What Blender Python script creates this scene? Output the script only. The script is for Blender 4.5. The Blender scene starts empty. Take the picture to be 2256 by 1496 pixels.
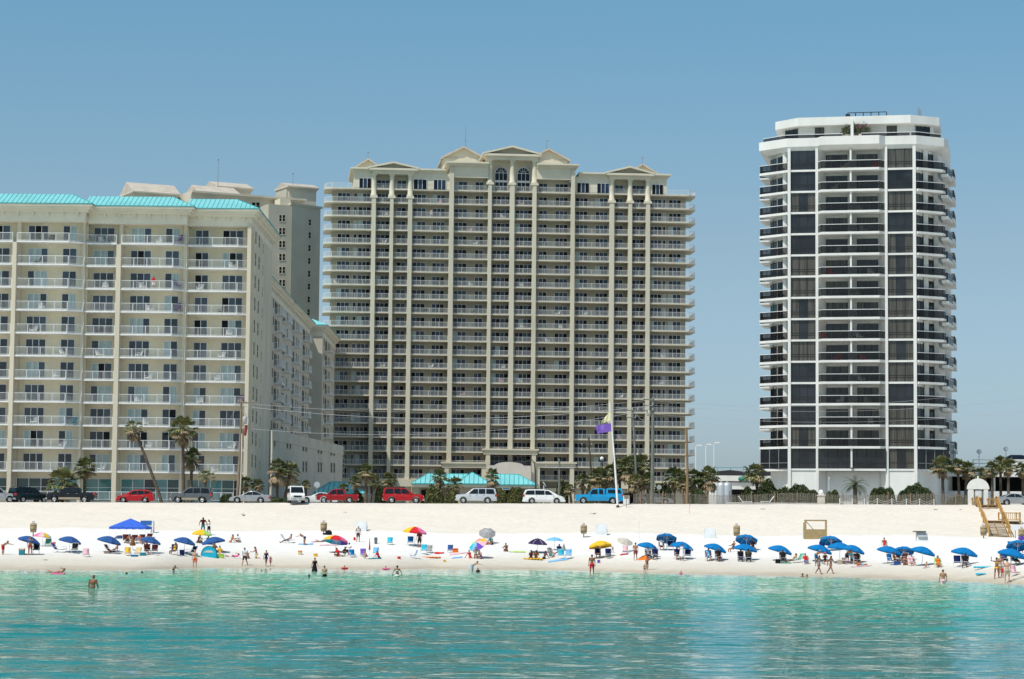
import bpy, bmesh, math, random
import numpy as np
from mathutils import Vector, Matrix
R = math.radians
random.seed(7)
C = bpy.context.scene.collection
SC = bpy.context.scene

# ------------------------------------------------------------------ camera
FPX, HOR, HC, ROLL = 5258.0, 1180.0, 3.2, 0.0085
cam_d = bpy.data.cameras.new("camera"); cam = bpy.data.objects.new("camera", cam_d); C.objects.link(cam)
cam_d.sensor_width = 36.0; cam_d.lens = 36.0 * FPX / 2256.0
cam_d.clip_start = 1.0; cam_d.clip_end = 12000.0
PITCH = math.atan((HOR - 748) / FPX)
CAMR = Matrix.Rotation(math.pi / 2 + PITCH, 3, 'X') @ Matrix.Rotation(ROLL, 3, 'Z')
cam.matrix_world = Matrix.Translation((0, 0, HC)) @ CAMR.to_4x4()
SC.camera = cam

# ------------------------------------------------------------------ sky, sun, exposure
SUN = Vector((-0.36, -0.37, 0.86)).normalized()          # direction towards the sun
sun_el = math.asin(SUN.z); sun_az = math.atan2(SUN.x, SUN.y)   # azimuth from +Y towards +X
world = bpy.data.worlds.new("World"); SC.world = world; world.use_nodes = True
wn = world.node_tree.nodes; wl = world.node_tree.links
sky = wn.new("ShaderNodeTexSky"); sky.sky_type = 'NISHITA'; sky.sun_disc = False
sky.sun_elevation = sun_el; sky.sun_rotation = sun_az
sky.altitude = 0; sky.air_density = 0.75; sky.dust_density = 1.4; sky.ozone_density = 4.0
tint = wn.new("ShaderNodeMix"); tint.data_type = 'RGBA'; tint.blend_type = 'MULTIPLY'; tint.inputs[0].default_value = 1.0
# humid summer sky: a slight colour shift by elevation above the horizon
wtc = wn.new("ShaderNodeTexCoord"); wsep = wn.new("ShaderNodeSeparateXYZ"); wcr = wn.new("ShaderNodeValToRGB")
wl.new(wtc.outputs['Generated'], wsep.inputs[0]); wl.new(wsep.outputs['Z'], wcr.inputs[0]); wl.new(wcr.outputs[0], tint.inputs[7])
_e = wcr.color_ramp.elements; _e[0].position = 0.03; _e[0].color = (0.92, 0.94, 0.955, 1); _e[1].position = 0.12; _e[1].color = (0.975, 0.96, 0.81, 1)
for _p, _c in ((0.0, (1.35, 1.28, 1.30)), (0.22, (0.80, 1.07, 0.925)), (0.5, (0.84, 1.06, 0.91))): _x = _e.new(_p); _x.color = (*_c, 1)
bg = wn["Background"]; bg.inputs[1].default_value = 0.127
wl.new(sky.outputs[0], tint.inputs[6]); wl.new(tint.outputs[2], bg.inputs[0])
sl = bpy.data.lights.new("sun", 'SUN'); sl.energy = 3.6; sl.angle = R(0.5); sl.color = (1.0, 0.96, 0.90)
so = bpy.data.objects.new("sun", sl); C.objects.link(so)
so.rotation_euler = SUN.to_track_quat('Z', 'Y').to_euler()
SC.view_settings.view_transform = 'Standard'; SC.view_settings.look = 'None'
SC.view_settings.exposure = 0.15; SC.view_settings.gamma = 1.0
try: SC.view_settings.use_curve_mapping = False
except Exception: pass
SC.cycles.max_bounces = 6; SC.cycles.diffuse_bounces = 3; SC.cycles.glossy_bounces = 3
SC.cycles.transparent_max_bounces = 6; SC.cycles.use_denoising = True; SC.cycles.denoiser = 'OPENIMAGEDENOISE'; SC.cycles.denoising_input_passes = 'RGB_ALBEDO_NORMAL'; SC.cycles.denoising_prefilter = 'ACCURATE'; SC.cycles.use_adaptive_sampling = False; SC.cycles.sample_clamp_indirect = 6.0

# ------------------------------------------------------------------ photo pixel -> world
def ray(px, py):
    return (CAMR @ Vector(((px - 1128) / FPX, -(py - 748) / FPX, -1.0))).normalized()
def at(px, py, Y):
    d = ray(px, py); t = Y / d.y
    return Vector((d.x * t, Y, HC + d.z * t))
class Frame:
    """local frame of a building: u along the facade, v depth behind it, z up"""
    def __init__(s, origin, theta):
        s.o = Vector(origin); s.t = theta
        s.d = Vector((math.cos(theta), math.sin(theta), 0)); s.n = Vector((-math.sin(theta), math.cos(theta), 0))
    def uz(s, px, py, v=0.0):
        d = ray(px, py); p0 = s.o + s.n * v - Vector((0, 0, HC))
        t = p0.dot(s.n) / d.dot(s.n); p = d * t + Vector((0, 0, HC)) - s.o
        return p.dot(s.d), p.z
    def u(s, px, py, v=0.0): return s.uz(px, py, v)[0]
    def z(s, px, py, v=0.0): return s.uz(px, py, v)[1]
    def v(s, px, py, u):
        d = ray(px, py); p0 = s.o + s.d * u - Vector((0, 0, HC))
        t = p0.dot(s.d) / d.dot(s.d); p = d * t + Vector((0, 0, HC)) - s.o
        return p.dot(s.n)

# ------------------------------------------------------------------ materials
MATS = {}
def mat(name, col, rough=0.7, var=0.06, scale=1.5, bump=0.0, metal=0.0, spec=0.4, stretch=(1, 1, 1), col2=None, detail=4):
    if name in MATS: return MATS[name]
    m = bpy.data.materials.new(name); m.use_nodes = True; MATS[name] = m
    nt = m.node_tree; n = nt.nodes; l = nt.links; b = n["Principled BSDF"]
    b.inputs['Roughness'].default_value = rough; b.inputs['Metallic'].default_value = metal
    b.inputs['Specular IOR Level'].default_value = spec
    tc = n.new("ShaderNodeTexCoord"); mp = n.new("ShaderNodeMapping"); mp.inputs['Scale'].default_value = stretch
    nz = n.new("ShaderNodeTexNoise"); nz.inputs['Scale'].default_value = scale; nz.inputs['Detail'].default_value = detail
    l.new(tc.outputs['Object'], mp.inputs[0]); l.new(mp.outputs[0], nz.inputs['Vector'])
    mx = n.new("ShaderNodeMix"); mx.data_type = 'RGBA'
    c2 = col2 if col2 else tuple(max(0, c * (1 - 2.2 * var)) for c in col)
    c1 = tuple(min(1, c * (1 + var)) for c in col) if not col2 else col
    mx.inputs[6].default_value = (*c1, 1); mx.inputs[7].default_value = (*c2, 1)
    rmp = n.new("ShaderNodeMapRange"); rmp.inputs[1].default_value = 0.35; rmp.inputs[2].default_value = 0.7
    l.new(nz.outputs['Fac'], rmp.inputs[0]); l.new(rmp.outputs[0], mx.inputs[0])
    l.new(mx.outputs[2], b.inputs['Base Color'])
    if bump:
        bp = n.new("ShaderNodeBump"); bp.inputs['Strength'].default_value = bump; bp.inputs['Distance'].default_value = 0.05
        l.new(nz.outputs['Fac'], bp.inputs['Height']); l.new(bp.outputs[0], b.inputs['Normal'])
    return m

# ------------------------------------------------------------------ mesh builder
class MB:
    Z0 = 0.0      # world height that local z is measured from
    def __init__(s, zo=None): s.v = []; s.f = []; s.m = []; s.s = []; s.zo = MB.Z0 if zo is None else zo
    def add(s, vs, fs, mi=0, sm=False):
        o = len(s.v); s.v += [tuple(p) for p in vs]
        for f in fs: s.f.append([i + o for i in f]); s.m.append(mi); s.s.append(sm)
    def box(s, x0, x1, y0, y1, z0, z1, mi=0):
        s.add([(x0, y0, z0), (x1, y0, z0), (x1, y1, z0), (x0, y1, z0), (x0, y0, z1), (x1, y0, z1), (x1, y1, z1), (x0, y1, z1)],
              [(0, 3, 2, 1), (4, 5, 6, 7), (0, 1, 5, 4), (1, 2, 6, 5), (2, 3, 7, 6), (3, 0, 4, 7)], mi)
    def prism(s, poly, z0, z1, mi=0, cap=True):
        """vertical prism on a plan polygon (counter-clockwise)"""
        n = len(poly)
        vs = [(p[0], p[1], z0) for p in poly] + [(p[0], p[1], z1) for p in poly]
        fs = [(i, (i + 1) % n, n + (i + 1) % n, n + i) for i in range(n)]
        if cap: fs += [tuple(range(n - 1, -1, -1)), tuple(range(n, 2 * n))]
        s.add(vs, fs, mi)
    def xprism(s, poly, x0, x1, mi=0, sm=False):
        """prism along x of a (y,z) outline"""
        n = len(poly)
        vs = [(x0, p[0], p[1]) for p in poly] + [(x1, p[0], p[1]) for p in poly]
        fs = [(i, (i + 1) % n, n + (i + 1) % n, n + i) for i in range(n)] + [tuple(range(n - 1, -1, -1)), tuple(range(n, 2 * n))]
        s.add(vs, fs, mi, sm)
    def yprism(s, poly, y0, y1, mi=0):
        """prism along y of an (x,z) outline"""
        n = len(poly)
        vs = [(p[0], y0, p[1]) for p in poly] + [(p[0], y1, p[1]) for p in poly]
        fs = [(i, (i + 1) % n, n + (i + 1) % n, n + i) for i in range(n)] + [tuple(range(n - 1, -1, -1)), tuple(range(n, 2 * n))]
        s.add(vs, fs, mi)
    def tube(s, p0, p1, r0, r1=None, n=8, mi=0, cap=True, sm=True):
        p0, p1 = Vector(p0), Vector(p1); r1 = r0 if r1 is None else r1
        d = (p1 - p0)
        if d.length < 1e-6: return
        d.normalize(); a = d.orthogonal().normalized(); b = d.cross(a)
        vs = []
        for p, r in ((p0, r0), (p1, r1)):
            for i in range(n):
                t = 2 * math.pi * i / n; vs.append(p + a * (r * math.cos(t)) + b * (r * math.sin(t)))
        s.add(vs, [(i, (i + 1) % n, n + (i + 1) % n, n + i) for i in range(n)], mi, sm)
        if cap: s.add(vs, [tuple(range(n - 1, -1, -1)), tuple(range(n, 2 * n))], mi)
    def path(s, pts, rs, n=8, mi=0):
        """smooth tube through points"""
        P = [Vector(p) for p in pts]; vs = []; a = None
        for k, p in enumerate(P):
            d = (P[min(k + 1, len(P) - 1)] - P[max(k - 1, 0)]).normalized()
            a = (a - d * a.dot(d)).normalized() if a is not None else d.orthogonal().normalized()
            b = d.cross(a); r = rs[k] if isinstance(rs, (list, tuple)) else rs
            vs += [p + a * (r * math.cos(2 * math.pi * i / n)) + b * (r * math.sin(2 * math.pi * i / n)) for i in range(n)]
        fs = [(k * n + i, k * n + (i + 1) % n, (k + 1) * n + (i + 1) % n, (k + 1) * n + i) for k in range(len(P) - 1) for i in range(n)]
        s.add(vs, fs, mi, True); L = (len(P) - 1) * n
        s.add(vs, [tuple(range(n - 1, -1, -1)), tuple(range(L, L + n))], mi)
    def lathe(s, prof, n=16, c=(0, 0, 0), mi=0, axis='z', sm=True):
        vs = []
        for r, h in prof:
            for i in range(n):
                t = 2 * math.pi * i / n; x, y = r * math.cos(t), r * math.sin(t)
                q = (x, y, h) if axis == 'z' else ((x, h, y) if axis == 'y' else (h, x, y))
                vs.append((q[0] + c[0], q[1] + c[1], q[2] + c[2]))
        m = len(prof)
        fs = [(k * n + i, k * n + (i + 1) % n, (k + 1) * n + (i + 1) % n, (k + 1) * n + i) for k in range(m - 1) for i in range(n)]
        s.add(vs, fs, mi, sm)
    def ell(s, c, r, mi=0, nu=12, nv=8, M=None):
        vs = []; 
        for j in range(nv + 1):
            ph = math.pi * j / nv
            for i in range(nu):
                t = 2 * math.pi * i / nu
                q = Vector((r[0] * math.sin(ph) * math.cos(t), r[1] * math.sin(ph) * math.sin(t), r[2] * math.cos(ph)))
                vs.append((M @ q if M else q) + Vector(c))
        s.add(vs, [(j * nu + i, (j + 1) * nu + i, (j + 1) * nu + (i + 1) % nu, j * nu + (i + 1) % nu) for j in range(nv) for i in range(nu)], mi, True)
    def xf(s, M, i0=0):
        for i in range(i0, len(s.v)): s.v[i] = tuple(M @ Vector(s.v[i]))
    def mesh(s, name, mats):
        me = bpy.data.meshes.new(name)
        me.from_pydata([(p[0], p[1], p[2] - s.zo) for p in s.v] if s.zo else s.v, [], s.f)
        for m in (mats if isinstance(mats, (list, tuple)) else [mats]): me.materials.append(m)
        me.polygons.foreach_set('material_index', s.m); me.polygons.foreach_set('use_smooth', s.s)
        me.update(); me.validate()
        return me
    def build(s, name, mats, parent=None, bevel=0, fix=False):
        me = s.mesh(name, mats)
        if fix or bevel:
            bm = bmesh.new(); bm.from_mesh(me)
            bmesh.ops.remove_doubles(bm, verts=bm.verts, dist=1e-5)
            bmesh.ops.recalc_face_normals(bm, faces=bm.faces); bm.to_mesh(me); bm.free()
        o = link(name, me, parent)
        if bevel:
            md = o.modifiers.new("bevel", 'BEVEL'); md.width = bevel; md.segments = 2; md.limit_method = 'ANGLE'
        return o
def link(name, me, parent=None, loc=None, rz=None):
    o = bpy.data.objects.new(name, me); C.objects.link(o)
    if parent: o.parent = parent
    if loc is not None: o.location = loc
    if rz is not None: o.rotation_euler = (0, 0, rz)
    return o
def tag(o, label=None, cat=None, group=None, kind=None):
    if label: o['label'] = label
    if cat: o['category'] = cat
    if group: o['group'] = group
    if kind: o['kind'] = kind
    return o
def thing(name, label, cat, loc=(0, 0, 0), rz=0.0, group=None):
    o = bpy.data.objects.new(name, None); C.objects.link(o); o.empty_display_size = 0.2
    o.location = loc; o.rotation_euler = (0, 0, rz)
    return tag(o, label, cat, group)
KIDS = {}
def copy_tree(o, loc=None, rz=None, label=None, parent=None):
    c = o.copy(); C.objects.link(c)
    if parent: c.parent = parent
    for ch in [k for k in o.children]: copy_tree(ch, parent=c)
    if loc is not None: c.location = loc
    if rz is not None: c.rotation_euler = (0, 0, rz)
    if label: c['label'] = label
    return c
def remat(o, i, m):
    """give one object its own material without touching the shared mesh"""
    o.material_slots[i].link = 'OBJECT'; o.material_slots[i].material = m
ORD = ['ground', 'first', 'second', 'third', 'fourth', 'fifth', 'sixth', 'seventh', 'eighth', 'ninth', 'tenth', 'eleventh', 'twelfth',
       'thirteenth', 'fourteenth', 'fifteenth', 'sixteenth', 'seventeenth', 'eighteenth', 'nineteenth', 'twentieth']
# ================================================================== terrain, water
SHORE_PX = [(-600, 1250), (0, 1254), (150, 1255), (300, 1255), (420, 1251), (520, 1250), (640, 1251), (760, 1253), (860, 1254), (950, 1252), (1050, 1254),
            (1200, 1254), (1300, 1257), (1400, 1261), (1500, 1264), (1680, 1267), (1780, 1269), (1900, 1272), (2000, 1275), (2100, 1279), (2200, 1284), (2256, 1287), (2900, 1330)]
_sx, _sy = [], []
for px, py in SHORE_PX:
    d = ray(px, py); t = -HC / d.z; _sx.append(d.x * t); _sy.append(d.y * t)
_sx = np.array(_sx); _sy = np.array(_sy)
TOE, CREST = 262.0, 286.0
def shore(X): return np.interp(X, _sx, _sy)
def zroad(X): return 7.05 + 0.006 * np.clip(X, -150, 150)
PROF_T = np.array([-1e4, -60, -8, 0, 0.10, 0.35, 0.7, 1.0, 1.25, 1.7, 1.93, 2.06, 2.25, 2.6, 1e5])
def hgt(X, Y):
    X = np.asarray(X, float); Y = np.asarray(Y, float); s = shore(X); zr = zroad(X)
    t = np.where(Y < s, (Y - s), np.where(Y < TOE, (Y - s) / (TOE - s), 1 + (Y - TOE) / (CREST - TOE)))
    zb = np.interp(t, [-200, -30, -6, 0, 0.05, 0.12, 0.4, 0.72, 1.0], [-6, -2.6, -0.7, 0, 0.22, 0.5, 1.45, 2.5, 3.45])
    zd = 3.45 + (zr - 3.45) * np.interp(t, [1, 1.12, 1.4, 1.75, 1.93, 2.0, 2.1], [0, 0.07, 0.36, 0.78, 0.94, 0.985, 1.0])
    z = np.where(t <= 1, zb, zd)
    # soft hummocks and trampled sand
    on = np.clip((t - 0.1) * 4, 0, 1) * np.clip((2.15 - t) * 4, 0.0, 1)
    rp = 0.16 * np.sin(X * 0.21 + 1.3 * np.sin(Y * 0.11)) * np.sin(Y * 0.24 + 0.7) + 0.07 * np.sin(X * 0.83 + Y * 0.37) * np.sin(Y * 0.71 - X * 0.29 + 2)
    rp += 0.035 * np.sin(X * 2.3 + 1.1 * np.sin(Y * 1.9)) * np.sin(Y * 2.1 + 0.8 * np.sin(X * 1.3))
    return z + rp * on * 0.8
def G(px, py, y0=60.0, y1=330.0):
    """ground point seen at a pixel"""
    d = ray(px, py); ys = np.linspace(y0, y1, 1400); t = ys / d.y
    dz = HC + d.z * t - hgt(d.x * t, ys)
    k = np.argmax(dz < 0) if (dz < 0).any() else len(ys) - 1
    if k == 0: k = 1
    a = dz[k - 1] / (dz[k - 1] - dz[k] + 1e-9); Y = ys[k - 1] + (ys[k] - ys[k - 1]) * min(max(a, 0), 1)
    X = d.x * Y / d.y
    return Vector((X, Y, float(hgt(X, Y))))
def GW(px, py):
    """point of the water surface seen at a pixel"""
    d = ray(px, py); t = -HC / d.z
    return Vector((d.x * t, d.y * t, 0.0))
def onroad(px, Y, py=1100):
    p = at(px, py, Y); p.z = float(hgt(p.x, Y)); return p

def grid_obj(name, xs, ys, zf, m, smooth=True):
    Xg, Yg = np.meshgrid(xs, ys); Zg = zf(Xg, Yg); nx, ny = len(xs), len(ys)
    co = np.stack([Xg, Yg, Zg], -1).reshape(-1, 3)
    i = np.arange(nx * ny).reshape(ny, nx)
    q = np.stack([i[:-1, :-1], i[:-1, 1:], i[1:, 1:], i[1:, :-1]], -1).reshape(-1, 4)
    me = bpy.data.meshes.new(name); me.vertices.add(len(co)); me.vertices.foreach_set('co', co.ravel())
    me.loops.add(q.size); me.loops.foreach_set('vertex_index', q.ravel().astype(np.int32))
    me.polygons.add(len(q)); me.polygons.foreach_set('loop_start', np.arange(0, q.size, 4, dtype=np.int32))
    me.polygons.foreach_set('use_smooth', np.full(len(q), smooth)); me.materials.append(m)
    me.update(calc_edges=True); me.validate()
    return link(name, me), co

def sand_material():
    m = bpy.data.materials.new("sand"); m.use_nodes = True; nt = m.node_tree; n = nt.nodes; l = nt.links; b = n["Principled BSDF"]
    b.inputs['Roughness'].default_value = 0.95; b.inputs['Specular IOR Level'].default_value = 0.1
    geo = n.new("ShaderNodeNewGeometry")
    at_ = n.new("ShaderNodeAttribute"); at_.attribute_name = "zone"     # 0 wet edge, 1 white beach, 2 dune
    nz = n.new("ShaderNodeTexNoise"); nz.inputs['Scale'].default_value = 0.35; nz.inputs['Detail'].default_value = 8
    l.new(geo.outputs['Position'], nz.inputs['Vector'])
    ad = n.new("ShaderNodeMath"); ad.operation = 'MULTIPLY_ADD'; ad.inputs[1].default_value = 0.10; 
    l.new(nz.outputs['Fac'], ad.inputs[0]); l.new(at_.outputs['Fac'], ad.inputs[2])
    sub = n.new("ShaderNodeMath"); sub.operation = 'SUBTRACT'; sub.inputs[1].default_value = 0.05; l.new(ad.outputs[0], sub.inputs[0])
    dv = n.new("ShaderNodeMath"); dv.operation = 'DIVIDE'; dv.inputs[1].default_value = 3.0; l.new(sub.outputs[0], dv.inputs[0])
    cr = n.new("ShaderNodeValToRGB"); e = cr.color_ramp.elements
    e[0].position = 0.0; e[0].color = (0.42, 0.36, 0.28, 1); e[1].position = 0.025; e[1].color = (0.56, 0.50, 0.42, 1)
    for p, c in ((0.07, (0.64, 0.59, 0.52)), (0.13, (0.74, 0.71, 0.68)), (0.325, (0.77, 0.74, 0.71)), (0.355, (0.69, 0.625, 0.545)), (0.60, (0.68, 0.61, 0.53)), (0.66, (0.66, 0.60, 0.54)), (0.70, (0.55, 0.52, 0.47)), (1.0, (0.40, 0.39, 0.36))):
        x = e.new(p); x.color = (*c, 1)
    l.new(dv.outputs[0], cr.inputs[0])
    n2 = n.new("ShaderNodeTexNoise"); n2.inputs['Scale'].default_value = 1.6; n2.inputs['Detail'].default_value = 9; n2.inputs['Roughness'].default_value = 0.65
    l.new(geo.outputs['Position'], n2.inputs['Vector'])
    mr = n.new("ShaderNodeMapRange"); mr.inputs[1].default_value = 0.3; mr.inputs[2].default_value = 0.7; mr.inputs[3].default_value = 0.90; mr.inputs[4].default_value = 1.05
    l.new(n2.outputs['Fac'], mr.inputs[0])
    mu = n.new("ShaderNodeMix"); mu.data_type = 'RGBA'; mu.blend_type = 'MULTIPLY'; mu.inputs[0].default_value = 1
    l.new(cr.outputs[0], mu.inputs[6]); l.new(mr.outputs[0], mu.inputs[7]); l.new(mu.outputs[2], b.inputs['Base Color'])
    bp = n.new("ShaderNodeBump"); bp.inputs['Strength'].default_value = 0.5; bp.inputs['Distance'].default_value = 0.12
    l.new(n2.outputs['Fac'], bp.inputs['Height']); l.new(bp.outputs[0], b.inputs['Normal'])
    return m
xs = np.unique(np.concatenate([np.linspace(-90, 90, 260), np.linspace(-2500, -90, 30), np.linspace(90, 2500, 30)]))
ys = np.unique(np.concatenate([np.linspace(-400, 150, 12), np.linspace(150, 300, 230), np.linspace(300, 420, 16), np.linspace(420, 6000, 30)]))
beach, co = grid_obj("ground", xs, ys, hgt, sand_material())
tag(beach, kind='structure')
X_, Y_ = co[:, 0], co[:, 1]; s_ = shore(X_)
zone = np.where(Y_ < TOE, (Y_ - s_) / (TOE - s_), 1 + (Y_ - TOE) / (CREST - TOE) * 0.95)
a_ = beach.data.attributes.new("zone", 'FLOAT', 'POINT'); a_.data.foreach_set('value', zone.astype(np.float32))

def water_material():
    m = bpy.data.materials.new("sea_water"); m.use_nodes = True; nt = m.node_tree; n = nt.nodes; l = nt.links; b = n["Principled BSDF"]
    b.inputs['Roughness'].default_value = 0.03; b.inputs['IOR'].default_value = 1.333; b.inputs['Specular IOR Level'].default_value = 0.23
    geo = n.new("ShaderNodeNewGeometry")
    at_ = n.new("ShaderNodeAttribute"); at_.attribute_name = "offshore"
    nz = n.new("ShaderNodeTexNoise"); nz.inputs['Scale'].default_value = 1.0; nz.inputs['Detail'].default_value = 5
    mp = n.new("ShaderNodeMapping"); mp.inputs['Scale'].default_value = (0.035, 0.085, 1)
    l.new(geo.outputs['Position'], mp.inputs[0]); l.new(mp.outputs[0], nz.inputs['Vector'])
    ad = n.new("ShaderNodeMath"); ad.operation = 'MULTIPLY_ADD'; ad.inputs[1].default_value = 0.5  # noise varies the depth tone and paints in patches of differing reflection
    l.new(nz.outputs['Fac'], ad.inputs[0]); l.new(at_.outputs['Fac'], ad.inputs[2])
    sb = n.new("ShaderNodeMath"); sb.operation = 'SUBTRACT'; sb.inputs[1].default_value = 0.25; l.new(ad.outputs[0], sb.inputs[0])
    cr = n.new("ShaderNodeValToRGB"); e = cr.color_ramp.elements
    e[0].position = 0.0; e[0].color = (0.55, 0.50, 0.40, 1); e[1].position = 0.03; e[1].color = (0.40, 0.50, 0.41, 1)
    for p, c in ((0.12, (0.30, 0.58, 0.43)), (0.28, (0.14, 0.49, 0.325)), (0.5, (0.035, 0.385, 0.25)), (0.75, (0.012, 0.26, 0.19)), (1.0, (0.005, 0.18, 0.16))):
        x = e.new(p); x.color = (*c, 1)
    l.new(sb.outputs[0], cr.inputs[0]); l.new(cr.outputs[0], b.inputs['Base Color'])
    n2 = n.new("ShaderNodeTexNoise"); n2.inputs['Scale'].default_value = 1.0; n2.inputs['Detail'].default_value = 3; n2.inputs['Roughness'].default_value = 0.5
    m2 = n.new("ShaderNodeMapping"); m2.inputs['Scale'].default_value = (1.1, 2.3, 1)
    l.new(geo.outputs['Position'], m2.inputs[0]); l.new(m2.outputs[0], n2.inputs['Vector'])
    bp = n.new("ShaderNodeBump"); bp.inputs['Strength'].default_value = 1.0; bp.inputs['Distance'].default_value = 0.055
    l.new(n2.outputs['Fac'], bp.inputs['Height']); l.new(bp.outputs[0], b.inputs['Normal'])
    return m
_rw = np.random.RandomState(3)
WAVES = []
for k in range(40):
    lam = 0.75 * (1.055 ** k); ang = _rw.normal(0, 0.40) + (0.15 if k % 3 else -0.2)
    WAVES.append((2 * math.pi / lam, ang, _rw.uniform(0, 6.28), 0.0036 * lam ** 0.5))
def wave_z(X, Y):
    z = np.zeros_like(X)
    Xw = X + 1.2 * np.sin(Y * 0.23 + X * 0.05); Yw = Y + 0.9 * np.sin(X * 0.17 + 0.4 * np.sin(Y * 0.3))
    for kk, a, ph, am in WAVES:
        z += am * np.sin(kk * (Yw * math.cos(a) + Xw * math.sin(a)) + ph)
    patch = 0.75 + 0.35 * np.sin(X * 0.09 + 0.6 * np.sin(Y * 0.05)) * np.sin(Y * 0.07 + X * 0.03)
    return z * patch * np.clip((shore(X) + 1 - Y) / 14, 0.15, 1)
yy = [30.0]
while yy[-1] < 232: yy.append(yy[-1] + max(0.13, yy[-1] * 0.0016))
xw = np.unique(np.concatenate([np.linspace(-56, 56, 620), np.linspace(-700, -62, 60), np.linspace(62, 700, 60)]))
yw = np.unique(np.concatenate([np.linspace(-600, 29, 30), np.array(yy)]))
sea, co = grid_obj("sea_water", xw, yw, wave_z, water_material())
tag(sea, kind='structure')
off = np.clip((shore(co[:, 0]) - co[:, 1]) / 150.0, 0, 1.3)
a_ = sea.data.attributes.new("offshore", 'FLOAT', 'POINT'); a_.data.foreach_set('value', off.astype(np.float32))

# road strip behind the dune crest: asphalt, laid on the flat
road_m = mat("asphalt", (0.30, 0.29, 0.27), 0.9, 0.1, 2.0)
rx = np.linspace(-200, 200, 40); ry = np.linspace(297.0, 305.5, 3)
road, _ = grid_obj("road", rx, ry, lambda a, b: hgt(a, b) + 0.006, road_m); tag(road, kind='structure')
# ================================================================== shared building bits
white_paint = mat("white_paint", (0.78, 0.77, 0.74), 0.5, 0.04, 2.0)
rail_white = mat("railing_white", (0.80, 0.80, 0.79), 0.4, 0.02, 2.0)
glass_d = mat("window_glass", (0.016, 0.028, 0.045), 0.04, 0.25, 0.4, spec=0.6)
glass_b = mat("window_glass_blue", (0.03, 0.055, 0.085), 0.06, 0.25, 0.5, spec=0.7)
curtain = mat("drawn_curtain", (0.40, 0.50, 0.50), 0.35, 0.10, 1.2, spec=0.6, stretch=(6, 6, 0.2))
dark_in = mat("painted_shade", (0.006, 0.006, 0.008), 0.5, 0.1, 1.0, spec=0.2)  # near black: the shade inside rooms and openings, put into the colour

def railing(pts, zb, h=1.07, gap=0.15, bt=0.009, post=1.6, mb=None, solid=None):
    """balustrade along plan points: top rail, bottom rail, posts and balusters"""
    m = mb or MB()
    for (x0, y0), (x1, y1) in zip(pts[:-1], pts[1:]):
        L = math.hypot(x1 - x0, y1 - y0)
        if L < 0.05: continue
        dx, dy = (x1 - x0) / L, (y1 - y0) / L; nx, ny = -dy, dx
        def bar(s0, s1, z0, z1, w, mi=0):
            q = [(x0 + dx * s + nx * w * k, y0 + dy * s + ny * w * k) for s, k in ((s0, -1), (s1, -1), (s1, 1), (s0, 1))]
            m.prism(q, z0, z1, mi)
        bar(0, L, zb + h - 0.055, zb + h, 0.03); bar(0, L, zb + 0.07, zb + 0.11, 0.02)
        n = max(1, round(L / post))
        for i in range(n + 1): 
            s = min(max(L * i / n, 0.03), L - 0.03); bar(s - 0.028, s + 0.028, zb, zb + h - 0.056, 0.026)
        k = int(L / gap)
        if solid: bar(0.03, L - 0.03, zb + 0.112, zb + h - 0.057, 0.006, 1)
        else:
            for i in range(1, k):
                s = L * i / k; bar(s - bt, s + bt, zb + 0.112, zb + h - 0.057, bt)
    return m
def door_mesh(w, h, n, rnd, style=0):
    """sliding door in the x-z plane facing -y, origin at lower left; slots: frame, glass, curtain, open"""
    m = MB(0); fr = 0.055
    m.box(-fr, 0, -0.05, 0.03, 0, h + fr); m.box(w, w + fr, -0.05, 0.03, 0, h + fr); m.box(0, w, -0.05, 0.03, h, h + fr)
    ran = rnd.random(); closed = rnd.random() < 0.42
    op = rnd.randrange(n) if rnd.random() < 0.2 else -1
    cs = rnd.choice([0, n - 1])
    for i in range(n):
        a, b = w * i / n, w * (i + 1) / n
        if i: m.box(a - 0.04, a + 0.04, -0.045, 0.025, 0, h)
        lo, hi = a + (0.04 if i else 0), b - (0.04 if i < n - 1 else 0)
        if style == 0:
            mi = 3 if i == op else (2 if (closed and (i != (n - 1 - cs) if n > 2 else i == cs)) else (1 if rnd.random() < 0.6 else 4))
        else:
            mi = 3 if rnd.random() < 0.22 else (2 if rnd.random() < 0.03 else (1 if rnd.random() < 0.5 else 4))
        m.add([(lo, 0.0, 0), (hi, 0.0, 0), (hi, 0.0, h), (lo, 0.0, h)], [(0, 1, 2, 3)], mi)
    return m
DOORM = [rail_white, glass_d, curtain, dark_in, glass_b]

# ================================================================== cream hotel with turquoise roof
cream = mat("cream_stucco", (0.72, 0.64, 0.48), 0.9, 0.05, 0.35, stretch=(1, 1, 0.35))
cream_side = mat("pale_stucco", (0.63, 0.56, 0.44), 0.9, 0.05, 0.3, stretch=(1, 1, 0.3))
cornice_m = mat("cornice_stucco", (0.74, 0.68, 0.55), 0.85, 0.04, 0.5)
turq = mat("turquoise_metal", (0.21, 0.56, 0.57), 0.42, 0.05, 0.4, spec=0.4)
turq_d = mat("turquoise_trim", (0.03, 0.30, 0.32), 0.5, 0.05, 0.6)
rnd = random.Random(11)
X554 = at(554, 790, 312.4).x
HF = Frame((X554, 309.0, 0), 0.0); HB = 6.7
hotel = thing("hotel", "cream beachfront hotel with turquoise metal roof and rows of white balconies", "hotel", (X554, 309.0, HB))
MB.Z0 = HB
zu_t, zu_b = HF.z(90, 533.7), HF.z(60, 1039.0); FH = (zu_t - zu_b) / 10; ST = 0.20
zF = zu_t + FH - 0.25                       # underside of the fascia
VB = 2.1
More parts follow.
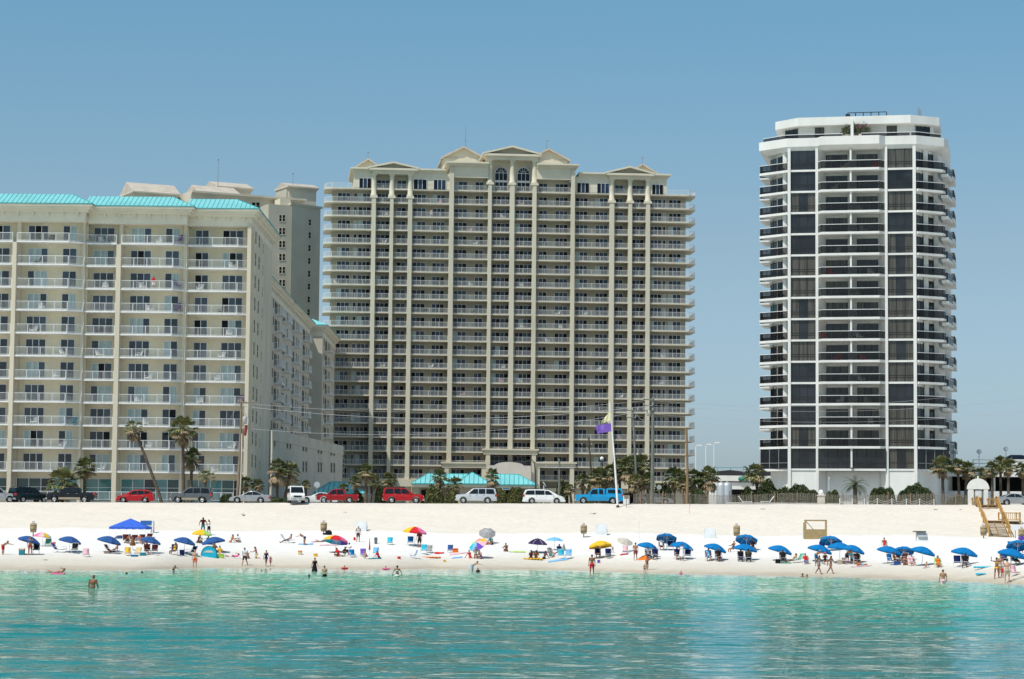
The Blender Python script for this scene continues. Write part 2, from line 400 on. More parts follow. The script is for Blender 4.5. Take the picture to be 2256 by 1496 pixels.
BAY = [(-118, 28, 0.0, None, [(-92, -50, 3), (-10, 22, 2)]), (37, 182, 0.0, 152, [(63.5, 105.5, 3), (140, 169, 2)]),
       (188, 257, 1.7, None, [(208, 251.5, 3)]), (267, 405, 1.7, 382, [(289.6, 333, 3), (366, 395, 2)]),
       (412, 551, 3.4, 524, [(432, 459.5, 2), (492, 535.5, 3)])]
wall = MB(); uE = HF.u(553.5, 530, 3.4)
bays = []
for p0, p1, v, pa, ds in BAY:
    u0, u1 = HF.u(p0, 530, v), HF.u(p1, 530, v); ua = HF.u(pa, 530, v) if pa else None
    bays.append((u0, u1, v, ua)); vb = v + VB
    wall.box(u0 - 0.35, u1 + 0.35, vb, vb + 0.4, HB, zF + 0.4)
wall.box(bays[0][0] - 1, uE - 0.3, 7.0, 30.8, HB, zF + 0.3)                     # body
wall.build('wall', cream, hotel)
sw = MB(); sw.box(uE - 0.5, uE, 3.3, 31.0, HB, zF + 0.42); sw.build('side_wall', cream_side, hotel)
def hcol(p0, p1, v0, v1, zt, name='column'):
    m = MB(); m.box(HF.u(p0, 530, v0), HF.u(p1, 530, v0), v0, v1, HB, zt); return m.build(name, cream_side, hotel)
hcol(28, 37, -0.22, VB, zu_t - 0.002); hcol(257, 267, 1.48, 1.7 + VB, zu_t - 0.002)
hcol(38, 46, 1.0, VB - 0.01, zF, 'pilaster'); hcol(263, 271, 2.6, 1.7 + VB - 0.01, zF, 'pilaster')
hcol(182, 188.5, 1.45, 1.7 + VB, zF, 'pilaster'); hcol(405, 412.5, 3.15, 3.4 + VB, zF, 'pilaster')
BTXT = ['left edge bay', 'second bay', 'narrow middle bay', 'fourth bay', 'right end bay']
h_balc = {}
dcount = 0
for k in range(11):
    zs = zu_b + FH * k; zt = zs + ST
    for bi, (u0, u1, v, ua) in enumerate(bays):
        dv = 1.25 if bi in (1, 3) else 0.8
        if ua: pl = [(u0, v - 0.08), (ua, v - 0.08), (u1 + 0.06, v + dv), (u1 + 0.06, v + VB), (u0, v + VB)]; rp = [(u0, v), (ua, v), (u1, v + dv + 0.08)]
        else: pl = [(u0, v - 0.08), (u1, v - 0.08), (u1, v + VB), (u0, v + VB)]; rp = [(u0, v), (u1, v)]
        m = MB(); m.prism(pl, zs, zt); sl_ = m.build('balcony_slab', white_paint, hotel)
        railing(rp, zt).build('railing', rail_white, sl_)
        h_balc[(k, bi)] = (u0, u1, v, zt)
        for (d0, d1, n) in BAY[bi][4]:
            vb = v + VB; a, b = HF.u(d0, 530, vb), HF.u(d1, 530, vb)
            if dcount >= 99: continue
            dcount += 1
            o = door_mesh(b - a, 2.2, n, rnd).build('sliding_door', DOORM, hotel); o.location = (a, vb - 0.02, zt - HB)
# ground floor glazing
for bi, (u0, u1, v, ua) in enumerate(bays):
    vb = v + VB; m = MB(); a, b = u0 + 0.35, u1 - 0.3; z0, z1 = HB + 0.5, zu_b - 0.75; n = max(2, round((b - a) / 1.65))
    for i in range(n + 1): x = a + (b - a) * i / n; m.box(x - 0.04, x + 0.04, vb - 0.08, vb, z0, z1)
    for z in (z0, z0 + (z1 - z0) * 0.6, z1 - 0.06): m.box(a, b, vb - 0.075, vb - 0.005, z, z + 0.06)
    for i in range(n):
        lo, hi = a + (b - a) * i / n, a + (b - a) * (i + 1) / n
        mi = 2 if rnd.random() < (0.62 if bi in (3, 2) else 0.3) else (1 if rnd.random() < 0.5 else 3)
        m.add([(lo, vb - 0.02, z0), (hi, vb - 0.02, z0), (hi, vb - 0.02, z1), (lo, vb - 0.02, z1)], [(0, 1, 2, 3)], mi)
    m.build('shop_window', [rail_white, glass_d, mat("tinted_pane", (0.10, 0.26, 0.28), 0.06, 0.12, 0.6, spec=0.7), mat("tinted_pane_dark", (0.02, 0.07, 0.075), 0.05, 0.2, 0.6, spec=0.7)], hotel)
m = railing([(bays[0][0], -2.0), (bays[4][1] - 1.0, -2.0)], 7.0 + 0.3, h=1.1); m.build('terrace_railing', rail_white, hotel)
# cornice, brackets, roof (three stepped segments, the last one turns the corner)
SEG = [(bays[0][0] - 1, HF.u(188, 470, 0), 0.0), (HF.u(188, 470, 1.7), HF.u(412, 470, 1.7), 1.7), (HF.u(412, 470, 3.4), uE, 3.4)]
cb, br, rf = MB(), MB(), MB()
for i, (a, b, v) in enumerate(SEG):
    e = 0.01 * i; vbk = 31.0 + e
    cb.box(a, b + 0.03, v - 0.03 + e, vbk + 0.03, zF, zF + 1.25 - e)
    cb.box(a, b + 0.45, v - 0.45, vbk + 0.45, zF + 1.25 - e, zF + 1.6 - e)
    cb.box(a, b + 0.8, v - 0.8, vbk + 0.8, zF + 1.6 - e, zF + 1.95 - e)
    cb.box(a, b + 1.05, v - 1.05, vbk + 1.05, zF + 1.95 - e, zF + 2.3 - e)
    x = b - 1.0
    while x > a + 0.6: br.box(x - 0.16, x + 0.16, v - 0.32 + e, v - 0.032 + e, zF + 0.78, zF + 1.249 - e); x -= 1.95
    if i == 2:
        y = v + 1.0
        while y < 30.5: br.box(b + 0.032, b + 0.33, y - 0.16, y + 0.16, zF + 0.78, zF + 1.249 - e); y += 1.95
    z0, z1 = zF + 2.3 - e, zF + 2.3 - e + 1.75; o = 1.12; D = 4.2
    P = [(a, v - o, z0), (b + o, v - o, z0), (b + o - D * .82, v - o + D, z1), (a, v - o + D, z1), (b + o, vbk + o, z0), (b + o - D * .82, vbk + o - D, z1), (a, vbk + o - D, z1), (a, vbk + o, z0)]
    rf.add(P, [(0, 1, 2, 3), (1, 4, 5, 2), (3, 2, 5, 6), (4, 7, 6, 5), (0, 3, 6, 7)], 0)
    rf.box(a, b + o + 0.02, v - o - 0.02, vbk + o + 0.02, z0 - 0.10, z0 + 0.005, 1)
    x = a + 0.3
    while x < b + o - 0.1:
        t = 1.0 if x < b + o - D * .82 else (b + o - x) / (D * .82)
        if t > 0.05:
            p0, p1 = Vector((x, v - o, z0)), Vector((x, v - o + D * t, z0 + 1.75 * t))
            rf.add([p0 + Vector((-.02, 0, 0)), p0 + Vector((.02, 0, 0)), p1 + Vector((.02, 0, 0)), p1 + Vector((-.02, 0, 0)),
                    p0 + Vector((-.012, -.02, .05)), p0 + Vector((.012, -.02, .05)), p1 + Vector((.012, -.02, .05)), p1 + Vector((-.012, -.02, .05))],
                   [(4, 5, 6, 7), (0, 4, 7, 3), (1, 2, 6, 5), (0, 1, 5, 4)], 1)
        x += 0.62
    if i == 2:
        y = v + 0.2
        while y < vbk:
            t = min(1.0, (y - v + o) / D, (vbk + o - y) / D)
            p0, p1 = Vector((b + o, y, z0)), Vector((b + o - D * .82 * t, y, z0 + 1.75 * t))
            w = Vector((0, .03, 0)); h = Vector((.02, 0, .07))
            rf.add([p0 - w, p0 + w, p1 + w, p1 - w, p0 - w + h, p0 + w + h, p1 + w + h, p1 - w + h], [(4, 5, 6, 7), (0, 4, 7, 3), (1, 2, 6, 5), (0, 1, 5, 4)], 1)
            y += 0.62
    rf.tube(P[1], P[2], 0.06, n=6, mi=1)
cb.add(br.v, br.f); cb.build('cornice', cornice_m, hotel); rf.build('roof', [turq, turq_d], hotel)
# windows of the side wall
def flat_window(w, h, bars=0, name='window', parent=None, loc=None, rz=0, trim=None, gm=None, sash=True):
    m = MB(0); t = 0.09
    m.box(-t, 0, -0.06, 0.02, -t, h + t); m.box(w, w + t, -0.06, 0.02, -t, h + t); m.box(0, w, -0.06, 0.02, h, h + t); m.box(0, w, -0.09, 0.02, -t - 0.04, 0)
    m.add([(0, -0.01, 0), (w, -0.01, 0), (w, -0.01, h), (0, -0.01, h)], [(0, 1, 2, 3)], 1)
    for i in range(1, bars + 1): m.box(w * i / (bars + 1) - .025, w * i / (bars + 1) + .025, -0.04, -0.011, 0, h)
    if sash: m.box(0, w, -0.045, -0.012, h * 0.5 - 0.03, h * 0.5 + 0.03)
    o = m.build(name, [trim or rail_white, gm or glass_d], parent)
    if loc is not None: o.location = loc
    o.rotation_euler = (0, 0, rz); return o
for k in range(11):
    for px, w, hh, dz in ((561.5, 1.5, 1.75, 0.85), (569.3, 1.5, 1.75, 0.85), (578.8, 0.8, 1.35, 0.7)):
        vv = HF.v(px, 530, uE)
        flat_window(w, hh, 0, 'window', hotel, (uE + 0.01, vv, zu_b + FH * k + ST + dz - HB), math.pi / 2, cornice_m, dark_in)  # panes painted near black, as a deep recess would shade them
# rear wing running back from the sea
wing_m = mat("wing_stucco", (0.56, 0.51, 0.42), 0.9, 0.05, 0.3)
WG = [(-41.0, 341.0, 437.0), (-41.0, 437.0, 482.0), (-43.0, 482.0, 486.0), (-38.7, 486.0, 520.0)]
ww, wc, wr = MB(), MB(), MB()
for i, (X, y0, y1) in enumerate(WG):
    u = X - X554; a, b = y0 - 309, y1 - 309; e = .012 * i
    ww.box(u - 16, u, a, b, HB, zF)
    wc.box(u - 16, u + 0.03, a - 0.02, b + 0.03, zF, zF + 1.25 - e)
    for j, (o, q0, q1) in enumerate(((.45, 1.25, 1.6), (.8, 1.6, 1.95), (1.05, 1.95, 2.3))): wc.box(u - 16, u + o, a - (o if i == 3 else 0.1), b + o, zF + q0 - e, zF + q1 - e)
    y = a + 1
    while y < b: wc.box(u + .032, u + .33, y - .16, y + .16, zF + .78, zF + 1.249 - e); y += 1.95
    z0 = zF + 2.3 - e; o = 1.12; D = 4.2
    P = [(u + o, a - o, z0), (u + o, b + o, z0), (u + o - D, b + o - (D if i == 3 else 0), z0 + 1.75), (u + o - D, a - o + (D if i == 3 else 0), z0 + 1.75), (u - 16, a - o, z0), (u - 16, b + o, z0), (u - 14, b - 3, z0 + 1.75), (u - 14, a + 3, z0 + 1.75)]
    wr.add(P, [(0, 1, 2, 3), (1, 5, 6, 2), (3, 2, 6, 7), (5, 4, 7, 6)], 0); wr.add(P, [(4, 0, 3, 7)], 0 if i == 3 else 1)
    wr.box(u - 16, u + o + .02, a - o - .02, b + o + .02, z0 - .10, z0 + .005, 1)
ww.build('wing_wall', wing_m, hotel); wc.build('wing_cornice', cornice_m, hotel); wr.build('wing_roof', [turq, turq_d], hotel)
wb = MB(0); wb.box(0, 1.5, 0, 5.2, 0, 0.2)
wb_me = wb.mesh('balcony_slab', white_paint); wr_me = railing([(0, 0.06), (1.44, 0.06), (1.44, 5.14), (0, 5.14)], 0.2, mb=MB(0)).mesh('railing', rail_white)
wd = MB(0); wd.add([(0.02, 0.5, 0.2), (0.02, 2.6, 0.2), (0.02, 2.6, 2.4), (0.02, 0.5, 2.4)], [(0, 1, 2, 3)], 0); wd.add([(0.02, 3.2, 0.2), (0.02, 4.8, 0.2), (0.02, 4.8, 2.4), (0.02, 3.2, 2.4)], [(0, 1, 2, 3)], 0)
wd_me = wd.mesh('balcony_door', dark_in)
wcount = 0
for k in range(2, 11):
    z = zu_b + FH * k - HB
    for X, Y in ((-41, 410), (-41, 424), (-41, 443), (-41, 466), (-38.7, 493)):
        u = X - X554
        if wcount < 44:
            b_ = link('balcony_slab', wb_me, hotel, (u, Y - 309, z)); link('railing', wr_me, b_)
            wcount += 1
        else: link('wing_balcony', wb_me, hotel, (u, Y - 309, z))
        link('balcony_door', wd_me, hotel, (u, Y - 309, z))
wv = MB()
for k in range(2, 11):
    z = zu_b + FH * k + 1.0
    for X, Y in ((-41, 407), (-41, 417), (-41, 433), (-41, 452), (-41, 456), (-41, 461), (-41, 474), (-41, 479), (-38.7, 489.5), (-38.7, 501), (-38.7, 504)):
        u = X - X554; wv.box(u, u + .05, Y - 309, Y - 309 + 1.3, z, z + 1.6, 1); wv.box(u, u + .04, Y - 309 - .12, Y - 309 + 1.42, z - .1, z + 1.72, 0)
tag(wv.build('wing_windows', [cornice_m, dark_in], hotel), kind='stuff')
# low podium in front of the wing
pth = math.atan2(64.0, 5.6); PF = Frame((-34.15, 341.0, 0), pth)
pod = MB(); L = math.hypot(64, 5.6); zp = 18.1; 
pod.box(0, L, 0.0, 20, HB, zp - 1.6); pod.box(0, L + .02, -0.12, 20, zp - 1.599, zp)
M_ = Matrix.Translation((-34.15 - X554, 341.0 - 309.0, 0)) @ Matrix.Rotation(pth, 4, 'Z')
pod.xf(M_); pod.build('podium_wall', wing_m, hotel)
for py in (983, 1037, 1073):
    for px in ((602,) if py == 1073 else (603, 631, 637.5, 666, 672.5, 699.5, 705.5, 728, 734, 754)):
        u, z = PF.uz(px, py + (px - 603) * (0.16 if py == 983 else 0.03), 0)
        p = M_ @ Vector((u, -0.0, z - HB)); flat_window(1.0 + u * .01, 1.55, 0, 'podium_window', hotel, p, pth, wing_m, dark_in)  # podium panes carry recess shade as near-black colour, not glass
MB.Z0 = 0
# ================================================================== tall beige tower (middle)
beige = mat("beige_stucco", (0.37, 0.34, 0.265), 0.9, 0.05, 0.25, stretch=(1, 1, 0.35))  # balcony recess shade is put into this darker stucco colour
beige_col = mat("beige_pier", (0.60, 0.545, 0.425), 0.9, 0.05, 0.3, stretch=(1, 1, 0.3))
beige_top = mat("pale_trim", (0.66, 0.60, 0.47), 0.85, 0.04, 0.4)
slab_m = mat("slab_edge", (0.62, 0.57, 0.46), 0.85, 0.05, 0.8)
roof_m = mat("tan_metal_roof", (0.54, 0.46, 0.37), 0.6, 0.06, 0.6)
glass_n = mat("navy_glass", (0.006, 0.011, 0.026), 0.05, 0.25, 0.5, spec=0.3)
glass_n2 = mat("navy_glass_pale", (0.016, 0.034, 0.068), 0.06, 0.25, 0.5, spec=0.45)  # paler navy tone, dealt out to panes at random
TB = 6.9
T0 = at(717, 720, 522.0)
TF = Frame((T0.x, 522.0, 0), R(5.2))
tower = thing("apartment_tower", "tall beige condominium tower with columns, pediments and twenty storeys of balconies", "apartment building", (T0.x, 522.0, TB), R(5.2))
MB.Z0 = TB; rnd = random.Random(5)
def U(px, v=0.0): return TF.u(px, 700, v)
z_t = TF.z(1034, 421.7); z_b = TF.z(1028, 997.3); TFH = (z_t - z_b) / 19
NS = 22                                                   # slabs: index 0 is the top one
ZS = [z_t - TFH * i for i in range(NS)]
TVB = 2.5
tower_rail = mat('tower_railing', (0.70, 0.70, 0.69), 0.4, 0.02, 2.0)
TB_BAYS = [(716, 815.5, [(741, 768, 3), (776.5, 783, 1), (787, 813, 3)]), (824.5, 856, [(827, 855, 3)]), (863.5, 896, [(872, 891, 2)]),
           (905, 987, [(907, 935, 3), (951, 977, 3)]), (996.5, 1073, [(998.5, 1026, 3), (1045, 1062, 2)]), (1080.5, 1121, [(1083, 1120, 4)]),
           (1131, 1171, [(1134, 1170, 4)]), (1179.5, 1256, [(1186, 1203, 2), (1222, 1249, 3)]), (1264, 1341.5, [(1267, 1293, 3), (1311, 1337, 3)]),
           (1351.5, 1383, [(1354, 1371, 2)]), (1391, 1422, [(1392, 1417, 3)]), (1430.5, 1529, [(1432, 1456, 3), (1460, 1465, 1), (1473, 1499, 3)])]
NB = len(TB_BAYS); TU = [(U(a), U(b)) for a, b, _ in TB_BAYS]
uWL, uWR = U(728, TVB), U(1510, TVB)                       # wall ends behind the corner balconies
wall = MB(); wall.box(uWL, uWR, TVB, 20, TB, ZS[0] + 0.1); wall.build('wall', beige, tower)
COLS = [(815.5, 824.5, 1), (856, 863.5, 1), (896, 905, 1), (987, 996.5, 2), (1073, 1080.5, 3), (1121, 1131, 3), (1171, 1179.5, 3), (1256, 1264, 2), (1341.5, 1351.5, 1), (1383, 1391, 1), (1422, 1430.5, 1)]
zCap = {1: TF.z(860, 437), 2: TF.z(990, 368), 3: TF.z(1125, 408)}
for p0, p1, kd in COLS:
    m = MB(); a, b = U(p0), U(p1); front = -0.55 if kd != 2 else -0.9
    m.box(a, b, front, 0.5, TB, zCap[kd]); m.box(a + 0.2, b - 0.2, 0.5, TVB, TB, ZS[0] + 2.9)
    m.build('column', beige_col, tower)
    if kd != 2:                                           # round classical column standing on the pier
        zc = zCap[kd]; ztop = TF.z(860, 384) if kd == 1 else TF.z(1125, 353); c = ((a + b) / 2, 0.15)
        m = MB(); m.box(c[0] - .82, c[0] + .82, -0.65, .95, zc, zc + 0.5); m.lathe([(0.74, zc + .5), (0.74, zc + .8), (0.58, zc + 1.0), (0.56, (zc + ztop) / 2), (0.48, ztop - .3)], 14, (c[0], c[1], 0))
        m.box(c[0] - .62, c[0] + .62, -0.45, 0.75, ztop - .3, ztop); m.build('upper_column', beige_top, tower)
dc = bc = 0
slab_rest, rail_rest, door_rest = MB(), MB(), MB()
doorlib = {}
def tdoor(w, n, var):
    key = (round(w, 1), n, var)
    if key not in doorlib: doorlib[key] = door_mesh(w, 2.15, n, random.Random(n * 31 + var), 1).mesh('sliding_door', [rail_white, glass_n, curtain, dark_in, glass_n2])
    return doorlib[key]
railme = {}
ORDER = [(i, b) for i in range(NS - 1) for b in range(NB)]
# which balconies become parts: a hundred spread evenly over the facade
for i in range(NS):
    for bi, (a, b, ds) in enumerate(TB_BAYS):
        u0, u1 = TU[bi]; zs = ZS[i]; last = i == NS - 1
        if i == 0 and bi in (0, 11): pass
        if bi == 0:   pl = [(u0 + 1.2, 0), (u1 + .25, 0), (u1 + .25, TVB + .1), (uWL - .01, TVB + .1), (uWL - .01, 9), (u0 - 0.6, 9), (u0 - 0.6, 2.2), (u0 - .2, .8)]; rp = [(u0 - .5, 8.9), (u0 - .5, 2.2), (u0 - .12, .9), (u0 + 1.2, .08), (u1, .08)]
        elif bi == 11: pl = [(u0 - .25, 0), (u1 - 1.2, 0), (u1 + .2, .8), (u1 + .6, 2.2), (u1 + .6, 9), (uWR + .01, 9), (uWR + .01, TVB + .1), (u0 - .25, TVB + .1)]; rp = [(u0, .08), (u1 - 1.2, .08), (u1 + .12, .9), (u1 + .5, 2.2), (u1 + .5, 8.9)]
        else: pl = [(u0 - .03, 0), (u1 + .03, 0), (u1 + .03, TVB + .1), (u0 - .03, TVB + .1)]; rp = [(u0, .08), (u1, .08)]
        top = i == 0
        th = 0.27
        part = (i * NB + bi) % 5 in (0, 2) and bc < 100
        if i == 0 and 3 <= bi <= 8 or i == 0 and bi in (1, 2, 9, 10): part = bc < 100
        m = MB() if part else slab_rest
        m.prism(pl, zs, zs + th)
        if part: bo = m.build('balcony_slab', slab_m, tower); bc += 1
        hh = 1.05
        if i == 0 and bi in (0, 11): hh = 1.15
        if bi not in railme: railme[bi] = railing(rp, 0, gap=0.16, bt=0.013, post=1.9, mb=MB(0))
        r = railme[bi]
        if part:
            if r.__class__ is MB and not hasattr(r, 'me'): r.me = r.mesh('railing', tower_rail)
            link('railing', r.me, bo, (0, 0, zs + th - TB))
        else: rail_rest.add([(x, y, z + zs + th) for x, y, z in r.v], r.f)
        for (d0, d1, n) in ds:
            if i == 0 and bi in (5, 6): continue
            vb = TVB - 0.03; ua, ub = U(d0, TVB), U(d1, TVB); var = rnd.randrange(9)
            if i == 0 and bi in (0, 11) and (d0 < 780 or d0 > 1458): continue
            if part and dc < 100:
                link('sliding_door', tdoor(ub - ua, n, var), tower, (ua, vb if i else -0.35 + (vb + .35 if bi not in (0, 3, 8, 11) else .3), zs + th - TB)); dc += 1
            else:
                w = ub - ua; dm = door_mesh(w, 2.15, n, random.Random(n * 31 + var), 1); v_ = vb if (i or bi not in (0, 3, 8, 11)) else -0.05
                for f, mi in zip(dm.f, dm.m): pass
                o = len(door_rest.v); door_rest.v += [(x + ua, y + v_, z + zs + th) for x, y, z in dm.v]
                for f, mi in zip(dm.f, dm.m): door_rest.f.append([q + o for q in f]); door_rest.m.append(mi); door_rest.s.append(False)
tag(slab_rest.build('balcony_slabs', slab_m, tower), kind='stuff'); tag(rail_rest.build('railings', tower_rail, tower), kind='stuff')
tag(door_rest.build('sliding_doors', [rail_white, glass_n, curtain, dark_in, glass_n2], tower), kind='stuff')
# crown: penthouse walls, cornices, pediments, gables
def pz(px, py, v=0): return TF.z(px, py, v)
cw = MB()
zc1, zc2 = pz(940, 382), pz(1040, 368)                     # wing and centre cornice undersides
uL1, uR1 = U(776, 0), U(1468, 0)
cw.box(uL1, U(815.5), 0.05, 18, ZS[0] + .34, zc1); cw.box(U(905), U(987), 0.05, 18, ZS[0] + .34, zc1)
cw.box(U(1264), U(1341.5), 0.05, 18, ZS[0] + .34, zc1); cw.box(U(1430.5), uR1, 0.05, 18, ZS[0] + .34, zc1)
cw.box(U(815.5) + .01, U(905) - .01, TVB, 18, ZS[0] + .1, zc1); cw.box(U(1341.5) + .01, U(1430.5) - .01, TVB, 18, ZS[0] + .1, zc1)
zl = pz(1034, 392)                                         # lintel over the centre bays
cw.box(U(996.5) - .01, U(1073), TVB, 18, ZS[0] + .1, zc2); cw.box(U(1179.5), U(1256) + .01, TVB, 18, ZS[0] + .1, zc2)
cw.box(U(996.5) + .01, U(1073) - .01, -0.6, TVB - .01, zl, zc2); cw.box(U(1179.5) + .01, U(1256) - .01, -0.6, TVB - .01, zl, zc2)
zp3 = pz(1125, 353)
cw.box(U(1073), U(1179.5), TVB - .02, 17.9, ZS[0] + .1, zp3)
cw.build('penthouse_wall', beige_top, tower)
cc = MB()
for a, b, z, v0 in ((uL1, U(815.5), zc1, 0.0), (U(905), U(987) - .9, zc1, 0.0), (U(1264) + .9, U(1341.5), zc1, 0), (U(1430.5), uR1, zc1, 0), (U(987), U(1073), zc2, -0.9), (U(1179.5), U(1264), zc2, -0.9)):
    l = 0.0; el = a in (uL1, U(987)); er = b in (uR1, U(1264))
    for o, h0, h1 in ((0.12, 0.0, 0.35), (0.45, 0.35, 0.6), (0.85, 0.6, 0.95)):
        cc.box(a - (o if el else 0), b + (o if er else 0), v0 - o, 18 + o, z + h0, z + h1)
cc.build('cornice', beige_top, tower)
def gable(px0, px1, v, vb, z0, zpk, over, name, open_front=True):
    """gabled roof block, ridge running back: pediment face towards the sea"""
    a, b = U(px0, v), U(px1, v); c = (a + b) / 2; m = MB()
    m.yprism([(a, z0), (b, z0), (c, zpk)], v + 0.35, vb - 0.1, 0)                      # tympanum and loft
    s = Vector((b - c, 0, z0 - zpk)); 
    for q0, sg in ((a, 1), (b, -1)):
        e = q0 - sg * over; ze = z0 - over * (zpk - z0) / (c - a)
        m.yprism([(e, ze), (c, zpk), (c, zpk + .38), (e, ze + .38)] if sg > 0 else [(c, zpk), (e, ze), (e, ze + .38), (c, zpk + .38)], v - over * .8, vb, 1)
    return m
for px0, px1, top, base, v0, kd in ((816, 910, 358, 384, -0.9, 1), (1340, 1432, 368, 384, -0.9, 1), (1069, 1182, 323, 353, -0.9, 3)):
    zb_ = TF.z(860, 384) if kd == 1 else TF.z(1125, 353); a, b = U(px0), U(px1)
    en = MB()
    for o, h0, h1 in ((0.0, 0, .55), (.3, .55, .8), (.75, .8, 1.25)): en.box(a - o, b + o, v0 - o * .8 + .3, TVB + 1, zb_ + h0, zb_ + h1)
    en.build('entablature', beige_top, tower)
    zz = zb_ + 1.26; rise = TF.z((px0 + px1) / 2, top) - zz - .3
    gable(px0 - 2, px1 + 2, v0 + .2, 16, zz, zz + rise, 0.7, 'pediment').build('pediment_roof', [beige, beige_top], tower)
for px0, px1, pk, ev, v in ((970, 1065, 325, 348, 9.0), (1160, 1252, 330, 352, 9.0), (770, 843, 352, 374, 10.0), (1380, 1448, 364, 382, 10.0)):
    zz = TF.z((px0 + px1) / 2, ev, v); zk = TF.z((px0 + px1) / 2, pk, v); a, b = U(px0 + 4, v), U(px1 - 4, v); m = MB()
    m.box(a, b, v + .5, 24, ZS[0], zz); m.build('roof_house', beige_top, tower)
    gable(px0 + 3, px1 - 3, v + .3, 24.2, zz, zk, 0.5, 'gable').build('gable_roof', [beige_top, roof_m], tower)
# arched windows over the centre bays
for p0, p1 in ((1088, 1114.5), (1137.5, 1164)):
    a, b = U(p0, TVB), U(p1, TVB); w = b - a; r = w / 2; zs0 = ZS[0] + .34; zsp = pz(1100, 381, TVB); m = MB(); v = TVB - .12
    m.add([(a, v, zs0), (b, v, zs0), (b, v, zs0 + 2.2), (a, v, zs0 + 2.2)], [(0, 1, 2, 3)], 1)
    m.box(a - .12, a, v - .05, v + .1, zs0, zsp); m.box(b, b + .12, v - .05, v + .1, zs0, zsp)
    m.box(a, b, v - .05, v + .1, zs0 + 2.2, zs0 + 2.65)
    arc = [(a + r - r * math.cos(math.pi * i / 20), zsp + r * math.sin(math.pi * i / 20)) for i in range(21)]
    m.add([(x, v, z) for x, z in [(a, zs0 + 2.65)] + arc + [(b, zs0 + 2.65)]], [tuple(range(22, -1, -1))], 1)
    for i in range(20):
        (x0, z0), (x1, z1) = arc[i], arc[i + 1]; m.tube((x0, v - .03, z0), (x1, v - .03, z1), .11, n=6)
    for q in (1 / 3, 2 / 3): m.box(a + w * q - .05, a + w * q + .05, v - .04, v - .005, zs0, zsp)
    m.box(a, b, v - .039, v - .006, zsp - .06, zsp + .06)
    for q in (40, 75, 105, 140): m.tube((a + r + .45 * math.cos(R(q)), v - .03, zsp + .45 * math.sin(R(q))), (a + r + r * math.cos(R(q)), v - .03, zsp + r * math.sin(R(q))), .05, n=5)
    for i in range(10): m.tube((a + r + .45 * math.cos(math.pi * i / 10), v - .03, zsp + .45 * math.sin(math.pi * i / 10)), (a + r + .45 * math.cos(math.pi * (i + 1) / 10), v - .03, zsp + .45 * math.sin(math.pi * (i + 1) / 10)), .05, n=5)
    m.build('arched_window', [rail_white, glass_n], tower)
# base: ledges, entrance pavilion with arch
bs = MB()
for p0, p1, py, o in ((1068, 1184, 993, 2.2), (978, 1075, 1022, 1.8), (1177, 1268, 1022, 1.8)):
    a, b, z = U(p0), U(p1), pz((p0 + p1) / 2, py); bs.box(a - .3, b + .3, -o - .3, 0.4, z, z + .35); bs.box(a, b, -o, .4, z - .9, z - .001)
    for px in (p0 + 4, p1 - 12): bs.box(U(px), U(px + 9), -o + .1, -.6, TB, z - .901)
zb1 = pz(900, 1056)
bs.box(U(740), U(986), -1.0, .02, zb1 - 1.6, zb1); bs.box(U(1270), U(1526), -1.0, .02, zb1 - 1.6, zb1)
bs.box(U(740), U(1526), .6, 2.25, TB, zb1 - 1.61)
bs.build('base_ledge', beige_col, tower)
ar = MB(); a, b = U(1077, -3), U(1172, -3); zt_ = pz(1125, 1026, -3); c = (a + b) / 2; W = b - a
prof = [(a, TB), (a, zt_)]; n = 16; r1 = W * .33; h1 = pz(1125, 1018, -3) - zt_
for i in range(n + 1): t = math.pi * (1 - i / n); prof.append((c + r1 * math.cos(t), zt_ + max(0.02, h1 * math.sin(t))))
prof += [(b, zt_), (b, TB), (c + r1 * .62, TB)]
zi = pz(1125, 1046, -3); 
for i in range(n + 1): t = math.pi * i / n; prof.append((c + r1 * .62 * math.cos(t), zi - 3.0 + 3.0 * math.sin(t)))
prof.append((c - r1 * .62, TB))
ar.yprism(prof, -3.4, -2.6); ar.box(c - r1 * .61, c + r1 * .61, -2.3, -2.0, TB, zi + .3, 1); ar.build('entrance_arch', [mat("arch_stucco", (0.62, 0.56, 0.49), .9, .05, .4), dark_in], tower)
# lightning rods on the gables
rm = mat("grey_metal", (0.32, 0.32, 0.32), 0.45, 0.08, 2.0, metal=0.6)
for px, p0, p1, v in ((1022, 321, 277, 9), (806, 350, 336, 10), (1202, 328, 310, 9), (1414, 362, 348, 10)):
    m = MB(); m.tube((U(px, v), v + .2, TF.z(px, p0 + 4, v)), (U(px, v), v + .2, TF.z(px, p1, v)), .06, .03, 6); m.lathe([(.02, TF.z(px, p1, v) - .1), (.25, TF.z(px, p1, v) + .1), (.02, TF.z(px, p1, v) + .3)] if px != 1022 else [(.03, TF.z(px, 310, v)), (.25, TF.z(px, 309, v)), (.03, TF.z(px, 308, v))], 8, (U(px, v), v + .2, 0)); m.build('lightning_rod', rm, tower)
MB.Z0 = 0

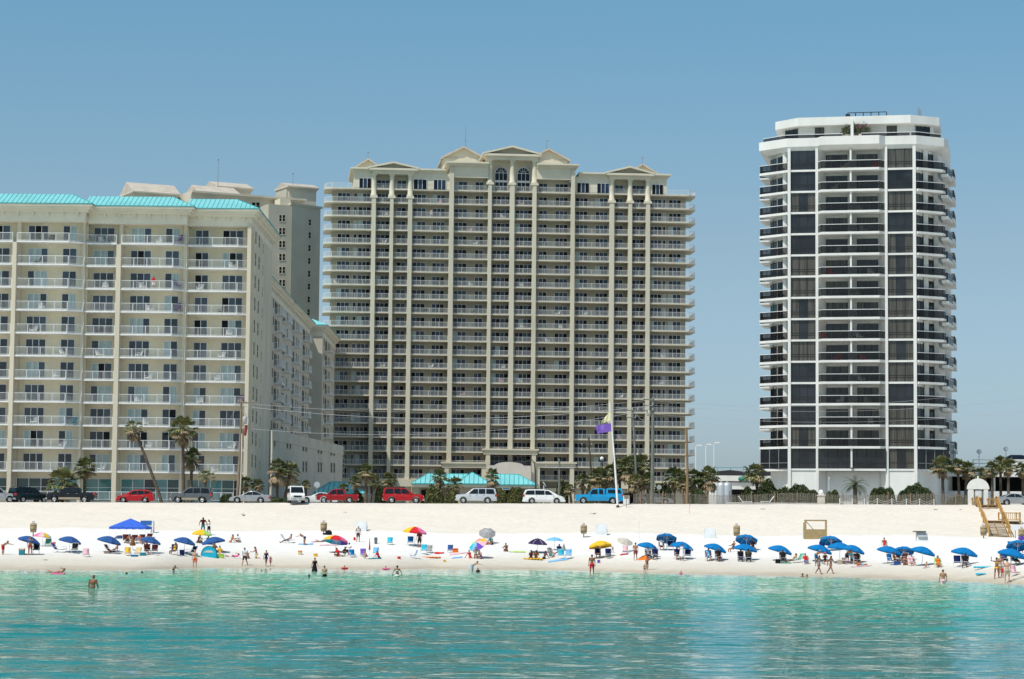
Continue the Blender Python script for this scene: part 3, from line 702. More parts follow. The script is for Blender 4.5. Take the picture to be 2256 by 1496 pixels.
# ================================================================== rear block of the same complex (behind the hotel)
rb_m = mat("grey_beige_stucco", (0.47, 0.44, 0.36), 0.9, 0.05, 0.2)
rb_t = mat("grey_beige_trim", (0.58, 0.53, 0.43), 0.9, 0.05, 0.3)
R0 = at(641, 560, 560.0); RF = Frame((R0.x, 560.0, 0), R(27)); RB = 7.0
rear = thing("apartment_block", "grey beige block with gabled roof houses rising behind the cream hotel", "apartment building", (R0.x, 560.0, RB), R(27))
MB.Z0 = RB
zA, zB_ = RF.z(630, 452, 0), RF.z(660, 437, 0)
m = MB(); ul = RF.u(300, 560); ur = RF.u(670, 560, 1)
m.box(RF.u(590, 560), 0, 0.0, 14, RB, zA); m.build('front_wall', rb_m, rear)
m = MB(); ur2 = 10.6
tip = [(0.0, -0.05), (5.8, 8.4), (0, 14), (-4, 14), (-4, -.05)]
th2 = R(47 - 27); L2 = 9.2
p1 = Vector((L2 * math.cos(th2), L2 * math.sin(th2))); 
zR = RF.z(680, 458, 3)
m.prism([(0.01, -.06), (p1.x, p1.y), (p1.x - 6, p1.y + 10), (0.01, 14.0)], RB, zR); m.prism([(-.3, -.35), (p1.x + .5, p1.y - .2), (p1.x - 6, p1.y + 10.3), (-.3, 14.3)], zR, zR + .5)
m.build('side_wall', mat("shaded_side_stucco", (0.50, 0.48, 0.40), .9, .05, .2), rear)
m = MB(); vS = 6.0
uu0, uu1 = RF.u(420, 470, vS), RF.u(664, 470, vS); zc_ = RF.z(640, 437, vS)
m.box(uu0, uu1, vS, 20, RB + 30, zc_ - 1.2); m.build('upper_wall', rb_t, rear)
m = MB(); 
for o, h0, h1 in ((.1, -1.2, -.8), (.5, -.8, -.45), (1.0, -.45, 0)): m.box(uu0, uu1 + o, vS - o, 20, zc_ + h0, zc_ + h1)
m.build('cornice', rb_t, rear)
def house(px0, px1, ev, pk, v, D, name='roof_house', ridge_x=True):
    a, b = RF.u(px0, ev, v), RF.u(px1, ev, v); z0, zk = RF.z((px0 + px1) / 2, ev, v), RF.z((px0 + px1) / 2, pk, v)
    m = MB(); m.box(a + .6, b - .6, v + .6, v + D - .6, RB + 40, z0 - 1.0, 1)
    for o, h0, h1 in ((.5, -1.0, -.6), (.2, -.6, -.3), (0, -.3, .0)): m.box(a + o, b - o, v + o, v + D - o, z0 + h0, z0 + h1, 1)
    c = v + D / 2
    m.xprism([(v, z0 + .005), (v + D, z0 + .005), (c, zk)], a, b - (b - a) * .0, 0)
    m.build(name, [mat("terracotta_tan_roof", (0.50, 0.435, 0.365), .7, .06, .5), rb_t], rear)
def rect_house(pa, pb, pc, eL, eR, pk, v, wall_to):
    """block with a ridge along u: left end gable towards the viewer"""
house(292, 398, 424, 399, 10, 10); house(437, 530, 424, 405, 8, 10); house(478, 560, 412, 396, 16, 11); house(634, 704, 411, 400, 16, 9, 'stair_house')
m = MB(); us = RF.u(672, 440, 9), RF.u(703, 440, 9); m.box(RF.u(634, 440, 16), RF.u(702, 440, 16) - .4, 17, 24, RB + 30, RF.z(670, 418, 16)); m.build('stair_wall', rb_m, rear)
m = MB(); m.box(RF.u(617, 450, 1.5), RF.u(640, 450, 1.5), 1.5, 5, zA - .2, RF.z(630, 438, 1.5)); m.build('roof_cabinet', beige_top, rear)
for i in range(9):
    y = 480 + 28.6 * i
    for px in (615, 622.5): u, z = RF.uz(px, y, 0); flat_window(.62, 1.5, 0, 'window', rear, (u, -.005, z - .8 - RB), 0, beige_top, dark_in)
    u = 6.0; p = Vector((math.cos(th2) * 5.4, math.sin(th2) * 5.4 - .01)); 
    flat_window(.75, 1.4, 0, 'window', rear, (p.x, p.y - .06, RF.z(682, 490 + 28.3 * i, p.y) - .7 - RB), th2, beige_top, dark_in)
for px in (555, 563): u, z = RF.uz(px, 453, vS); flat_window(1.0, 1.6, 0, 'window', rear, (u, vS - .005, z - .8 - RB), 0, beige_top, dark_in)
for px, p0, p1, v in ((480, 399, 353, 14), (645, 402, 384, 18)):
    u, z0 = RF.uz(px, p0 + 12, v); z1 = RF.z(px, p1, v); m = MB(); m.tube((u, v, z0), (u, v, z1), .07, .03, 6); m.lathe([(.04, z1 - .1), (.22, z1 + .1), (.04, z1 + .4)], 8, (u, v, 0)); m.build('lightning_rod', rm, rear)
MB.Z0 = 0
# ================================================================== white balcony tower (right)
white_c = mat("white_concrete", (0.74, 0.725, 0.69), 0.85, 0.05, 0.35, stretch=(1, 1, 0.3))
glass_k = mat("charcoal_glass", (0.020, 0.023, 0.028), 0.05, 0.35, 0.3, spec=0.5)
glass_g = mat("curtained_glass", (0.085, 0.078, 0.066), 0.08, 0.25, 0.8, spec=0.4, stretch=(8, 8, .3))
frame_k = mat("bronze_frame", (0.02, 0.019, 0.018), 0.45, 0.1, 1.0)
smoke = mat("smoked_panel", (0.012, 0.011, 0.012), 0.06, 0.2, 1.0, spec=0.4)
smoke.node_tree.nodes["Principled BSDF"].inputs['Alpha'].default_value = 0.58
W0 = at(1736.5, 700, 325.0); WF = Frame((W0.x, 325.0, 0), R(-11.5)); WB = 7.2
wt = thing("balcony_tower", "white many-sided condominium tower with dark glass bays and smoked balcony panels", "apartment building", (W0.x, 325.0, WB), R(-11.5))
MB.Z0 = WB; rnd = random.Random(21)
def wu(px, v=0.0): return WF.u(px, 650, v)
def wz(px, py, v=0.0): return WF.z(px, py, v)
z0w, z13 = wz(1875, 988), wz(1876, 376); WFH = (z13 - z0w) / 13
zl_ = wz(1875, 1037); uA, uA1, uB0, uB, uC, uC1, uD0, uD = [wu(p) for p in (1735.5, 1742, 1797, 1803, 1950, 1956, 2012, 2019)]
zpar0 = z0w + WFH * 14; zpar1 = wz(1876, 302)
RX = [(uD, 0.0), (uD + 3.6, 2.6), (uD + 4.2, 3.6), (uD + 4.75, 8.4), (uD + 5.0, 9.4), (uD + 5.1, 16)]
LX = [(uA, 0.0), (uA - 4.15, 2.75), (uA - 4.15, 4.3), (uA - 4.0, 10)]
# core
m = MB(); core = [(uA + .02, .3), (uD - .02, .3), (uD + 1.0, 2.2), (uD + 2.6, 4.6), (uD + 3.6, 9), (uD + 4.3, 17), (uA - 2.6, 17), (uA - 2.9, 6.0), (uA - 1.7, 3.2), (uA - .2, 1.6)]
core_b = [(uA + .02, .3), (uB, .3), (uB + .9, 1.9), (uC - .9, 1.9), (uC, .3)] + core[1:]
m.prism(core_b, WB, zpar0 + .2); m.build('wall', white_c, wt)
for a, b in ((uA, uA1), (uB0, uB), (uC, uC1), (uD0, uD)):
    m = MB(); m.box(a, b, -.12, .5, WB, zpar0 + .3); m.build('column', white_c, wt)
m = MB(); uf = wu(1875.5); m.box(uf - .12, uf + .12, -.75, 1.9, zl_ + .4, zpar0); m.build('divider_fin', white_c, wt)
def bal_rail(pts, zb, parent):
    m = MB()
    for (x0, y0), (x1, y1) in zip(pts[:-1], pts[1:]):
        L = math.hypot(x1 - x0, y1 - y0); d = ((x1 - x0) / L, (y1 - y0) / L); nn = (-d[1], d[0])
        def bar(s0, s1, a, b, w, mi): m.prism([(x0 + d[0] * s + nn[0] * w * k, y0 + d[1] * s + nn[1] * w * k) for s, k in ((s0, -1), (s1, -1), (s1, 1), (s0, 1))], a, b, mi)
        bar(-.04, L + .04, zb + 1.0, zb + 1.07, .06, 0); bar(0.02, L - .02, zb + .06, zb + .999, .012, 1)
        n = max(1, round(L / 1.3))
        for i in range(n + 1): s = min(max(L * i / n, .05), L - .05); bar(s - .025, s + .025, zb, zb + .998, .028, 2)
    return m.build('railing', [white_paint, smoke, frame_k], parent)
def pane_grid(a, b, za, zb, v, nx, hs, name='window', curt=.4):
    m = MB(); n = nx; c = rnd.random()
    for i in range(n + 1): x = a + (b - a) * i / n; m.box(x - .045, x + .045, v - .06, v, za, zb)
    for h in hs: m.box(a + .045, b - .045, v - .055, v - .001, za + (zb - za) * h - .035, za + (zb - za) * h + .035)
    mode = rnd.random()
    for i in range(n):
        lo, hi = a + (b - a) * i / n, a + (b - a) * (i + 1) / n
        g = 2 if (mode < curt and (curt > .9 or rnd.random() < .8)) or (mode < .55 and i in (0, n - 1)) else 1
        m.add([(lo, v - .02, za), (hi, v - .02, za), (hi, v - .02, zb), (lo, v - .02, zb)], [(0, 1, 2, 3)], g)
    return m.build(name, [frame_k, glass_k, glass_g], wt)
FB = [(uB - .02, .3), (uB + .55, -.85), (uC - .75, -.85), (uC + .02, .3)]
for k in range(15):
    z = z0w + WFH * (k - 1) if k else zl_; zt = z + .27; ztop = z0w + WFH * k if k else z0w
    # spandrels and glass of the two bays
    for a, b in ((uA1, uB0), (uC1, uD0)):
        m = MB(); m.box(a, b, .0, .32, z, zt); m.build('spandrel', white_c, wt)
        pane_grid(a, b, zt, ztop, .26, 3, (.33, .22) if k else (.3,), 'bay_window', .4 if k else 0)
    if k == 0:
        pane_grid(uB, uC, zt, ztop, -.3, 7, (.27,), 'lobby_window', 0)
        m = MB(); m.prism([(uB, .3), (uB, -.35), (uC, -.35), (uC, .3)], z - .02, zt - .001); m.prism([(uA, .3), LX[1], (uA - 3.5, 6), (uA, 6)], z - .02, zt - .001); m.prism([(uD, 0.3), RX[1], RX[2], (uD + 2, 8)], z - .02, zt - .001); m.build('base_slab', white_c, wt)
        for q0, q1 in (((uA, .1), (uA - 4.0, 2.75)), ((uD, .1), (uD + 3.4, 2.6)), ((uD + 3.4, 2.6), (uD + 4.3, 3.8)), ((uD + 4.3, 3.8), (uD + 4.9, 8.4))):
            L = math.hypot(q1[0] - q0[0], q1[1] - q0[1]); mm = MB(); d = ((q1[0] - q0[0]) / L, (q1[1] - q0[1]) / L)
            mm.add([(*q0, zt), (*q1, zt), (*q1, ztop), (*q0, ztop)], [(0, 1, 2, 3)], 1)
            n = max(1, int(L / 1.3))
            for i in range(n + 1): x, y = q0[0] + d[0] * L * i / n, q0[1] + d[1] * L * i / n; mm.box(x - .04, x + .04, y - .08, y + .03, zt, ztop)
            x0, y0, x1, y1 = *q0, *q1; zz = zt + (ztop - zt) * .27
            mm.prism([(x0, y0 - .06), (x1, y1 - .06), (x1, y1 + .02), (x0, y0 + .02)] if x1 > x0 else [(x1, y1 - .06), (x0, y0 - .06), (x0, y0 + .02), (x1, y1 + .02)], zz, zz + .07)
            mm.build('corner_window', [mat("grey_mullion", (.25, .25, .25), .5, .05, 1.0), glass_k], wt)
        continue
    # centre balcony
    m = MB(); m.prism([(uB - .02, .3), (uB - .02, -.05), (uB + .5, -.95), (uC - .7, -.95), (uC + .02, -.05), (uC + .02, .3), (uC - .9, 1.95), (uB + .9, 1.95)], z - .04, zt)
    o = m.build('balcony_slab', white_c, wt); bal_rail([(uB + .02, .0), (uB + .52, -.87), (uC - .72, -.87), (uC - .02, .0)], zt, o)
    for p0, p1 in ((1821, 1867), (1889, 1934)):
        a, b = wu(p0, 1.9), wu(p1, 1.9); pane_grid(a, b, zt, zt + 2.25, 1.88, 3, (), 'sliding_door', .45)
    # right and left corner balconies
    m = MB(); m.prism([(uD - .02, .1), (uD + .3, .0), RX[1], (uD + 3.9, 3.5), (uD + 3.3, 5), (uD + 1, 2.4), (uD - .02, .6)], z - .04, zt); o = m.build('balcony_slab', white_c, wt)
    bal_rail([(uD + .05, .08), (uD + 3.5, 2.62), (uD + 3.78, 3.4)], zt, o)
    m = MB(); m.prism([(uD + 3.3, 3.55), RX[2], RX[3], (uD + 3.5, 9)], z - .6, zt - .45); o = m.build('balcony_slab', white_c, wt)
    bal_rail([(uD + 3.5, 3.62), (uD + 4.12, 3.7), (uD + 4.65, 8.3)], zt - .45, o)
    m = MB(); m.prism([(uD + 3.6, 9.0), RX[4], RX[5], (uD + 4, 16)], z - .2, zt); o = m.build('balcony_slab', white_c, wt)
    bal_rail([(uD + 4.2, 9.1), (uD + 4.9, 9.45), (uD + 5.0, 15.9)], zt, o)
    m = MB(); m.prism([(uA + .02, .5), (uA - .3, 1.6), (uA - 1.8, 3.4), (uA - 2.5, 4.6), (uA - 3.7, 3.6), LX[1], (uA - .1, .02), (uA + .02, .02)], z - .04, zt); o = m.build('balcony_slab', white_c, wt)
    bal_rail([(uA - .05, .1), (uA - 4.05, 2.75), (uA - 3.75, 3.5)], zt, o)
    m = MB(); m.prism([(uA - 2.5, 4.7), (uA - 2.7, 11), LX[3], (uA - 4.3, 4.7)], z - .28, zt - .33); o = m.build('balcony_slab', white_c, wt)
    bal_rail([(uA - 2.8, 4.75), (uA - 4.2, 4.75), (uA - 4.1, 9.9)][::1], zt - .33, o)
    for q0, q1 in (((uD + .05, .36), (uD + .85, 1.85)), ((uD + 1.6, 3.05), (uD + 2.5, 4.4)), ((uA - .25, 1.62), (uA - .02, .55)), ((uA - 1.55, 3.05), (uA - .45, 1.85)), ((uA - 2.75, 5.2), (uA - 1.85, 3.5))):
        mm = MB(); (x0, y0), (x1, y1) = q0, q1; L = math.hypot(x1 - x0, y1 - y0); d = ((x1 - x0) / L, (y1 - y0) / L); nn = (d[1] * .05, -d[0] * .05)
        mm.add([(x0 + nn[0], y0 + nn[1], zt), (x1 + nn[0], y1 + nn[1], zt), (x1 + nn[0], y1 + nn[1], zt + 2.25), (x0 + nn[0], y0 + nn[1], zt + 2.25)], [(0, 1, 2, 3)], 1 if rnd.random() < .75 else 2)
        for s in (0, .5, 1): x, y = x0 + (x1 - x0) * s + nn[0], y0 + (y1 - y0) * s + nn[1]; mm.box(x - .04, x + .04, y - .04, y + .04, zt, zt + 2.3)
        mm.build('corner_door', [frame_k, glass_k, glass_g], wt)
m = MB()                                                    # white screens in the right corner balcony
for q in ((uD + 1.25, 1.75), (uD + 2.55, 3.9)): m.box(q[0] - .3, q[0] + .3, q[1], q[1] + 1.2, zl_ + .4, zpar0)
m.box(uA - .75, uA - .2, 1.0, 1.9, zl_ + .4, zpar0)
m.build('screen_wall', white_c, wt)
# parapet with a flared underside, penthouse, roof band
outer = [(uA - 4.2, 2.85), (uA - .1, -.1), (uB - .1, -.14), (uB + .45, -1.15), (uC - .65, -1.15), (uC + .1, -.14), (uD + .1, -.14), (uD + 3.75, 2.6), (uD + 4.25, 4.4), (uD + 4.35, 17), (uA - 4.2, 17)]
inner = [(uA - 3.2, 3.6), (uA, .3), (uB, .3), (uB + .8, -.3), (uC - .9, -.3), (uC, .3), (uD, .3), (uD + 2.4, 3.4), (uD + 3.4, 6), (uD + 3.7, 16.5), (uA - 3.2, 16.5)]
m = MB(); n = len(outer)
vs = [(x, y, zpar0 - .02) for x, y in inner] + [(x, y, zpar0 + .55) for x, y in outer] + [(x, y, zpar1) for x, y in outer]
m.add(vs, [(r * n + i, r * n + (i + 1) % n, (r + 1) * n + (i + 1) % n, (r + 1) * n + i) for r in range(2) for i in range(n)] + [tuple(range(n - 1, -1, -1)), tuple(range(2 * n, 3 * n))])
o = m.build('parapet', white_c, wt)
zr0, zr1 = wz(1900, 276, 2.2), wz(1900, 255.5, 1.2)
ph = [(wu(1722, 4), 5.0), (wu(1765, 3), 2.6), (wu(2010, 2.6), 2.6), (wu(2056, 3), 4.6), (wu(2062, 6), 15), (wu(1722, 6), 15)]
m = MB(); m.prism(ph, zpar1, zr0 + .1); m.build('penthouse_wall', white_c, wt)
rb = [(wu(1708, 4), 4.2), (wu(1759, 1.2), 1.3), (wu(2008, 1.2), 1.3), (wu(2072, 4.0), 4.0), (wu(2074, 8), 16), (wu(1708, 8), 16)]
m = MB(); m.prism(rb, zr0, zr1); m.build('roof_band', white_c, wt)
o2 = thing("roof_railing_holder", None, None) if False else None
bal_rail([(uA - 3.6, 3.0), (uA - .3, .35), (uA + 1, .2)], zpar1 - .5, o); bal_rail([(uA + 1, .2), (wu(1857), .2)], zpar1 - .5, o); bal_rail([(wu(1899), .2), (wu(2006), .2)], zpar1 - .5, o); bal_rail([(wu(2009), .2), (uD + .2, .2), (uD + 3.3, 2.8)], zpar1 - .5, o)
m = MB(); uf2 = wu(1879); m.box(uf2 - .18, uf2 + .18, -.9, 2.6, zpar1, zr0 + .35); m.build('terrace_fin', white_c, wt)
for p0, p1, v in ((1797, 1816, 2.6), (1956, 1977, 2.6)): pane_grid(wu(p0, v), wu(p1, v), zpar1 + .1, zr0 - .1, v - .02, 2, (), 'penthouse_door', 0)
for (x0, y0), (x1, y1) in ((ph[0], ph[1]), (ph[2], ph[3])):
    mm = MB(); a, b = .2, .85; nn = (-.05 if y0 > y1 else .05, -.06)
    q = [(x0 + (x1 - x0) * s + nn[0], y0 + (y1 - y0) * s + nn[1]) for s in (a, b)]
    mm.add([(*q[0], zpar1 + .1), (*q[1], zpar1 + .1), (*q[1], zr0 - .15), (*q[0], zr0 - .15)], [(0, 1, 2, 3)], 1)
    for s in (0, .33, .66, 1): x, y = q[0][0] + (q[1][0] - q[0][0]) * s, q[0][1] + (q[1][1] - q[0][1]) * s; mm.box(x - .04, x + .04, y - .05, y + .02, zpar1 + .1, zr0 - .1)
    mm.build('penthouse_window', [frame_k, glass_k], wt)
m = MB(); a, b = wu(1869, 3), wu(1955, 3)
for i in range(6): x = a + (b - a) * i / 5; m.box(x - .06, x + .06, 2.95, 3.05, zr1, zr1 + .75)
m.box(a, b, 2.96, 3.04, zr1 + .751, zr1 + .85); m.box(a - .3, a + .3, 2.7, 3.4, zr1, zr1 + .6); m.build('roof_railing', frame_k, wt)
m = MB(); x = wu(2026, 3.5); m.tube((x, 3.5, zr1), (x, 3.5, zr1 + 1.3), .16, .08, 8); m.tube((x + .3, 3.6, zr1), (x + .3, 3.6, zr1 + 1.0), .05); m.build('roof_antenna', rm, wt)
m = MB()
for a, b in ((uA1, uB0), (uC1, uD0)): m.box(a, b, .1, .35, WB, zl_ - .05)
m.box(uB + .9, uC - .9, 1.75, 1.95, WB, zl_ - .05); m.build('base_panel', white_c, wt)
MB.Z0 = 0

# ================================================================== low buildings along the road
def simple_thing(name, label, cat, p, rz=0, group=None): return thing(name, label, cat, p, rz, group)
# beach pavilion with turquoise hip roofs
PV = Frame((at(905, 1066, 318).x, 318.0, 0), 0); PB = 7.05
pav = thing("pavilion", "low grey beach pavilion with three turquoise hip roofs behind the palms", "pavilion", (PV.o.x, 318.0, PB)); MB.Z0 = PB
def pu(px, v=0): return PV.u(px, 1066, v)
def hip(px0, px1, r0, r1, ye, yr, v0, D, frame=PV, trim=turq_d):
    """hip roof: eave from px0 to px1 at image row ye, ridge r0..r1 at row yr"""
    m = MB(); a, b = frame.u(px0, ye, v0), frame.u(px1, ye, v0); ze = frame.z((px0 + px1) / 2, ye, v0); c = v0 + D / 2
    ra, rb_ = frame.u(r0, yr, c), frame.u(r1, yr, c); zr = frame.z((px0 + px1) / 2, yr, c)
    P = [(a, v0, ze), (b, v0, ze), (b, v0 + D, ze), (a, v0 + D, ze), (ra, c, zr), (rb_, c, zr)]
    m.add(P, [(0, 1, 5, 4), (1, 2, 5), (2, 3, 4, 5), (3, 0, 4)], 0)
    m.box(a, b, v0, v0 + D, ze - .14, ze - .004, 1); m.box(a + .25, b - .25, v0 + .25, v0 + D - .25, ze - .5, ze - .141, 2)
    n = int((b - a) / .6)
    for i in range(1, n):
        x = a + (b - a) * i / n; t = 1.0
        if x < ra: t = (x - a) / max(.01, ra - a)
        if x > rb_: t = (b - x) / max(.01, b - rb_)
        p0, p1 = Vector((x, v0, ze)), Vector((x, v0 + D / 2 * t, ze + (zr - ze) * t)); w = Vector((.03, 0, 0)); h = Vector((0, -.02, .06))
        m.add([p0 - w, p0 + w, p1 + w, p1 - w, p0 - w + h, p0 + w + h, p1 + w + h, p1 - w + h], [(4, 5, 6, 7), (0, 4, 7, 3), (1, 2, 6, 5), (0, 1, 5, 4)], 1)
    for q in ((0, 4), (1, 5), (4, 5)): m.tube(P[q[0]], P[q[1]], .07, n=6, mi=1)
    return m
pw_m = mat("pavilion_wall", (0.40, 0.355, 0.27), 0.9, .06, .4)
hip(905, 1060, 942, 1030, 1065, 1044, .6, 8).build('roof', [turq, turq_d, slab_m], pav)
hip(1060, 1184, 1085, 1142, 1067, 1045, .6, 8.02).build('roof', [turq, turq_d, slab_m], pav)
hip(1003, 1084, 1039, 1041, 1065, 1041, -1.2, 5.8).build('front_roof', [turq, turq_d, slab_m], pav)
zpv = PV.z(1040, 1068)
m = MB(); m.box(pu(920), pu(1170), 5.2, 8, PB, zpv); m.box(pu(1004), pu(1082), .2, 5.1, PB, zpv); m.box(pu(912), pu(922), 1.2, 2.0, PB, zpv); m.box(pu(1168), pu(1174), 1.2, 2.0, PB, zpv); m.build('wall', pw_m, pav)
m = MB(); m.box(pu(925), pu(938), 5.0, 5.19, PB + .2, PB + 2.2); m.build('doorway', dark_in, pav); m = MB(); m.box(pu(1095), pu(1150), 5.0, 5.19, PB + .2, PB + 2.2); m.build('painted_shade', dark_in, pav)  # near-black panels painted as the shade behind the pavilion front
m = MB(); sa, sb_ = pu(1106), pu(1146); z1 = PV.z(1125, 1071); z0 = PV.z(1125, 1079); m.box(sa, sb_, .9, 1.0, z0, z1); m.box(sa + .15, sa + .95, .885, .899, z0 + .1, z1 - .1, 1); m.box(sa + 1.15, sb_ - .2, .885, .899, z0 + .08, z0 + .22, 2); m.box(sa + 1.15, sb_ - .3, .885, .899, z0 + .28, z1 - .06, 1)
m.build('hanging_sign', [white_paint, mat("sign_blue", (.10, .25, .5), .6, .05, 2.0), mat("sign_red", (.55, .12, .15), .6, .05, 2.0)], pav)
MB.Z0 = 0
# shaded turquoise roofed hut beside the podium
HU = Frame((at(700, 1085, 326).x, 326.0, 0), 0); hut = thing("hut", "small hut under a turquoise hip roof beside the grey hotel podium", "hut", (HU.o.x, 326.0, PB)); MB.Z0 = PB
hip(690, 806, 728, 768, 1086, 1062, 0, 9, HU).build('roof', [turq, turq_d, slab_m], hut)
m = MB(); m.box(HU.u(700, 1085), HU.u(797, 1085), 1, 8, PB, HU.z(740, 1089)); m.build('wall', pw_m, hut); MB.Z0 = 0
# low white building with dark mansard peaks
LW = Frame((at(1590, 1080, 345).x, 345.0, 0), 0); lowb = thing("shop_building", "low white shop building with black peaked roof between the two tall towers", "shop", (LW.o.x, 345.0, 7.0)); MB.Z0 = 7.0
a, b = LW.u(1578, 1070), LW.u(1745, 1070)
m = MB(); m.box(a, b, 3, 20, 7, LW.z(1620, 1050)); m.box(a, b, -.5, 2.99, LW.z(1620, 1060), LW.z(1620, 1048)); m.box(LW.u(1607, 1075), b, -.2, .4, LW.z(1620, 1078), LW.z(1620, 1063)); m.box(LW.u(1560, 1080), LW.u(1583, 1080), -.4, 3, 7, LW.z(1570, 1062)); m.build('wall', white_c, lowb)
m = MB(); m.box(a + .5, b, 1.5, 2.98, 7, LW.z(1620, 1079)); m.build('painted_shade', dark_in, lowb)  # near-black sheet painted as the shade under the fascia
m = MB(); z0, z1 = LW.z(1600, 1047), LW.z(1600, 1035); x = LW.u(1578, 1040)
while x < b - 5: m.xprism([(2.0, z0), (7, z0), (4.5, z0 + .4)], x, x + .01); m.yprism([(x, z0), (x + 4.2, z0), (x + 3.9, z0 + .6), (x + 2.1, z1), (x + .3, z0 + .6)], 1.0, 8.0); x += 4.21
m.build('roof', mat("black_roof", (.02, .02, .026), .6, .1, .6), lowb)
m = MB(); u, z = LW.uz(1638, 1055, -.6); m.lathe([(0.001, -.03), (1.0, -.03), (1.0, .03), (.001, .03)], 20, (0, 0, 0), axis='y'); m.xf(Matrix.Translation((u, -.56, z)) @ Matrix.Diagonal((.75, 1, .42, 1))); m.build('oval_sign', mat("sign_green", (.02, .22, .18), .6, .1, 3.0), lowb)
m = MB(); zz = LW.z(1610, 1030, 9)
for i in range(7): x = a + 1 + i * 1.9; m.tube((x, 9, z0), (x, 9, zz), .04)
m.tube((a, 9, zz), (b - 3, 9, zz), .04); m.build('roof_rail', turq_d, lowb); MB.Z0 = 0
# parking garage on the right
GFm = Frame((at(2035, 1070, 332).x, 332.0, 0), R(-2)); gar = thing("parking_garage", "low white parking garage with a long dark opening behind the palms", "garage", (GFm.o.x, 332.0, 7.2), R(-2)); MB.Z0 = 7.2
gu = lambda px, v=0: GFm.u(px, 1070, v); gz = lambda py, v=0: GFm.z(2150, py, v)
m = MB(); e = gu(2400); m.box(gu(2034), e, 0, .5, gz(1050), gz(1027)); m.box(gu(2034), gu(2070), .5, 16, 7.2, gz(1028)); m.box(gu(2070), e, .02, .4, 7.2, gz(1082)); m.box(gu(2034), gu(2037), 0, .5, 7.2, gz(1050)); m.box(gu(2060), gu(2073), 0, .5, 7.2, gz(1050)); m.box(gu(2070), e, 12, 12.4, 7.2, gz(1030)); m.box(gu(2070), e, .5, 16, gz(1036), gz(1030))
for px in (2190, 2260, 2330): m.box(gu(px), gu(px + 5), .8, 1.4, 7.2, gz(1036))
m.build('wall', white_c, gar)
m = MB(); a = gu(2146); 
for h in (1011, 1019): m.box(a, e, 1.0, 1.12, gz(h + 2.5), gz(h))
m.box(a, a + .15, .98, 1.14, gz(1027), gz(1011)); m.box(gu(2232), e, 1.14, 1.2, gz(1026), gz(1014)); m.build('roof_rail', white_paint, gar)
m = MB(); m.box(gu(2073), e, 11.9, 11.99, 7.3, gz(1037)); m.build('painted_shade', dark_in, gar); m = MB(); m.box(gu(2037), gu(2060), .2, .45, 8.5, gz(1053)); m.build('garage_bay_shade', dark_in, gar)  # near-black sheets painted as the shade within the garage bays
m = MB(); u0, u1 = gu(2210, 8), gu(2275, 8); z0, z1 = gz(1012, 8), gz(1001, 8); c = (u0 + u1) / 2; m.add([(u0, 6, z0), (u1, 6, z0), (u1, 12, z0), (u0, 12, z0), (c - .8, 9, z1), (c + .8, 9, z1)], [(0, 1, 5, 4), (1, 2, 5), (2, 3, 4, 5), (3, 0, 4), (3, 2, 1, 0)]); m.box(u0 + .3, u1 - .3, 6.3, 11.7, gz(1028), z0 - .01); m.build('roof_hut', mat("black_roof", (.02, .02, .026), .6), gar)
MB.Z0 = 0
# ================================================================== cars
tyre_m = mat("tyre_rubber", (0.015, 0.015, 0.015), 0.85, 0.1, 5.0, spec=.2)
rim_m = mat("alloy_rim", (0.55, 0.55, 0.56), 0.3, 0.05, 4.0, metal=0.7)
car_glass = mat("car_glass", (0.008, 0.010, 0.012), 0.03, 0.2, 1.0, spec=0.5)
chrome = mat("chrome_trim", (0.6, 0.6, 0.6), 0.2, 0.05, 3.0, metal=0.8)
blackp = mat("black_plastic", (0.015, 0.015, 0.016), 0.55, 0.1, 3.0)
lamp_c = mat("lamp_lens", (0.75, 0.74, 0.70), 0.12, 0.05, 6.0, spec=.8)
lamp_r = mat("tail_lens", (0.42, 0.01, 0.02), 0.15, 0.1, 6.0, spec=.8)
plate_m = mat("licence_plate", (0.6, 0.6, 0.58), 0.5, 0.05, 8.0)
def paint(name, col, metal=0.25):
    m = mat(name, col, 0.28, 0.04, 1.0, metal=metal, spec=0.35); m.node_tree.nodes["Principled BSDF"].inputs['Coat Weight'].default_value = 0.25; return m
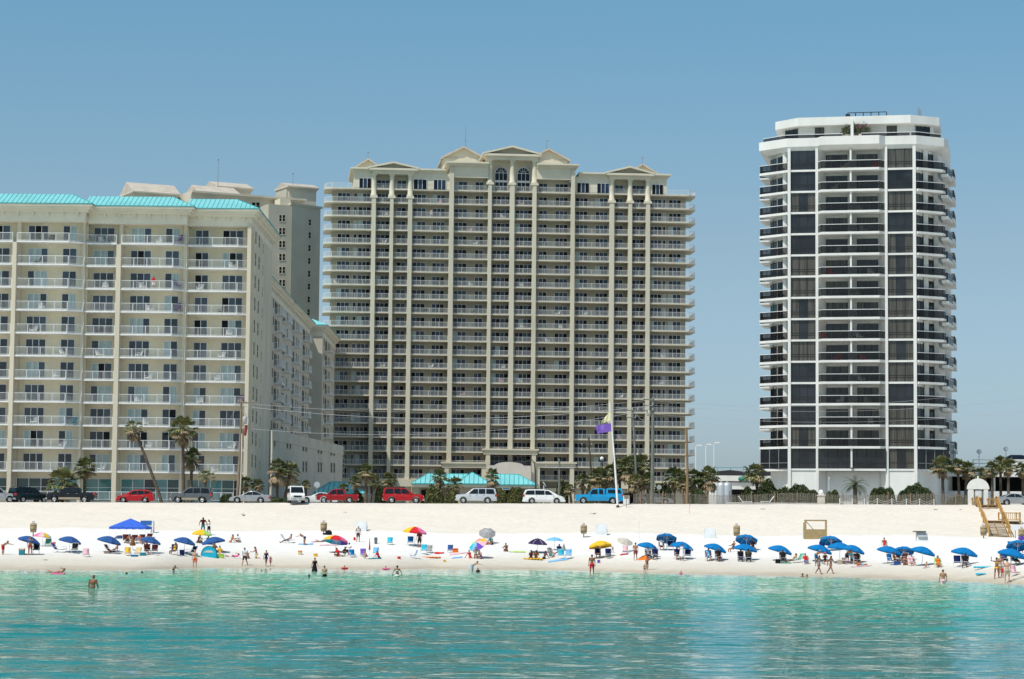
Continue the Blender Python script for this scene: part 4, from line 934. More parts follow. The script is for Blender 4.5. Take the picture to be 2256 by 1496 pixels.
# x runs from the front bumper (0) to the tail (L); the car faces -x
CARS = {
 'suv':   dict(L=5.0, W=1.96, r=.38, ax=(.95, 3.9), gc=.34, hood=[(.06, .62), (.04, .98), (.2, 1.08), (1.35, 1.17)], tail=[(4.96, 1.12), (5.0, .55)], cab=[(1.25, 1.13), (2.1, 1.80), (2.6, 1.87), (4.5, 1.88), (4.82, 1.80), (4.97, 1.13)],
               win=[[(1.62, 1.2), (2.2, 1.74), (2.72, 1.78), (2.72, 1.2)], [(2.82, 1.2), (2.82, 1.78), (3.6, 1.79), (3.6, 1.2)], [(3.72, 1.2), (3.72, 1.79), (4.6, 1.76), (4.78, 1.2)]], rack=True),
 'wagon': dict(L=4.5, W=1.78, r=.33, ax=(.86, 3.5), gc=.24, hood=[(.06, .45), (.03, .72), (.3, .86), (1.15, 1.02)], tail=[(4.46, 1.0), (4.5, .5)], cab=[(.95, .97), (1.95, 1.5), (2.5, 1.58), (3.6, 1.57), (4.05, 1.45), (4.47, .99)],
               win=[[(1.55, 1.03), (2.1, 1.45), (2.5, 1.49), (2.5, 1.03)], [(2.6, 1.03), (2.6, 1.49), (3.3, 1.47), (3.3, 1.06)], [(3.4, 1.08), (3.4, 1.46), (3.95, 1.38), (4.05, 1.2)]], rack=True),
 'sedan': dict(L=4.95, W=1.83, r=.34, ax=(.95, 3.78), gc=.22, hood=[(.06, .42), (.03, .62), (.3, .76), (1.45, .95)], tail=[(4.1, 1.03), (4.85, 1.0), (4.93, .8), (4.92, .45)], cab=[(1.3, .92), (2.25, 1.38), (2.7, 1.45), (3.2, 1.43), (4.3, 1.01)],
               win=[[(1.75, .99), (2.3, 1.32), (2.72, 1.37), (2.72, 1.0)], [(2.8, 1.0), (2.8, 1.37), (3.2, 1.35), (3.85, 1.06), (3.8, 1.02)]]),
 'coupe': dict(L=4.7, W=1.82, r=.36, ax=(.95, 3.65), gc=.2, hood=[(.06, .4), (.03, .6), (.3, .8), (1.6, .95)], tail=[(4.2, 1.02), (4.62, 1.0), (4.7, .8), (4.66, .42)], cab=[(1.5, .93), (2.4, 1.33), (2.9, 1.37), (3.3, 1.33), (4.25, 1.01)],
               win=[[(1.95, .98), (2.45, 1.27), (2.95, 1.3), (2.95, 1.0)], [(3.03, 1.02), (3.03, 1.29), (3.7, 1.12), (3.6, 1.04)]]),
 'minivan': dict(L=5.1, W=1.95, r=.34, ax=(1.0, 4.0), gc=.22, hood=[(.06, .42), (.03, .66), (.35, .92), (.95, 1.07)], tail=[(5.05, 1.1), (5.1, .5)], cab=[(.75, 1.0), (1.85, 1.62), (2.5, 1.72), (4.4, 1.74), (4.8, 1.66), (5.06, 1.08)],
               win=[[(1.4, 1.1), (1.95, 1.53), (2.4, 1.6), (2.4, 1.1)], [(2.48, 1.1), (2.48, 1.61), (3.6, 1.62), (3.6, 1.1)], [(3.68, 1.1), (3.68, 1.62), (4.6, 1.58), (4.85, 1.12)]], rack=True),
 'pickup': dict(L=5.9, W=1.98, r=.39, ax=(1.0, 4.65), gc=.36, hood=[(.06, .6), (.04, 1.0), (.2, 1.1), (1.5, 1.19)], tail=[(5.85, 1.2), (5.9, .6)], cab=[(1.45, 1.14), (2.2, 1.80), (2.6, 1.87), (3.75, 1.87), (3.95, 1.75), (4.02, 1.14)], bed=(4.15, 5.8),
               win=[[(1.78, 1.22), (2.3, 1.72), (2.78, 1.77), (2.78, 1.22)], [(2.88, 1.22), (2.88, 1.77), (3.72, 1.77), (3.84, 1.22)]]),
 'small_pickup': dict(L=5.1, W=1.78, r=.37, ax=(.9, 4.0), gc=.36, hood=[(.06, .55), (.04, .92), (.2, 1.0), (1.3, 1.1)], tail=[(5.06, 1.08), (5.1, .55)], cab=[(1.25, 1.06), (1.95, 1.64), (2.3, 1.71), (3.2, 1.71), (3.4, 1.62), (3.5, 1.06)], bed=(3.6, 5.0),
               win=[[(1.55, 1.12), (2.02, 1.57), (2.4, 1.62), (2.4, 1.12)], [(2.5, 1.12), (2.5, 1.62), (3.2, 1.62), (3.3, 1.12)]]),
 'capped_pickup': dict(L=5.9, W=1.98, r=.38, ax=(1.0, 4.55), gc=.36, hood=[(.06, .6), (.04, 1.02), (.2, 1.1), (1.55, 1.17)], tail=[(5.85, 1.16), (5.9, .6)], cab=[(1.5, 1.12), (2.05, 1.78), (2.35, 1.86), (3.45, 1.86), (3.6, 1.78), (3.62, 1.12)], cap=[(3.75, 1.12), (3.8, 1.84), (4.0, 1.89), (5.6, 1.89), (5.84, 1.12)],
               win=[[(1.75, 1.2), (2.12, 1.70), (2.72, 1.76), (2.72, 1.2)], [(2.9, 1.2), (2.9, 1.76), (3.35, 1.76), (3.42, 1.2)], [(3.98, 1.33), (3.98, 1.72), (4.85, 1.72), (4.85, 1.33)], [(4.95, 1.33), (4.95, 1.72), (5.45, 1.72), (5.6, 1.33)]]),
 'van': dict(L=5.3, W=2.0, r=.37, ax=(.85, 4.0), gc=.34, hood=[(.06, .6), (.03, .98), (.15, 1.1), (.85, 1.3)], tail=[(5.26, 1.1), (5.3, .55)], cab=[(.7, 1.24), (1.5, 1.92), (1.75, 2.1), (2.2, 2.2), (4.9, 2.2), (5.2, 2.05), (5.28, 1.1)],
               win=[[(1.2, 1.32), (1.6, 1.84), (2.1, 1.88), (2.1, 1.32)], [(2.3, 1.34), (2.3, 1.88), (3.4, 1.88), (3.4, 1.34)], [(3.6, 1.34), (3.6, 1.88), (4.9, 1.88), (4.9, 1.34)]]),
}
wheel_cache = {}
def wheel_meshes(r):
    k = round(r, 2)
    if k not in wheel_cache:
        t = MB(0); t.lathe([(r * .62, -.11), (r * .9, -.115), (r, -.08), (r, .08), (r * .9, .115), (r * .62, .11)], 20, axis='y')
        q = MB(0); q.lathe([(0.001, -.085), (r * .2, -.09), (r * .22, -.07), (r * .6, -.06), (r * .64, -.10), (r * .64, .0)], 20, axis='y')
        for i in range(5):
            a = 2 * math.pi * i / 5; q.tube((r * .18 * math.cos(a), -.085, r * .18 * math.sin(a)), (r * .6 * math.cos(a), -.09, r * .6 * math.sin(a)), .045, .035, 5)
        wheel_cache[k] = (t.mesh('tyre', tyre_m), q.mesh('rim', rim_m))
    return wheel_cache[k]
def make_car(kind, pm, label, cat, p, rz, lower=None, group='vehicles parked along the top of the beach', name=None, tint=car_glass):
    S = CARS[kind]; L, W, r = S['L'], S['W'], S['r']; root = thing(name or {'suv': 'suv', 'small_pickup': 'pickup_truck', 'pickup': 'pickup_truck', 'capped_pickup': 'pickup_truck', 'wagon': 'car', 'sedan': 'car', 'coupe': 'car'}.get(kind, kind), label, cat, p, rz, group)
    def hw(z): return W / 2 * (np.interp(z, [.2, .5, .85, 1.1, 1.3, 2.1], [.94, .99, 1.0, .975, .93, .70 if kind != 'van' else .86]))
    ox = L / 2
    # lower body: outline with wheel arches
    out = []; g = S['gc']; ar = r * 1.22
    def arch(cx): return [(cx + ar * math.cos(R(a)), max(g, r + ar * math.sin(R(a)))) for a in range(200, -21, -20)]
    pts = [S['hood'][0]] + S['hood'][1:] + ([(S['cab'][-1][0] - .3, S['cab'][-1][1] + .03)] if kind in ('suv', 'wagon', 'minivan', 'van') else []) + S['tail'] + [(L - .15, g)]
    pts += [q for q in reversed(arch(S['ax'][1]))] + [q for q in reversed(arch(S['ax'][0]))] + [(.15, g)]
    m = MB(0); n = len(pts)
    vs = [(x - ox, -hw(z), z) for x, z in pts] + [(x - ox, hw(z), z) for x, z in pts]
    for i, (x, z) in enumerate(pts):                        # plan taper at nose and tail
        t = 1 - .10 * max(0, 1 - x / .5) ** 2 - .06 * max(0, 1 - (L - x) / .4) ** 2
        vs[i] = (vs[i][0], vs[i][1] * t, vs[i][2]); vs[n + i] = (vs[n + i][0], vs[n + i][1] * t, vs[n + i][2])
    m.add(vs, [(i, (i + 1) % n, n + (i + 1) % n, n + i) for i in range(n)] + [tuple(range(n - 1, -1, -1)), tuple(range(n, 2 * n))])
    def loft(poly):
        k = len(poly); v = [(x - ox, -hw(z) * (1 - .06 * (i in (0, k - 1))), z) for i, (x, z) in enumerate(poly)] + [(x - ox, hw(z) * (1 - .06 * (i in (0, k - 1))), z) for i, (x, z) in enumerate(poly)]
        m.add(v, [(i, (i + 1) % k, k + (i + 1) % k, k + i) for i in range(k)] + [tuple(range(k - 1, -1, -1)), tuple(range(k, 2 * k))])
    loft(S['cab'])
    if 'cap' in S: loft(S['cap'])
    body = m.build('body', pm, root, bevel=.045, fix=True)
    for f in body.data.polygons: f.use_smooth = False
    if lower:
        q = MB(0)
        for sg in (-1, 1): q.box(S['ax'][0] + ar + .05 - ox, S['ax'][1] - ar - .05 - ox, sg * hw(.5) - .02 - (.0 if sg < 0 else -.02) , sg * hw(.5) + .02, g + .02, g + .28)
        q.build('lower_trim', lower, root)
    if 'bed' in S:
        q = MB(0); q.box(S['bed'][0] - ox, S['bed'][1] - ox, -hw(1.0) + .1, hw(1.0) - .1, S['tail'][0][1] - .02, S['tail'][0][1] + .025); q.build('truck_bed', blackp, root)
    # side windows, windscreen, rear window
    for wpoly in S['win']:
        for sg in (-1, 1):
            q = MB(0); v = [(x - ox, sg * (hw(z) + .012), z) for x, z in wpoly]; q.add(v if sg < 0 else v[::-1], [tuple(range(len(v)))]); q.build('window', tint, root)
    def cross(pa, pb, name, e, ins=.12):
        (x0, z0), (x1, z1) = pa, pb; d = Vector((x1 - x0, 0, z1 - z0)); nrm = Vector((d.z, 0, -d.x)).normalized() * e; q = MB(0)
        a0, a1 = Vector((x0 - ox, 0, z0)) + d * .06, Vector((x0 - ox, 0, z0)) + d * .93; w0, w1 = hw(a0.z) - ins, hw(a1.z) - ins
        v = [a0 - nrm + Vector((0, -w0, 0)), a0 - nrm + Vector((0, w0, 0)), a1 - nrm + Vector((0, w1, 0)), a1 - nrm + Vector((0, -w1, 0))]; q.add(v, [(0, 1, 2, 3)]); q.build(name, tint, root)
    cross(S['cab'][0], S['cab'][1] if kind != 'van' else S['cab'][2], 'windscreen', .03); cross(S['cab'][-1], S['cab'][-2], 'rear_window', -.03)
    # wheels
    tm, rmm = wheel_meshes(r)
    for ax in S['ax']:
        for sg in (-1, 1):
            w = link('wheel', tm, root, (ax - ox, sg * (W / 2 - .12), r)); rr = link('rim', rmm, w)
            if sg > 0: w.rotation_euler = (0, 0, math.pi)
    hz = S['hood'][1][1]
    for sg in (-1, 1):
        q = MB(0); q.box(.02 - ox, .34 - ox, sg * (W / 2 - .30) - .18, sg * (W / 2 - .27) + .175, hz - .22, hz - .03); q.build('headlight', lamp_c, root, bevel=.03, fix=True)
        q = MB(0); tz = S['tail'][-2][1] if kind in ('sedan', 'coupe') else S['tail'][0][1]; q.box(L - .22 - ox, L + .005 - ox, sg * (W / 2 - .17) - .13, sg * (W / 2 - .17) + .155, tz - .25, tz + .03); q.build('tail_light', lamp_r, root, bevel=.03, fix=True)
        q = MB(0); x0 = S['win'][0][0][0]; z0 = S['win'][0][0][1]; q.ell((x0 + .05 - ox, sg * (W / 2 + .07), z0 + .06), (.07, .12, .09)); q.build('mirror', pm if kind not in ('pickup', 'van') else blackp, root)
        for wp in S['win'][:2]:
            q = MB(0); zz = min(p[1] for p in wp) - .13; xx = max(p[0] for p in wp) - .12; q.box(xx - .1 - ox, xx + .08 - ox, sg * (hw(zz) + .012) - .015, sg * (hw(zz) + .012) + .015, zz - .02, zz + .02); q.build('door_handle', chrome if kind != 'minivan' else pm, root)
    bm_ = pm if kind in ('sedan', 'wagon', 'minivan', 'coupe') else chrome
    q = MB(0); q.box(-.07 - ox, .3 - ox, -W / 2 * .9, W / 2 * .9, g + .02, g + .26); q.build('front_bumper', bm_, root, bevel=.05, fix=True)
    q = MB(0); q.box(L - .3 - ox, L + .06 - ox, -W / 2 * .92, W / 2 * .92, g + .02, g + .26); q.build('rear_bumper', bm_, root, bevel=.05, fix=True)
    q = MB(0); q.box(-.0 - ox, .12 - ox, -W / 2 * .5, W / 2 * .5, hz - .26, hz - .04); q.build('grille', blackp, root)
    q = MB(0); q.box(-.085 - ox, -.06 - ox, -.16, .16, g + .08, g + .22); q.build('license_plate', plate_m, root)
    if S.get('rack'):
        q = MB(0); zt = max(z for _, z in S['cab'])
        for sg in (-1, 1):
            y = sg * (hw(zt) - .12); q.tube((S['cab'][2][0] + .1 - ox, y, zt + .06), (S['cab'][-3][0] - .05 - ox, y, zt + .06), .022, n=6)
            for xx in (S['cab'][2][0] + .15, (S['cab'][2][0] + S['cab'][-3][0]) / 2, S['cab'][-3][0] - .1): q.box(xx - .03 - ox, xx + .03 - ox, y - .02, y + .02, zt - .04, zt + .05)
        for xx in (S['cab'][2][0] + .5, S['cab'][-3][0] - .4): q.box(xx - .02 - ox, xx + .02 - ox, -(hw(zt) - .12), hw(zt) - .12, zt + .045, zt + .075)
        q.build('roof_rack', blackp, root)
    return root
silver = paint("silver_paint", (0.42, 0.42, 0.43), .6); whitep = paint("white_car_paint", (0.78, 0.78, 0.77), 0); redp = paint("red_paint", (0.42, 0.006, 0.012), .1); redd = paint("dark_red_paint", (0.33, 0.006, 0.012), .1)
blackc = paint("black_paint", (0.006, 0.006, 0.010), .1); greyp = paint("grey_paint", (0.13, 0.14, 0.15), .5); greenp = paint("dark_green_paint", (0.006, 0.022, 0.028), .2); bluep = paint("bright_blue_paint", (0.012, 0.28, 0.55), .05)
tan_trim = mat("tan_trim", (.33, .28, .2), .5, .05, 2.0)
def car(kind, pm, px, Y, label, cat, rz=0.0, **k):
    return make_car(kind, pm, label, cat, onroad(px, Y), rz, **k)
PI = math.pi
car('suv', silver, -8, 291.0, "silver sport utility vehicle cut off by the left edge of the photo", "car", PI + .25)
car('suv', greenp, 64, 292.5, "dark green sport utility vehicle parked at an angle, nose to the right", "car", PI + .75)
car('pickup', blackc, 158, 290.5, "black pickup truck with a pale side stripe", "pickup truck", 0, lower=tan_trim)
car('wagon', redp, 299, 290.5, "bright red station wagon with silver roof rack beside the leaning palm", "car")
car('suv', greyp, 422, 290.5, "grey and tan sport utility vehicle parked below two tall palms", "car", 0, lower=tan_trim)
car('sedan', silver, 552, 290.5, "silver four-door sedan parked in front of the wooden utility pole", "car")
car('van', whitep, 652, 286.0, "white passenger van facing the sea, nose on", "van", PI / 2 + .17).scale = (.93, .93, .93)
car('coupe', whitep, 700, 293.6, "white coupe half hidden behind the white van and red pickup", "car", 0.1)
car('small_pickup', redd, 743, 289.5, "red crew cab pickup truck with an open bed", "pickup truck", .08)
car('suv', redp, 889, 290.5, "red sport utility vehicle with dark windows facing right", "car", PI)
car('suv', paint("pale_silver_paint", (.62, .63, .65), .4), 1049, 290.5, "pale silver sport utility vehicle with dark side moulding facing left", "car", 0)
car('minivan', whitep, 1198, 290.5, "long white minivan facing right", "minivan", PI)
car('capped_pickup', bluep, 1320, 290.0, "bright blue pickup truck with a matching bed cap", "pickup truck")
car('sedan', blackc, 1378, 294.5, "black car mostly hidden behind the blue pickup truck", "car", 1.2)
car('sedan', silver, 1438, 296.0, "silver sedan parked behind the picket sand fence", "car", PI)
car('sedan', silver, 2238, 293.0, "silver sedan behind the wooden beach stairs at the right edge", "car", PI)
# ================================================================== palms and shrubs
frond_g = mat("palm_frond", (0.125, 0.15, 0.05), 0.55, 0.25, 1.3, col2=(0.055, 0.08, 0.028), spec=.4)
frond_y = mat("palm_frond_pale", (0.27, 0.25, 0.10), 0.6, 0.2, 1.3, col2=(0.14, 0.14, 0.05), spec=.3)
frond_d = mat("dead_frond", (0.42, 0.31, 0.18), 0.85, 0.2, 1.5, col2=(0.22, 0.155, 0.085))
frond_b = mat("pindo_frond", (0.16, 0.19, 0.12), 0.6, 0.2, 1.3, col2=(0.09, 0.115, 0.07))
trunk_m = mat("palm_trunk", (0.125, 0.095, 0.07), 0.95, 0.25, 3.0, bump=.5, stretch=(1, 1, 4))
leaf_m = mat("shrub_leaf", (0.055, 0.085, 0.022), 0.6, 0.3, 1.0, col2=(0.02, 0.035, 0.012))
leaf_y = mat("shrub_leaf_olive", (0.11, 0.12, 0.035), 0.65, 0.3, 1.0, col2=(0.05, 0.06, 0.02))
stem_m = mat("shrub_stem", (0.09, 0.07, 0.05), 0.9, 0.2, 3.0)
def fan(m, base, d, up, pet, rad, rnd, mi=0, n=11, spread=150, droop=.25):
    """one fan leaf: petiole then pleated blades whose tips hang"""
    d = d.normalized(); side = d.cross(up).normalized(); nrm = side.cross(d)
    hub = base + d * pet + Vector((0, 0, -droop * pet * .4))
    m.tube(base, hub, .022, .014, 4, mi, cap=False)
    for i in range(n):
        a = R(-spread / 2 + spread * i / (n - 1)); l = rad * (0.72 + .28 * math.cos(a * .9)) * rnd.uniform(.85, 1.1)
        v = d * math.cos(a) + side * math.sin(a); w = (side * math.cos(a) - d * math.sin(a)) * rad * .115
        mid = hub + v * l * .55 + nrm * rad * .05 * (1 if i % 2 else -1) + Vector((0, 0, -droop * l * .18)); tip = hub + v * l + Vector((0, 0, -droop * l * rnd.uniform(.5, 1.0)))
        m.add([hub, mid - w, tip, mid + w], [(0, 1, 2, 3)], mi)
def palm_crown(seed, n=42, rad=.62, pet=.75, lo=-28, hi=80):
    rnd = random.Random(seed); m = MB(0)
    for i in range(n):
        az = i * 2.399 + rnd.uniform(-.3, .3); el = R(hi + (lo - hi) * ((i + .5) / n) ** .8 + rnd.uniform(-8, 8))
        d = Vector((math.cos(az) * math.cos(el), math.sin(az) * math.cos(el), math.sin(el)))
        up = Vector((0, 0, 1)) if abs(d.z) < .95 else Vector((1, 0, 0))
        fan(m, Vector((0, 0, .0)), d, up, pet * rnd.uniform(.7, 1.15), rad * rnd.uniform(.8, 1.15), rnd, (1 if el > -.05 or rnd.random() < .4 else 2) if rnd.random() < .45 else 0, 11, 150, .35 if el > .3 else .55)
    return m.mesh('crown', [frond_g, frond_y, frond_d])
def palm_skirt(seed, n=16, rad=.5, pet=.6):
    rnd = random.Random(seed); m = MB(0)
    for i in range(n):
        az = i * 2.399 + rnd.uniform(-.4, .4); el = R(rnd.uniform(-75, -30)); d = Vector((math.cos(az) * math.cos(el), math.sin(az) * math.cos(el), math.sin(el)))
        fan(m, Vector((0, 0, -.15)), d, Vector((0, 0, 1)), pet * rnd.uniform(.6, 1.1), rad * rnd.uniform(.7, 1.1), rnd, 0, 8, 95, .7)
    return m.mesh('dry_fronds', frond_d)
CR = [palm_crown(s) for s in (1, 2, 3)] + [palm_crown(9, 18, .6, .9, -10, 75)]
SK = [palm_skirt(s, k) for s, k in ((11, 20), (12, 14), (13, 26))]
def trunk_mesh(h, lean, r, seed):
    rnd = random.Random(seed); m = MB(0); n = 7; pts = []; rs = []
    for i in range(n + 1):
        t = i / n; pts.append((lean[0] * t ** 1.1, lean[1] * t, h * t)); rs.append(r * (1.25 - .3 * t if t < .3 else 1.12 - .1 * t + .12 * max(0, t - .8) * 5 * .6) * rnd.uniform(.95, 1.05))
    m.path(pts, rs, 10); 
    for i in range(int(h * 5)):                              # old leaf boots near the top and rings
        t = rnd.uniform(.72, .99); a = rnd.uniform(0, 6.28); c = Vector((lean[0] * t ** 1.1, lean[1] * t, h * t)); d = Vector((math.cos(a), math.sin(a), .8))
        m.tube(c + d * r * .7, c + d * r * 1.9, r * .3, r * .12, 4)
    return m.mesh('trunk', trunk_m)
_pc = [0]
def palm(px, py, rad_px, bx=None, by=1100, Y=297.0, label='', dry=1, var=None, tr=.19, group='cabbage palms along the beach road'):
    """crown centre at (px, py); trunk stands on the ground at column bx"""
    bx = bx if bx is not None else px; b = onroad(bx, Y, by); c = at(px, py, Y); _pc[0] += 1; k = _pc[0]
    s = rad_px / (FPX / Y) / .97; h = max(.5, c.z - b.z - .1 * s)
    root = thing('palm_tree', label, 'palm tree', b, 0, group); lx = c.x - b.x
    link('trunk', trunk_mesh(h, (lx, 0), tr * min(1.1, .6 + .25 * s), k), root)
    v = k % 3 if var is None else var
    cr = link('crown', CR[v], root, (lx, 0, h), k * 1.3); cr.scale = (s, s, s * .95)
    if dry: sk = link('dry_fronds', SK[k % 3], root, (lx, 0, h - .1), k * .7); sk.scale = (s * dry, s * dry, s * dry)
    return root
PALMS = [
 (137, 1056, 30, 137, 1.1, 294.5, "low bushy palm beside the black pickup truck"), (187, 1027, 22, 186, .8, 296, "slim palm rising between the black pickup and red wagon"),
 (295, 942, 20, 357, .9, 297, "strongly leaning palm with a bare dark trunk"), (403, 940, 27, 404, 1.1, 297, "tallest upright palm with a shaggy round head, before the hotel"),
 (423, 1003, 20, 420, 1.1, 299, "shorter palm just right of the tallest hotel palm"), (453, 1050, 18, 450, .4, 294.5, "green young palm above the grey sport utility vehicle"),
 (541, 1062, 15, 541, .9, 295, "small palm tucked beside the wooden utility pole"), (568, 1066, 13, 567, .8, 295, "little palm above the roof of the silver sedan"),
 (612, 1026, 19, 610, 1.5, 296, "thick trunked palm with tan fronds before the grey podium"), (641, 1032, 17, 626, 1.5, 296.6, "low leaning palm head touching the thick trunked podium palm"), (635, 1056, 22, 630, .3, 299.5, "dark shaded palm behind the white van"),
 (674, 1066, 11, 674, .6, 303, "tiny palm behind the white coupe near the stop sign"), (757, 1074, 11, 757, .7, 296, "tiny palm in front of the small turquoise hut"),
 (807, 1036, 17, 806, 1.0, 294, "tall double headed palm between the two red vehicles"), (782, 1057, 13, 783, 1.0, 297, "short palm at the right end of the turquoise hut"), (822, 1058, 14, 815, .9, 297.4, "small palm leaning right beside the tall double headed palm"),
 (857, 1054, 17, 856, .9, 296, "palm standing behind the red sport utility vehicle"), (969, 1046, 16, 970, 1.0, 296, "palm in front of the left slope of the pavilion roof"), (1003, 1063, 16, 1003, 1.2, 295, "short palm before the middle roof of the pavilion"),
 (1085, 1044, 14, 1086, 1.4, 300, "ragged palm rising through the pavilion roof line"), (1255, 1075, 11, 1259, .8, 295, "little palm right of the long white minivan"), (1284, 1055, 15, 1284, 1.1, 297, "palm above the hood of the blue pickup"),
 (1318, 1046, 19, 1320, 1.3, 297, "shaggy palm above the cab of the blue pickup"), (1347, 1038, 22, 1349, 1.4, 298, "broad palm immediately left of the flagpole"), (1365, 1026, 17, 1366, 1.3, 299, "narrow palm immediately right of the flagpole"),
 (1386, 1022, 20, 1388, 1.5, 297, "palm with long tan skirt in the flagpole cluster"), (1413, 1018, 23, 1409, 1.6, 298, "tallest palm of the cluster right of the flagpole"), (1400, 1056, 15, 1398, 1.5, 294, "low palm under the tallest cluster palm"),
 (1426, 1052, 15, 1428, 1.2, 295, "small palm left of the green grey utility pole"), (1452, 1075, 15, 1453, .6, 303, "dark low palm behind the round sign"), (1485, 1046, 22, 1486, 1.0, 297, "wide palm left of the brown wooden pole"),
 (1506, 1060, 17, 1507, 1.0, 296, "palm crossing behind the brown wooden pole"), (1528, 1050, 20, 1528, 1.2, 297, "palm immediately right of the brown wooden pole"), (1547, 1053, 17, 1545, 1.1, 298, "palm in the middle of the group by the gas tanks"), (1562, 1046, 21, 1556, 1.2, 296, "rightmost palm of the group beside the silver tanks"),
 (1664, 1040, 24, 1672, .7, 300, "palm at the left foot of the white tower"), (2076, 1024, 23, 2078, .9, 300, "palm at the right foot of the white tower"), (2110, 1024, 16, 2114, .8, 300, "slim palm left of the white arch"),
 (2130, 1030, 18, 2126, .9, 301, "palm whose head nears the white arch top"), (2161, 1042, 14, 2162, 1.1, 304, "small palm head showing above the white arch"), (2186, 1030, 17, 2186, .8, 300, "palm just right of the white arch"),
 (2204, 1018, 17, 2205, .8, 302, "tall palm behind the wooden stairs, taller and slimmer of two"), (2221, 1024, 19, 2222, .9, 299, "bushy palm in front of the garage beyond the stairs"), (2252, 1032, 15, 2254, .9, 300, "palm cut by the right edge of the photo"),
]
for px, py, rp, bx, dry, Y, lab in PALMS: palm(px, py, rp, bx, 1100, Y, lab, dry, var=3 if 'young' in lab or 'dark' in lab else None)
# feather palm with arching leaves in front of the white tower
def feather_palm(px, py, rp, Y, label):
    b = onroad(px, Y); c = at(px, py, Y); s = rp / (FPX / Y); root = thing('palm_tree', label, 'palm tree', b); h = c.z - b.z - .2
    link('trunk', trunk_mesh(h, (0, 0), .26, 77), root); m = MB(0); rnd = random.Random(5)
    for i in range(30):
        az = i * 2.399; el = R(rnd.uniform(5, 75)); prev = Vector((0, 0, h)); d = Vector((math.cos(az) * math.cos(el), math.sin(az) * math.cos(el), math.sin(el))); L = s * rnd.uniform(1.2, 1.6); pts = []
        for k in range(9): 
            pts.append(prev.copy()); prev = prev + d * (L / 8); d = (d + Vector((0, 0, -.26))).normalized()
        for k in range(1, 9):
            t = (pts[k] - pts[k - 1]).normalized(); sd = t.cross(Vector((0, 0, 1))).normalized(); l = .42 * math.sin(math.pi * (k + .5) / 9.5) + .1
            for sg in (-1, 1):
                for q in (0, .5):
                    o = pts[k - 1].lerp(pts[k], q); e = o + sd * sg * l * .8 + t * l * .5 + Vector((0, 0, -.12)); m.add([o, o + t * .07, e], [(0, 1, 2)])
        m.path(pts, [.03 - .003 * k for k in range(9)], 4)
    link('crown', m.mesh('crown', frond_b), root)
feather_palm(1884, 1068, 25, 300, "grey green feather palm with drooping leaves before the white tower wall")
# leafy shrubs
def shrub(px0, px1, py0, py1, Y, label, ms=None, dens=1.0, depth=None, cat='bush', group=None, rough=.35):
    c = onroad((px0 + px1) / 2, Y); a, b = at(px0, py1, Y).x - c.x, at(px1, py1, Y).x - c.x; h = (at((px0 + px1) / 2, py0, Y).z - c.z) * 1.22; w = (b - a) / 2; dp = depth or min(w, 1.6)
    root = thing('shrub', label, cat, c, 0, group); rnd = random.Random(int(px0 * 7 + py0)); m = MB(0); cl = [(rnd.uniform(-.8, .8), rnd.uniform(-.8, .8), rnd.uniform(.45, 1.0), rnd.uniform(.25, .5)) for _ in range(max(6, int(w * 5)))]
    n = int(2200 * dens * max(.5, w * 1.1)); f1, f2, f3 = rnd.uniform(0, 6), rnd.uniform(0, 6), rnd.uniform(0, 6)
    for i in range(n):
        x = rnd.uniform(-1, 1); prof = (1 - abs(x) ** 3) ** .5 * (.86 + .08 * math.sin(x * w * 2.3 + f1) + .05 * math.sin(x * w * 5.1 + f2)); a = rnd.uniform(0, math.pi); rr = rnd.uniform(.2, 1) ** .3
        p = Vector((x * w, -math.cos(a) * rr * dp * prof * (.9 + .12 * math.sin(x * w * 4 + f3)), max(.02, math.sin(a) * rr * h * prof + rnd.gauss(0, .05))))
        n_ = Vector((rnd.gauss(0, 1), rnd.gauss(0, 1), rnd.gauss(.4, 1))).normalized(); u = n_.orthogonal().normalized(); v = n_.cross(u); s = rnd.uniform(.08, .17)
        m.add([p - u * s, p - v * s * .5, p + u * s, p + v * s * .5], [(0, 1, 2, 3)], 1 if rnd.random() < .35 else 0)
    m.build('foliage', ms or [leaf_m, leaf_y], root)
    m = MB(0)
    for i in range(max(4, int(w * 3))):
        x = rnd.uniform(-.8, .8) * w; m.tube((x * .6, 0, -.05), (x, rnd.uniform(-.4, .4) * dp, h * .45), .035, .015, 5)
    m.build('stem', stem_m, root)
